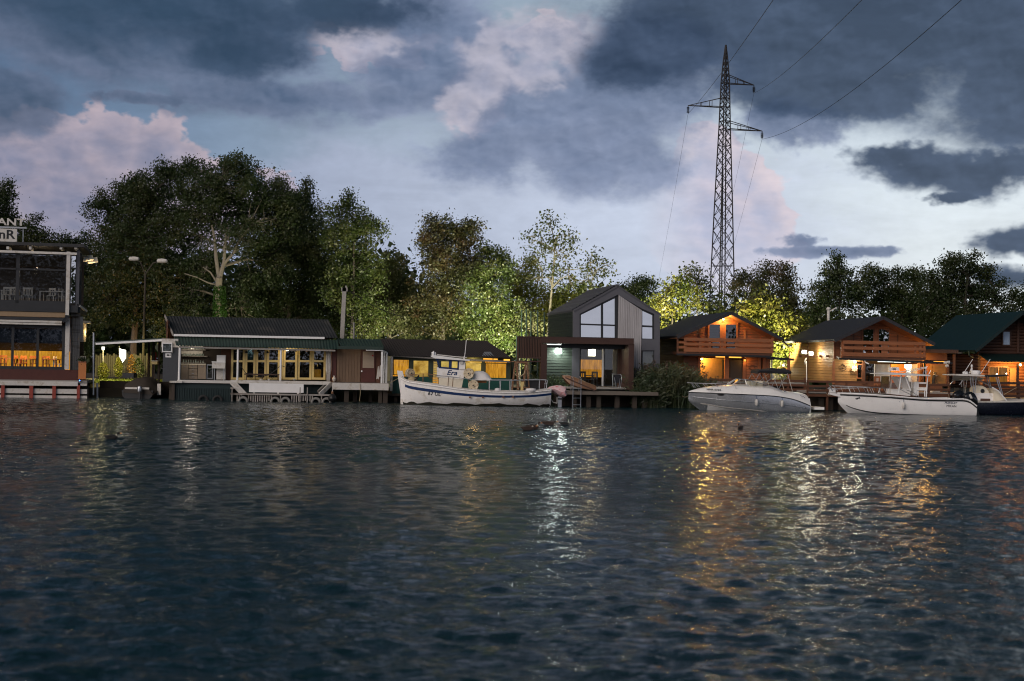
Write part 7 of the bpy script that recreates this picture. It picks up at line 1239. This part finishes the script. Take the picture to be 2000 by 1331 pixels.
def motor_cruiser():
    F = Frame(1470, 800, 83.4, 3); root = F.root('motor_cruiser', 'silver and white motor cruiser with a folded black bimini', 'motorboat', 'boats moored along the bank')
    st = stations(F, [(1345, 766.3, .03, .02, .62, .55), (1358, 767, .42, .2, .45, .25), (1385, 768, .85, .55, .34, -.2), (1420, 769.5, 1.14, .92, .19, -.42), (1465, 771.5, 1.26, 1.12, .08, -.48), (1510, 774, 1.28, 1.16, -.05, -.48), (1545, 779.5, 1.26, 1.16, -.05, -.46), (1568, 787, 1.22, 1.14, -.05, -.45), (1582, 793, 1.18, 1.1, -.05, -.44)])
    H = Hull(st); sh = H.shell(); sh.build('hull', 'silver_hull', root, smooth=True); bv = bvh_of(sh)
    H.strip(.66, .99, .012, i0=8).build('boot_bottom', 'gelcoat', root, smooth=True); H.edge(.028, 0, .012).build('rubrail', 'black_plastic', root, smooth=True); H.edge(.022, .30, .004, i0=2).build('hull_knuckle', 'silver_hull', root, smooth=True); H.strip(.60, .65, .014, i0=6).build('boot_stripe', 'dirty_white', root, smooth=True)
    # moulded deck: crown heights read from the photograph's upper outline
    top = [(1345, 765), (1352, 762.5), (1365, 758.8), (1385, 755.5), (1405, 753.5), (1428, 751.3), (1446, 750.5), (1480, 752), (1505, 754.5), (1526, 763.2), (1545, 765.5), (1560, 767.2), (1571, 770.5), (1577, 777), (1582, 789)]
    tx = [F.X(p, 760) for p, _ in top]; tz = [F.Z(p, q, -.5) for p, q in top]; m = MB(); n = 10
    for i in range(len(H.st)):
        x, y, zs = H.sec(i, 0, -.005); zt = max(float(np.interp(x, tx, tz)), zs + .02)
        for k in range(n + 1): f = 1 - 2 * k / n; e = 1 - abs(f) ** 3.2; m.v.append((x, y * (1 - .0) * f, zs + (zt - zs) * e))
    m.f = [(i * (n + 1) + k, i * (n + 1) + k + 1, (i + 1) * (n + 1) + k + 1, (i + 1) * (n + 1) + k) for i in range(len(H.st) - 1) for k in range(n)]; m.build('deck_moulding', 'gelcoat', root, smooth=True)
    a, b = F.p3(1577, 777, -.9), F.p3(1583, 793, -1.1); MB().prism_x([(-1.1, .0), (1.1, .0), (1.1, b[2]), (.8, a[2] - .05), (-.8, a[2] - .05), (-1.1, b[2])], b[0] - .05, b[0] + .03).build('transom', 'gelcoat', root)
    MB().box(F.X(1582, 797), F.X(1601, 797), -1.0, 1.0, F.Z(1590, 800.5, -1), F.Z(1590, 795.5, -1)).build('swim_platform', 'gelcoat', root)
    # windscreen
    ys = -.78; P = lambda px, py, y: F.p3(px, py, y)
    for sg in (1, -1):
        fr = MB().tube([(p[0], p[1] * sg, p[2]) for p in (P(1431, 751, ys), P(1447.5, 741, ys), P(1455, 741.2, ys), P(1505, 754, -.95), P(1527, 763.5, -1.0))], .025, 6); fr.build('screen_frame', 'metal_grey', root, smooth=True)
        g = [P(1433, 751, ys), P(1447.5, 742, ys), P(1455, 742.2, ys), P(1503, 754, -.95), P(1470, 753.5, -.95)]; MB().add([(p[0], p[1] * sg, p[2]) for p in g], [(0, 1, 2, 3, 4)]).build('screen_pane', 'glass_door', root)
        for px, a, b in ((1455, 741.5, 752), (1467, 744, 753)): p, q = P(px, a, ys - .02), P(px + 4, b, -.9); MB().tube([(p[0], p[1] * sg, p[2]), (q[0], q[1] * sg, q[2])], .015, 5).build('screen_frame', 'metal_grey', root)
    g = [P(1433, 751, ys), P(1447.5, 742, ys)]; MB().add([g[0], g[1], (g[1][0], -ys, g[1][2]), (g[0][0], -ys, g[0][2])], [(0, 1, 2, 3)]).build('screen_pane', 'glass_door', root)
    for px, w in ((1462, .35), (1476, .4)): x, z = F.p(px, 752, 0); MB().box(x - .05, x + .25, -.7, -.2, z - .2, z + w * .6).build('seat', 'cream', root); MB().box(x - .05, x + .25, .2, .7, z - .2, z + w * .6).build('seat', 'cream', root)
    # folded bimini on its frame
    t = root; m = MB(); prof = [(1480, 727.5, 3.0), (1484, 725.5, 3.6), (1492, 726, 2.6), (1499, 726, 3), (1505, 724.5, 4.2), (1512, 725.5, 5.4), (1520, 725.5, 5.2), (1530, 726, 4.6), (1538, 726, 4.8), (1543, 727, 4.0), (1545, 728, 2)]
    for px, py, r in prof: x, z = F.p(px, py, -.9); rr = r * 84 / FPX; m.v += [(x, yy * (1 - .06 * abs(math.sin(px))), z + rr * sgn + .02 * math.sin(px * .9 + yy * 3)) for yy, sgn in ((-1.05, 0), (-1.0, .8), (-.5, 1.05), (0, 1.1), (.5, 1.05), (1.0, .8), (1.05, 0), (1.0, -.9), (.5, -.8), (0, -.75), (-.5, -.8), (-1.0, -.9))]
    m.f = [(j * 12 + i, j * 12 + (i + 1) % 12, (j + 1) * 12 + (i + 1) % 12, (j + 1) * 12 + i) for j in range(10) for i in range(12)] + [tuple(range(12)), tuple(range(120, 132))]; m.build('bimini', 'canvas_black', t, smooth=True)
    for sg in (1, -1):
        for a, b in (((1483, 730), (1477, 742)), ((1483, 730), (1494, 747)), ((1505, 730), (1515, 746)), ((1508, 730), (1520, 760)), ((1518, 730), (1496, 748)), ((1536, 732), (1521, 760)), ((1538, 730), (1548, 765.5)), ((1539, 733), (1541, 737))):
            p, q = P(*a, -.98), P(*b, -1.0); MB().tube([(p[0], p[1] * sg, p[2]), (q[0], q[1] * sg, q[2])], .017, 5).build('bimini_leg', 'metal_grey', root)
    MB().tube([P(1506, 739, -.98), P(1540, 739, -.98)], .02, 5).build('bimini_bar', 'metal_grey', root)
    railing(F, root, [(1343, 748.2), (1365, 749), (1400, 750), (1430, 751.5)], [((1352, 748.8), (1359, 758)), ((1360, 749), (1368, 757)), ((1377, 749.3), (1383, 755.5)), ((1396, 750), (1402, 756.5)), ((1414, 750.5), (1418, 754))], lambda px: -.12 - .58 * min(1, (px - 1343) / 70), .02)
    MB().tube([P(1343, 748.2, -.12), P(1343, 748.2, .12)], .02).build('rail', 'metal_grey', root)
    m = MB(); x, z = F.p(1408, 771.5, -1.1)
    m.lathe([(.03, -.02), (.2, 0), (.03, .02)], (0, 0, 0), 14, 'y'); m.v = [(x + v[0], 0, z + v[2] * .3) for v in m.v]
    for i, v in enumerate(m.v):
        h = bv.ray_cast(Vector((v[0], -4, v[2])), Vector((0, 1, 0))); m.v[i] = (v[0], (h[0].y if h[0] else -1.1) - .012 - .004 * (i // 14), v[2])
    m.build('porthole', 'black_gloss', root)
    text('HNR 5704', .14, 'black_plastic', root, (F.X(1394, 761.5, -.95), -.97, F.Z(1394, 761.5, -.95)), (R(68), R(.5), 0), 0, 'registration', .003, .012, 1.35)
    x, z = F.p(1495, 784, -1.27); text('~ . ~', .16, 'dark_frame', root, (x, -2, z), (R(90), R(2), 0), .3, 'emblem', .003, .002, 1.2, bv, .012)
    for px, py in ((1563, 772), (1568, 774)): MB().bar(P(px, py, -1.12), P(px + 5, py + 4, -1.15), .03, .02).build('vent', 'dark_frame', root)
    x, y, z = P(1573, 797, -1.2); MB().lathe([(.03, -.02), (.03, .02)], (x, y - .01, z), 8, 'y').build('vent', 'black_plastic', root); MB().bar(P(1437, 755, -1.0), P(1437.5, 759, -1.0), .03).build('cleat', 'metal_grey', root); x, y, z = P(1533, 765.5, -1.0); MB().lathe([(.02, .07), (.05, 0)], (x, y, z), 8).build('side_light', 'navy', root)
motor_cruiser()
def centre_console():
    F = Frame(1775, 806, 82.4, 3); root = F.root('centre_console_boat', 'white open fishing motorboat with a hard top and two black outboards', 'motorboat', 'boats moored along the bank')
    st = stations(F, [(1637, 771.3, .03, .02, .7, .62), (1650, 772, .42, .22, .5, .28), (1672, 773, .82, .5, .24, -.15), (1705, 774.8, 1.12, .88, .05, -.42), (1750, 778, 1.3, 1.12, -.02, -.5), (1800, 782, 1.36, 1.22, -.05, -.52), (1850, 783.4, 1.36, 1.24, -.06, -.52), (1888, 784.2, 1.33, 1.22, -.06, -.5), (1908, 797, 1.3, 1.2, -.06, -.48)])
    H = Hull(st); sh = H.shell(); sh.build('hull', 'gelcoat', root, smooth=True); bv = bvh_of(sh); H.edge(.035, 0, .014).build('rubrail', 'black_plastic', root, smooth=True); H.strip(.575, .615, .012, i0=5).build('boot_stripe', 'black_plastic', root, smooth=True)
    m = H.edge(.05, 0, -.02, .09); m.build('gunwale', 'gelcoat', root, smooth=True); H.deck(-.06, .03, .04, 0, 15).build('foredeck', 'gelcoat', root, smooth=True); H.deck(.45, 0, .06, 15, 28).build('cockpit_floor', 'gelcoat', root)
    mm = MB()
    for sg in (1, -1):
        b0 = len(mm.v)
        for i in range(15, 29):
            x, y, z = H.sec(i, 0); mm.v += [(x, y * sg, z + .09), (x, (y + .22) * sg, z + .10), (x, (y + .24) * sg, z - .5)]
        for i in range(13): mm.f += [(b0 + i * 3, b0 + i * 3 + 1, b0 + i * 3 + 4, b0 + i * 3 + 3), (b0 + i * 3 + 1, b0 + i * 3 + 2, b0 + i * 3 + 5, b0 + i * 3 + 4)]
    mm.build('coaming', 'gelcoat', root, smooth=True)
    P = lambda px, py, y: F.p3(px, py, y)
    a, b = P(1621, 768.2, -.2), P(1642, 772, -.2); MB().prism([(a[0], a[2] + .02), (a[0], a[2] - .08), (b[0], b[2] - .12), (b[0] + .3, b[2] + .03)], -.2, .2).build('bow_pulpit', 'gelcoat', root)
    MB().box(P(1620, 762, 0)[0], P(1631, 762, 0)[0], -.12, .12, P(1625, 767, 0)[2], P(1625, 759, 0)[2]).build('anchor_roller', 'white_paint', root); MB().tube([P(1617, 760, -.15), P(1622, 756, -.15), P(1626, 764, -.1)], .04, 6).build('anchor', 'galvanised', root)
    yy = lambda px: -.2 - .95 * min(1, (px - 1622) / 75) ** .7
    railing(F, root, [(1625, 754.2), (1665, 755.5), (1700, 757), (1736, 759)], [((1628, 754.5), (1636, 764)), ((1656, 755), (1662, 768)), ((1674, 755.8), (1680, 767)), ((1698, 756.5), (1703, 768)), ((1716, 757.5), (1720, 769)), ((1726, 758), (1731, 769))], yy, .022); railing(F, root, [(1626, 761), (1660, 759), (1692, 757.5)], [((1686, 757), (1692, 768))], yy, .018)
    # console, enclosure, hard top
    MB().prism([P(1741, 760, -.5)[::2], P(1778, 760, -.5)[::2], P(1778, 774, -.5)[::2], P(1741, 770, -.5)[::2]], -.5, .5).build('console', 'gelcoat', root)
    MB().prism([P(1750, 736, -.5)[::2], P(1774, 737, -.5)[::2], P(1780, 762, -.5)[::2], P(1765, 762, -.5)[::2]], -.45, .45).build('console_back', 'old_white', root)
    tp = MB(); prof = [(1720, 730.8, 729.5), (1726, 731.5, 729), (1745, 732.5, 727.8), (1780, 734, 729.5), (1815, 735.3, 732), (1817.5, 735, 733)]
    for px, bot, top_ in prof: x = F.X(px, 731, -1.0); tp.v += [(x, -1.02, F.Z(px, bot, -1)), (x, 1.02, F.Z(px, bot, -1)), (x, 1.02, F.Z(px, (bot + top_) / 2, -1)), (x, .7, F.Z(px, top_, -1)), (x, -.7, F.Z(px, top_, -1)), (x, -1.02, F.Z(px, (bot + top_) / 2, -1))]
    tp.f = [(j * 6 + i, j * 6 + (i + 1) % 6, (j + 1) * 6 + (i + 1) % 6, (j + 1) * 6 + i) for j in range(5) for i in range(6)] + [tuple(range(6)), tuple(range(30, 36))]; tp.build('hard_top', 'white_paint', root)
    for sg in (1, -1):
        for a, b, r in (((1760, 734), (1755, 770), .035), ((1736, 759), (1734, 769), .03), ((1768, 735), (1779, 764), .03), ((1812, 734), (1809, 776), .035), ((1806, 764), (1806, 775), .025), ((1809, 764), (1806, 764), .025)):
            p, q = P(*a, -.8), P(*b, -.85); MB().tube([(p[0], p[1] * sg, p[2]), (q[0], q[1] * sg, q[2])], r, 6).build('top_leg', 'white_paint', root)
        for pts in ([(1757, 760), (1768, 766), (1785, 774)], [(1770, 762), (1782, 766), (1795, 775)], [(1789, 772), (1790, 764), (1794, 763)]): MB().tube([(p[0], p[1] * sg, p[2]) for p in (P(*q, -.75) for q in pts)], .02, 5).build('grab_rail', 'metal_grey', root)
        for pts in ([(1737, 735.5), (1756, 736), (1754, 758), (1735.5, 758)], [(1759.5, 736.5), (1780, 737.5), (1781, 760), (1757, 759)]): MB().add([(p[0], p[1] * sg, p[2]) for p in (P(*q, -.74) for q in pts)], [(0, 1, 2, 3)]).build('clear_curtain', 'glass_clear_vinyl', root)
        for px in (1758, 1781): p, q = P(px, 736, -.755), P(px, 759, -.755); MB().tube([(p[0], p[1] * sg, p[2]), (q[0], q[1] * sg, q[2])], .018, 5).build('curtain_seam', 'old_white', root)
    q = [P(1737, 735.5, -.74), P(1735.5, 758, -.74)]; MB().add([q[0], q[1], (q[1][0], .74, q[1][2]), (q[0][0], .74, q[0][2])], [(0, 1, 2, 3)]).build('clear_curtain', 'glass_clear_vinyl', root)
    MB().box(*F.rect((1784.5, 746.5, 1794.5, 773), -.4)[:2], -.4, .4, *F.rect((1784.5, 746.5, 1794.5, 773), -.4)[2:]).build('leaning_post', 'white_paint', root); MB().box(*F.rect((1797, 747, 1809, 750), -.6)[:2], -.6, .6, *F.rect((1797, 747, 1809, 750), -.6)[2:]).build('bolster', 'gelcoat', root); MB().box(*F.rect((1796, 757, 1809, 763), -.6)[:2], -.6, .6, *F.rect((1796, 757, 1809, 763), -.6)[2:]).build('seat', 'old_white', root)
    rr = MB(); r0 = F.rect((1742, 717.5, 1757, 724.5), -.3); rr.prism([(r0[0], r0[2]), (r0[1], r0[2]), (r0[1] - .04, r0[3]), (r0[0], r0[3] - .02)], -.3, .3); rr.build('radar_box', 'white_paint', root); rb(F, (1743.5, 720, 1750, 722.4), -.31, -.302).build('screen', 'dark_frame', root)
    for a, b in (((1757, 727), (1812, 716.5)), ((1765, 730), (1810, 718.5))): MB().tube([P(*a, -.8), P(*b, -.9)], .02, 5).build('outrigger_pole', 'white_paint', root)
    for px, dx in ((1803, 2), (1808, 3), (1814, 4)): MB().tube([P(px, 732, -.5 + (px - 1803) * .1), P(px + dx, 724, -.5 + (px - 1803) * .1)], .025, 6).build('rod_holder', 'metal_grey', root)
    MB().tube([P(1808, 732, .2), P(1808.5, 720, .2)], .02, 5).build('antenna', 'white_paint', root); MB().lathe([(.05, -.06), (.07, 0), (.04, .07)], P(1808.5, 719, .2), 8).build('nav_light', 'white_paint', root)
    text('PURSUIT', .155, 'navy', root, (F.X(1857, 787.3, -1.33), -3, F.Z(1857, 787.5, -1.33)), (R(90), R(1), 0), .35, 'lettering', .002, .002, 1.2, bv, .012); text('MIKAN', .20, 'navy_dark', root, (F.X(1857.5, 793, -1.3), -3, F.Z(1857.5, 793.4, -1.3)), (R(90), R(1), 0), 0, 'lettering', 0, .002, .95, bv, .012)
    em_ = MB(); e0 = [(1670, 779.5), (1673.5, 777.5), (1676, 777), (1679, 774.5), (1678, 777.5), (1680, 779), (1676.5, 779), (1674, 781)]; em_.add([(P(*q, -.8)[0], -3, P(*q, -.8)[2]) for q in e0], [tuple(range(8))])
    for i, v in enumerate(em_.v):
        h = bv.ray_cast(Vector((v[0], -4, v[2])), Vector((0, 1, 0))); em_.v[i] = (v[0], (h[0].y if h[0] else -.8) - .015, v[2])
    em_.build('fish_emblem', 'dark_frame', root)
    for px, py in ((1757, 785), (1810, 787)): x, z = F.p(px, py, -1.33); h = bv.ray_cast(Vector((x, -4, z)), Vector((0, 1, 0))); MB().lathe([(.025, -.012), (.025, .012)], (x, h[0].y if h[0] else -1.3, z), 8, 'y').build('vent', 'metal_grey', root)
    tx0 = F.X(1889, 785, -1.3); x1, z1 = F.p(1908, 797, -1.3); z2 = F.Z(1889, 784, -1.3); MB().add([(tx0, -1.3, z2 + .03), (tx0, 1.3, z2 + .03), (x1 + .02, 1.27, z1 + .02), (x1 + .02, -1.27, z1 + .02)], [(0, 1, 2, 3)]).build('transom', 'gelcoat', root)
    for k, (px, py, yv) in enumerate(((1872, 771, .45), (1893, 774, -.35))):
        x, z = F.p(px, py, yv); t = MB(); sec = [(-.30, -.25, .10, .19), (-.12, -.34, .24, .22), (.1, -.42, .27, .22), (.3, -.5, .16, .2), (.45, -.62, -.08, .16)]
        for dx, lo, hi, w in sec: t.v += [(x + dx, yv + w * math.cos(2 * math.pi * j / 10), z + (lo + hi) / 2 + (hi - lo) / 2 * math.sin(2 * math.pi * j / 10)) for j in range(10)]
        t.f = [(j * 10 + i, j * 10 + (i + 1) % 10, (j + 1) * 10 + (i + 1) % 10, (j + 1) * 10 + i) for j in range(4) for i in range(10)] + [tuple(range(10)), tuple(range(40, 50))]
        o = t.build('outboard_motor', 'black_gloss', root, smooth=True); MB().bar((x + .32, yv, z - .45), (x + .62, yv, -.35), .2, .14).build('motor_leg', 'black_plastic', o); MB().box(x + .05, x + .35, yv - .2, yv + .2, z - .75, z - .45).build('bracket', 'black_plastic', o)
        if k: MB().add([(x - .12, yv - .222, z + .08), (x + .0, yv - .222, z + .13), (x + .12, yv - .222, z - .12), (x, yv - .222, z - .14)], [(0, 1, 2, 3)]).build('decal', 'dirty_white', o)
centre_console()
def sport_boat():
    F = Frame(1955, 805, 84.4, 2); root = F.root('dark_sport_boat', 'dark hulled fishing motorboat with white deck moored bow out of frame', 'motorboat', 'boats moored along the bank')
    st = stations(F, [(1908, 787, 1.2, 1.1, -.05, -.4), (1940, 786.6, 1.28, 1.15, -.03, -.45), (1990, 786, 1.28, 1.1, 0, -.45), (2040, 784.5, 1.1, .8, .1, -.4), (2085, 782.5, .6, .3, .35, 0), (2110, 781, .04, .02, .7, .6)]); st = st[::-1]
    H = Hull(st); H.shell().build('hull', 'navy_dark', root, smooth=True); H.edge(.05, 0, .0, .03).build('gunwale', 'dirty_white', root, smooth=True); H.deck(.02, .02).build('deck', 'old_white', root, smooth=True)
    P = lambda px, py, y: F.p3(px, py, y)
    rb(F, (1905, 768.5, 1940, 783), -.6, .6).build('console', 'old_white', root); rb(F, (1915, 779, 1934, 784), -.62, -.61).build('locker_door', 'brown_wood', root); rb(F, (1868, 770, 1905, 778), .1, .6).build('engine_box', 'galvanised', root)
    t = MB(); prof = [(1904, 768, 757), (1909, 769, 753.5), (1918, 769, 753), (1926, 769, 757), (1931, 769, 764)]
    for px, bot, top in prof: x, zt = F.p(px, top, -.4); zb = F.Z(px, bot, -.4); t.v += [(x, -.45, zb), (x, -.45, zt - .05), (x, -.3, zt), (x, .3, zt), (x, .45, zt - .05), (x, .45, zb)]
    t.f = [(j * 6 + i, j * 6 + i + 1, (j + 1) * 6 + i + 1, (j + 1) * 6 + i) for j in range(4) for i in range(5)] + [tuple(range(6)), tuple(range(24, 30))]; t.build('seat', 'cream', root, smooth=True)
    MB().lathe([(.1, -.015), (.125, 0), (.1, .015)], P(1919, 764, -.5), 14, 'y').build('wheel', 'black_plastic', root); MB().prism([P(1941, 784, -.7)[::2], P(1941, 764, -.7)[::2], P(1945, 759, -.7)[::2], P(1952, 766, -.7)[::2], P(1966, 782, -.7)[::2]], -.7, .7).build('coaming', 'cream', root)
    tp = MB(); prof = [(1861, 733.5, 731.5), (1880, 734.5, 731), (1905, 735.5, 731.5), (1924, 735.5, 733)]
    for px, bot, top in prof: x = F.X(px, 733, -.9); tp.v += [(x, -.95, F.Z(px, bot, -.9)), (x, .95, F.Z(px, bot, -.9)), (x, .85, F.Z(px, top, -.9)), (x, -.85, F.Z(px, top, -.9))]
    tp.f = [(j * 4 + i, j * 4 + (i + 1) % 4, (j + 1) * 4 + (i + 1) % 4, (j + 1) * 4 + i) for j in range(3) for i in range(4)] + [(0, 1, 2, 3), (12, 13, 14, 15)]; tp.build('hard_top', 'dirty_white', root); MB().add([P(1861, 734.5, -.9), P(1922, 738, -.9), P(1918, 743.5, .9), P(1859, 744, .9)], [(0, 1, 2, 3)]).build('top_lining', 'dirty_white', root)
    m = MB().prism([P(1924, 733.2, -.8)[::2], P(1950, 733, -.8)[::2], P(1975, 732.5, -.8)[::2], P(1960, 735.5, -.8)[::2], P(1940, 737, -.8)[::2], P(1926, 735.5, -.8)[::2]], -.8, .8); m.build('bimini', 'canvas_black', root)
    for sg in (1, -1):
        for a, b in (((1899.5, 735), (1902, 772)), ((1906.5, 736), (1904, 770)), ((1895, 737), (1897, 757)), ((1945, 737), (1955, 768)), ((1949, 737), (1958.5, 772)), ((1912, 743), (1940, 758)), ((1880, 744), (1874, 752))): p, q = P(*a, -.75), P(*b, -.8); MB().tube([(p[0], p[1] * sg, p[2]), (q[0], q[1] * sg, q[2])], .028, 6).build('top_leg', 'metal_grey', root)
    MB().tube([P(1938, 757, -.9), P(1950, 764, -.9), P(1960, 776, -.9), P(1966, 783, -.9)], .04, 6).build('grab_rail', 'white_paint', root); MB().tube([P(1961, 771, -.85), P(1985, 757.5, -.4)], .015, 5).build('fishing_rod', 'rope_tan', root)
    for a, b in (((1881, 731), (1900, 702)), ((1915, 731), (1934, 702)), ((1893, 730), (1899, 714))): MB().tube([P(*a, -.4), P(*b, -.4)], .018, 5).build('antenna', 'white_paint', root)
    MB().lathe([(.26, -.02), (.3, .08), (.27, .2), (.2, .22)], P(1905.5, 731, 0), 14).build('radar_dome', 'white_paint', root, smooth=True); MB().lathe([(.16, -.01), (.17, .1), (.1, .14)], P(1885.5, 730.5, -.2), 12).build('satellite_dome', 'white_paint', root, smooth=True); MB().tube([P(1898, 731, 0), P(1898, 718, 0)], .05, 6).build('light_mast', 'white_paint', root); MB().lathe([(.05, -.05), (.08, 0), (.03, .1)], P(1898, 715.5, 0), 8).build('nav_light', 'white_paint', root)
sport_boat()
def fenders_and_lines():
    for lab, px, py, Y, top in (('white fender hanging amidships from the silver cruiser', 1478, 787, 82.02, 773), ('white fender hanging near the stern of the silver cruiser', 1528, 789, 82.05, 777), ('white fender hanging amidships from the open fishing motorboat', 1765, 793, 80.98, 780)):
        G = Frame(px, py, Y, 0); t = G.root('fender', lab, 'fender', 'fenders hanging from the motorboats'); x, y, z = G.p3(px, py, 0); MB().lathe([(.02, .2), (.06, .17), (.085, .1), (.085, -.12), (.05, -.17), (.01, -.18)], (x, 0, z), 10).build('body', 'dirty_white', t, smooth=True); MB().tube([(x, 0, z + .18), (x, .02, G.Z(px, top, 0))], .012, 5).build('cord', 'navy', t)
    for lab, a, b in (('mooring line from the silver cruiser bow to the reed bed', at(1352, 764, 83.2), at(1330, 772, 86.5)), ('mooring line from the open motorboat bow to the deck rail', at(1628, 764, 82.2), at(1614, 768, 87.2)), ('mooring line from the open motorboat stern to the deck', at(1862, 778, 83.4), at(1852, 770, 87.2)), ('mooring line from the silver cruiser stern to the deck', at(1574, 775, 84.2), at(1580, 768, 87.4))):
        pts = [a.lerp(b, i / 10) - Vector((0, 0, .9 * (i / 10) * (1 - i / 10))) - a for i in range(11)]; tag(MB().tube(pts, .014, 5).build('mooring_line', 'rope_tan', loc=a), lab, 'rope', 'mooring lines of the motorboats')
fenders_and_lines()
# ---------------------------------------------------------------- ducks
def duck(label, px, py, facing, size, body='duck_brown', breast=True, head_up=1.0, yaw=0.0):
    d = ray(px, py); p = CAM + d * (-EYE / d.z); s = size; root = bpy.data.objects.new('duck', None); col.objects.link(root); root.location = (p.x, p.y, 0); root.rotation_euler = (0, 0, (0 if facing > 0 else math.pi) + yaw); tag(root, label, 'duck', 'ducks swimming on the river')
    h = head_up; path = [(-.31, 0, .13), (-.25, 0, .11), (-.16, 0, .07), (0, 0, .06), (.1, 0, .065), (.16, 0, .10), (.19, 0, .10 + .07 * h), (.205, 0, .10 + .12 * h), (.235, 0, .11 + .135 * h), (.265, 0, .11 + .125 * h)]; r = [.012, .035, .085, .115, .105, .07, .042, .042, .045, .028]
    MB().tube([Vector(q) * s for q in path], [q * s for q in r], 10).build('body', body, root, smooth=True)
    MB().lathe([(.018 * s, 0), (.02 * s, .03 * s), (.012 * s, .065 * s)], (.28 * s, 0, (.105 + .12 * h) * s), 8, 'x').build('bill', 'bill_orange', root, smooth=True)
    for sg in (1, -1): MB().lathe([(.01 * s, -.16 * s), (.035 * s, -.1 * s), (.045 * s, .02 * s), (.02 * s, .09 * s)], (-.04 * s, sg * .085 * s, .115 * s), 8, 'x').build('wing', body if body != 'duck_black' else 'duck_black', root, smooth=True)
    if breast: MB().lathe([(.01 * s, -.05 * s), (.05 * s, -.02 * s), (.048 * s, .04 * s), (.01 * s, .07 * s)], (.165 * s, 0, (.10 + .02 * h) * s), 8, 'z').build('breast', 'duck_cream', root, smooth=True)
duck('lone dark duck swimming off the boat shelter', 219, 858, 1, .85, 'duck_black', True, .9); duck('brown duck with white wing flash, nearer one of the pair', 1032, 841, 1, 1.0, 'duck_brown', True, .55); duck('brown duck with upright head, farther one of the pair', 1042, 838.5, 1, 1.0, 'duck_brown', True, 1.1, .2)
duck('brown duck with lowered head swimming left of the pale headed duck', 1073, 830.5, 1, 1.05, 'duck_brown', False, .3); duck('dark duck with a pale head in the white lamp reflection', 1104, 830.5, 1, .85, 'duck_black', True, .8); duck('small dark duck swimming in the orange reflection before the silver cruiser', 1446, 837, -1, .75, 'duck_brown', True, 1.0, .9)
# ---------------------------------------------------------------- lamps that light the trees from behind the houses
def yard_light(label, px, py, Y, watts, color, aim_px, aim_py, aim_Y, cone=95):
    F = Frame(px, 700, Y, 0); t = F.root('yard_floodlight', label, 'floodlight', 'yard floodlights behind the houses'); x, y, z = F.p3(px, py, 0); MB().tube([(x, 0.06, .5), (x, 0.06, z)], .045, 6).build('post', 'metal_grey', t); MB().box(x - .15, x + .15, -.06, .08, z - .1, z + .1).build('housing', 'dark_frame', t); MB().box(x - .13, x + .13, .081, .09, z - .08, z + .08).build('lens', 'lamp_soft', t)
    d = (at(aim_px, aim_py, aim_Y) - F.world(x, .12, z)).normalized(); o = lamp(t, (x, .2, z + .02), watts, color, .12, cone); o.rotation_euler = d.to_track_quat('-Z', 'Y').to_euler()
Yl = (1.0, .93, .58)
yard_light('yard floodlight hidden behind the green hut roof', 900, 690, 94, 5600, Yl, 930, 560, 103, 140); yard_light('yard floodlight behind the green lean-to roof', 770, 690, 93.5, 4600, (1, .95, .62), 790, 580, 104, 140); yard_light('yard floodlight beside the slatted screen', 1015, 690, 98, 8500, (1, .97, .62), 1050, 540, 108, 140)
yard_light('yard floodlight behind the left cabin ridge', 1300, 680, 100.2, 5200, Yl, 1320, 570, 106, 120); yard_light('yard floodlight in the gap between the two brown cabins', 1508, 700, 95, 6000, Yl, 1508, 620, 99, 120); yard_light('yard floodlight behind the long shack roof', 440, 690, 97, 1000, (1, .85, .6), 432, 560, 103, 120)
yard_light('yard floodlight behind the boat shelter', 250, 690, 100, 700, (1, .5, .2), 270, 600, 106, 120)
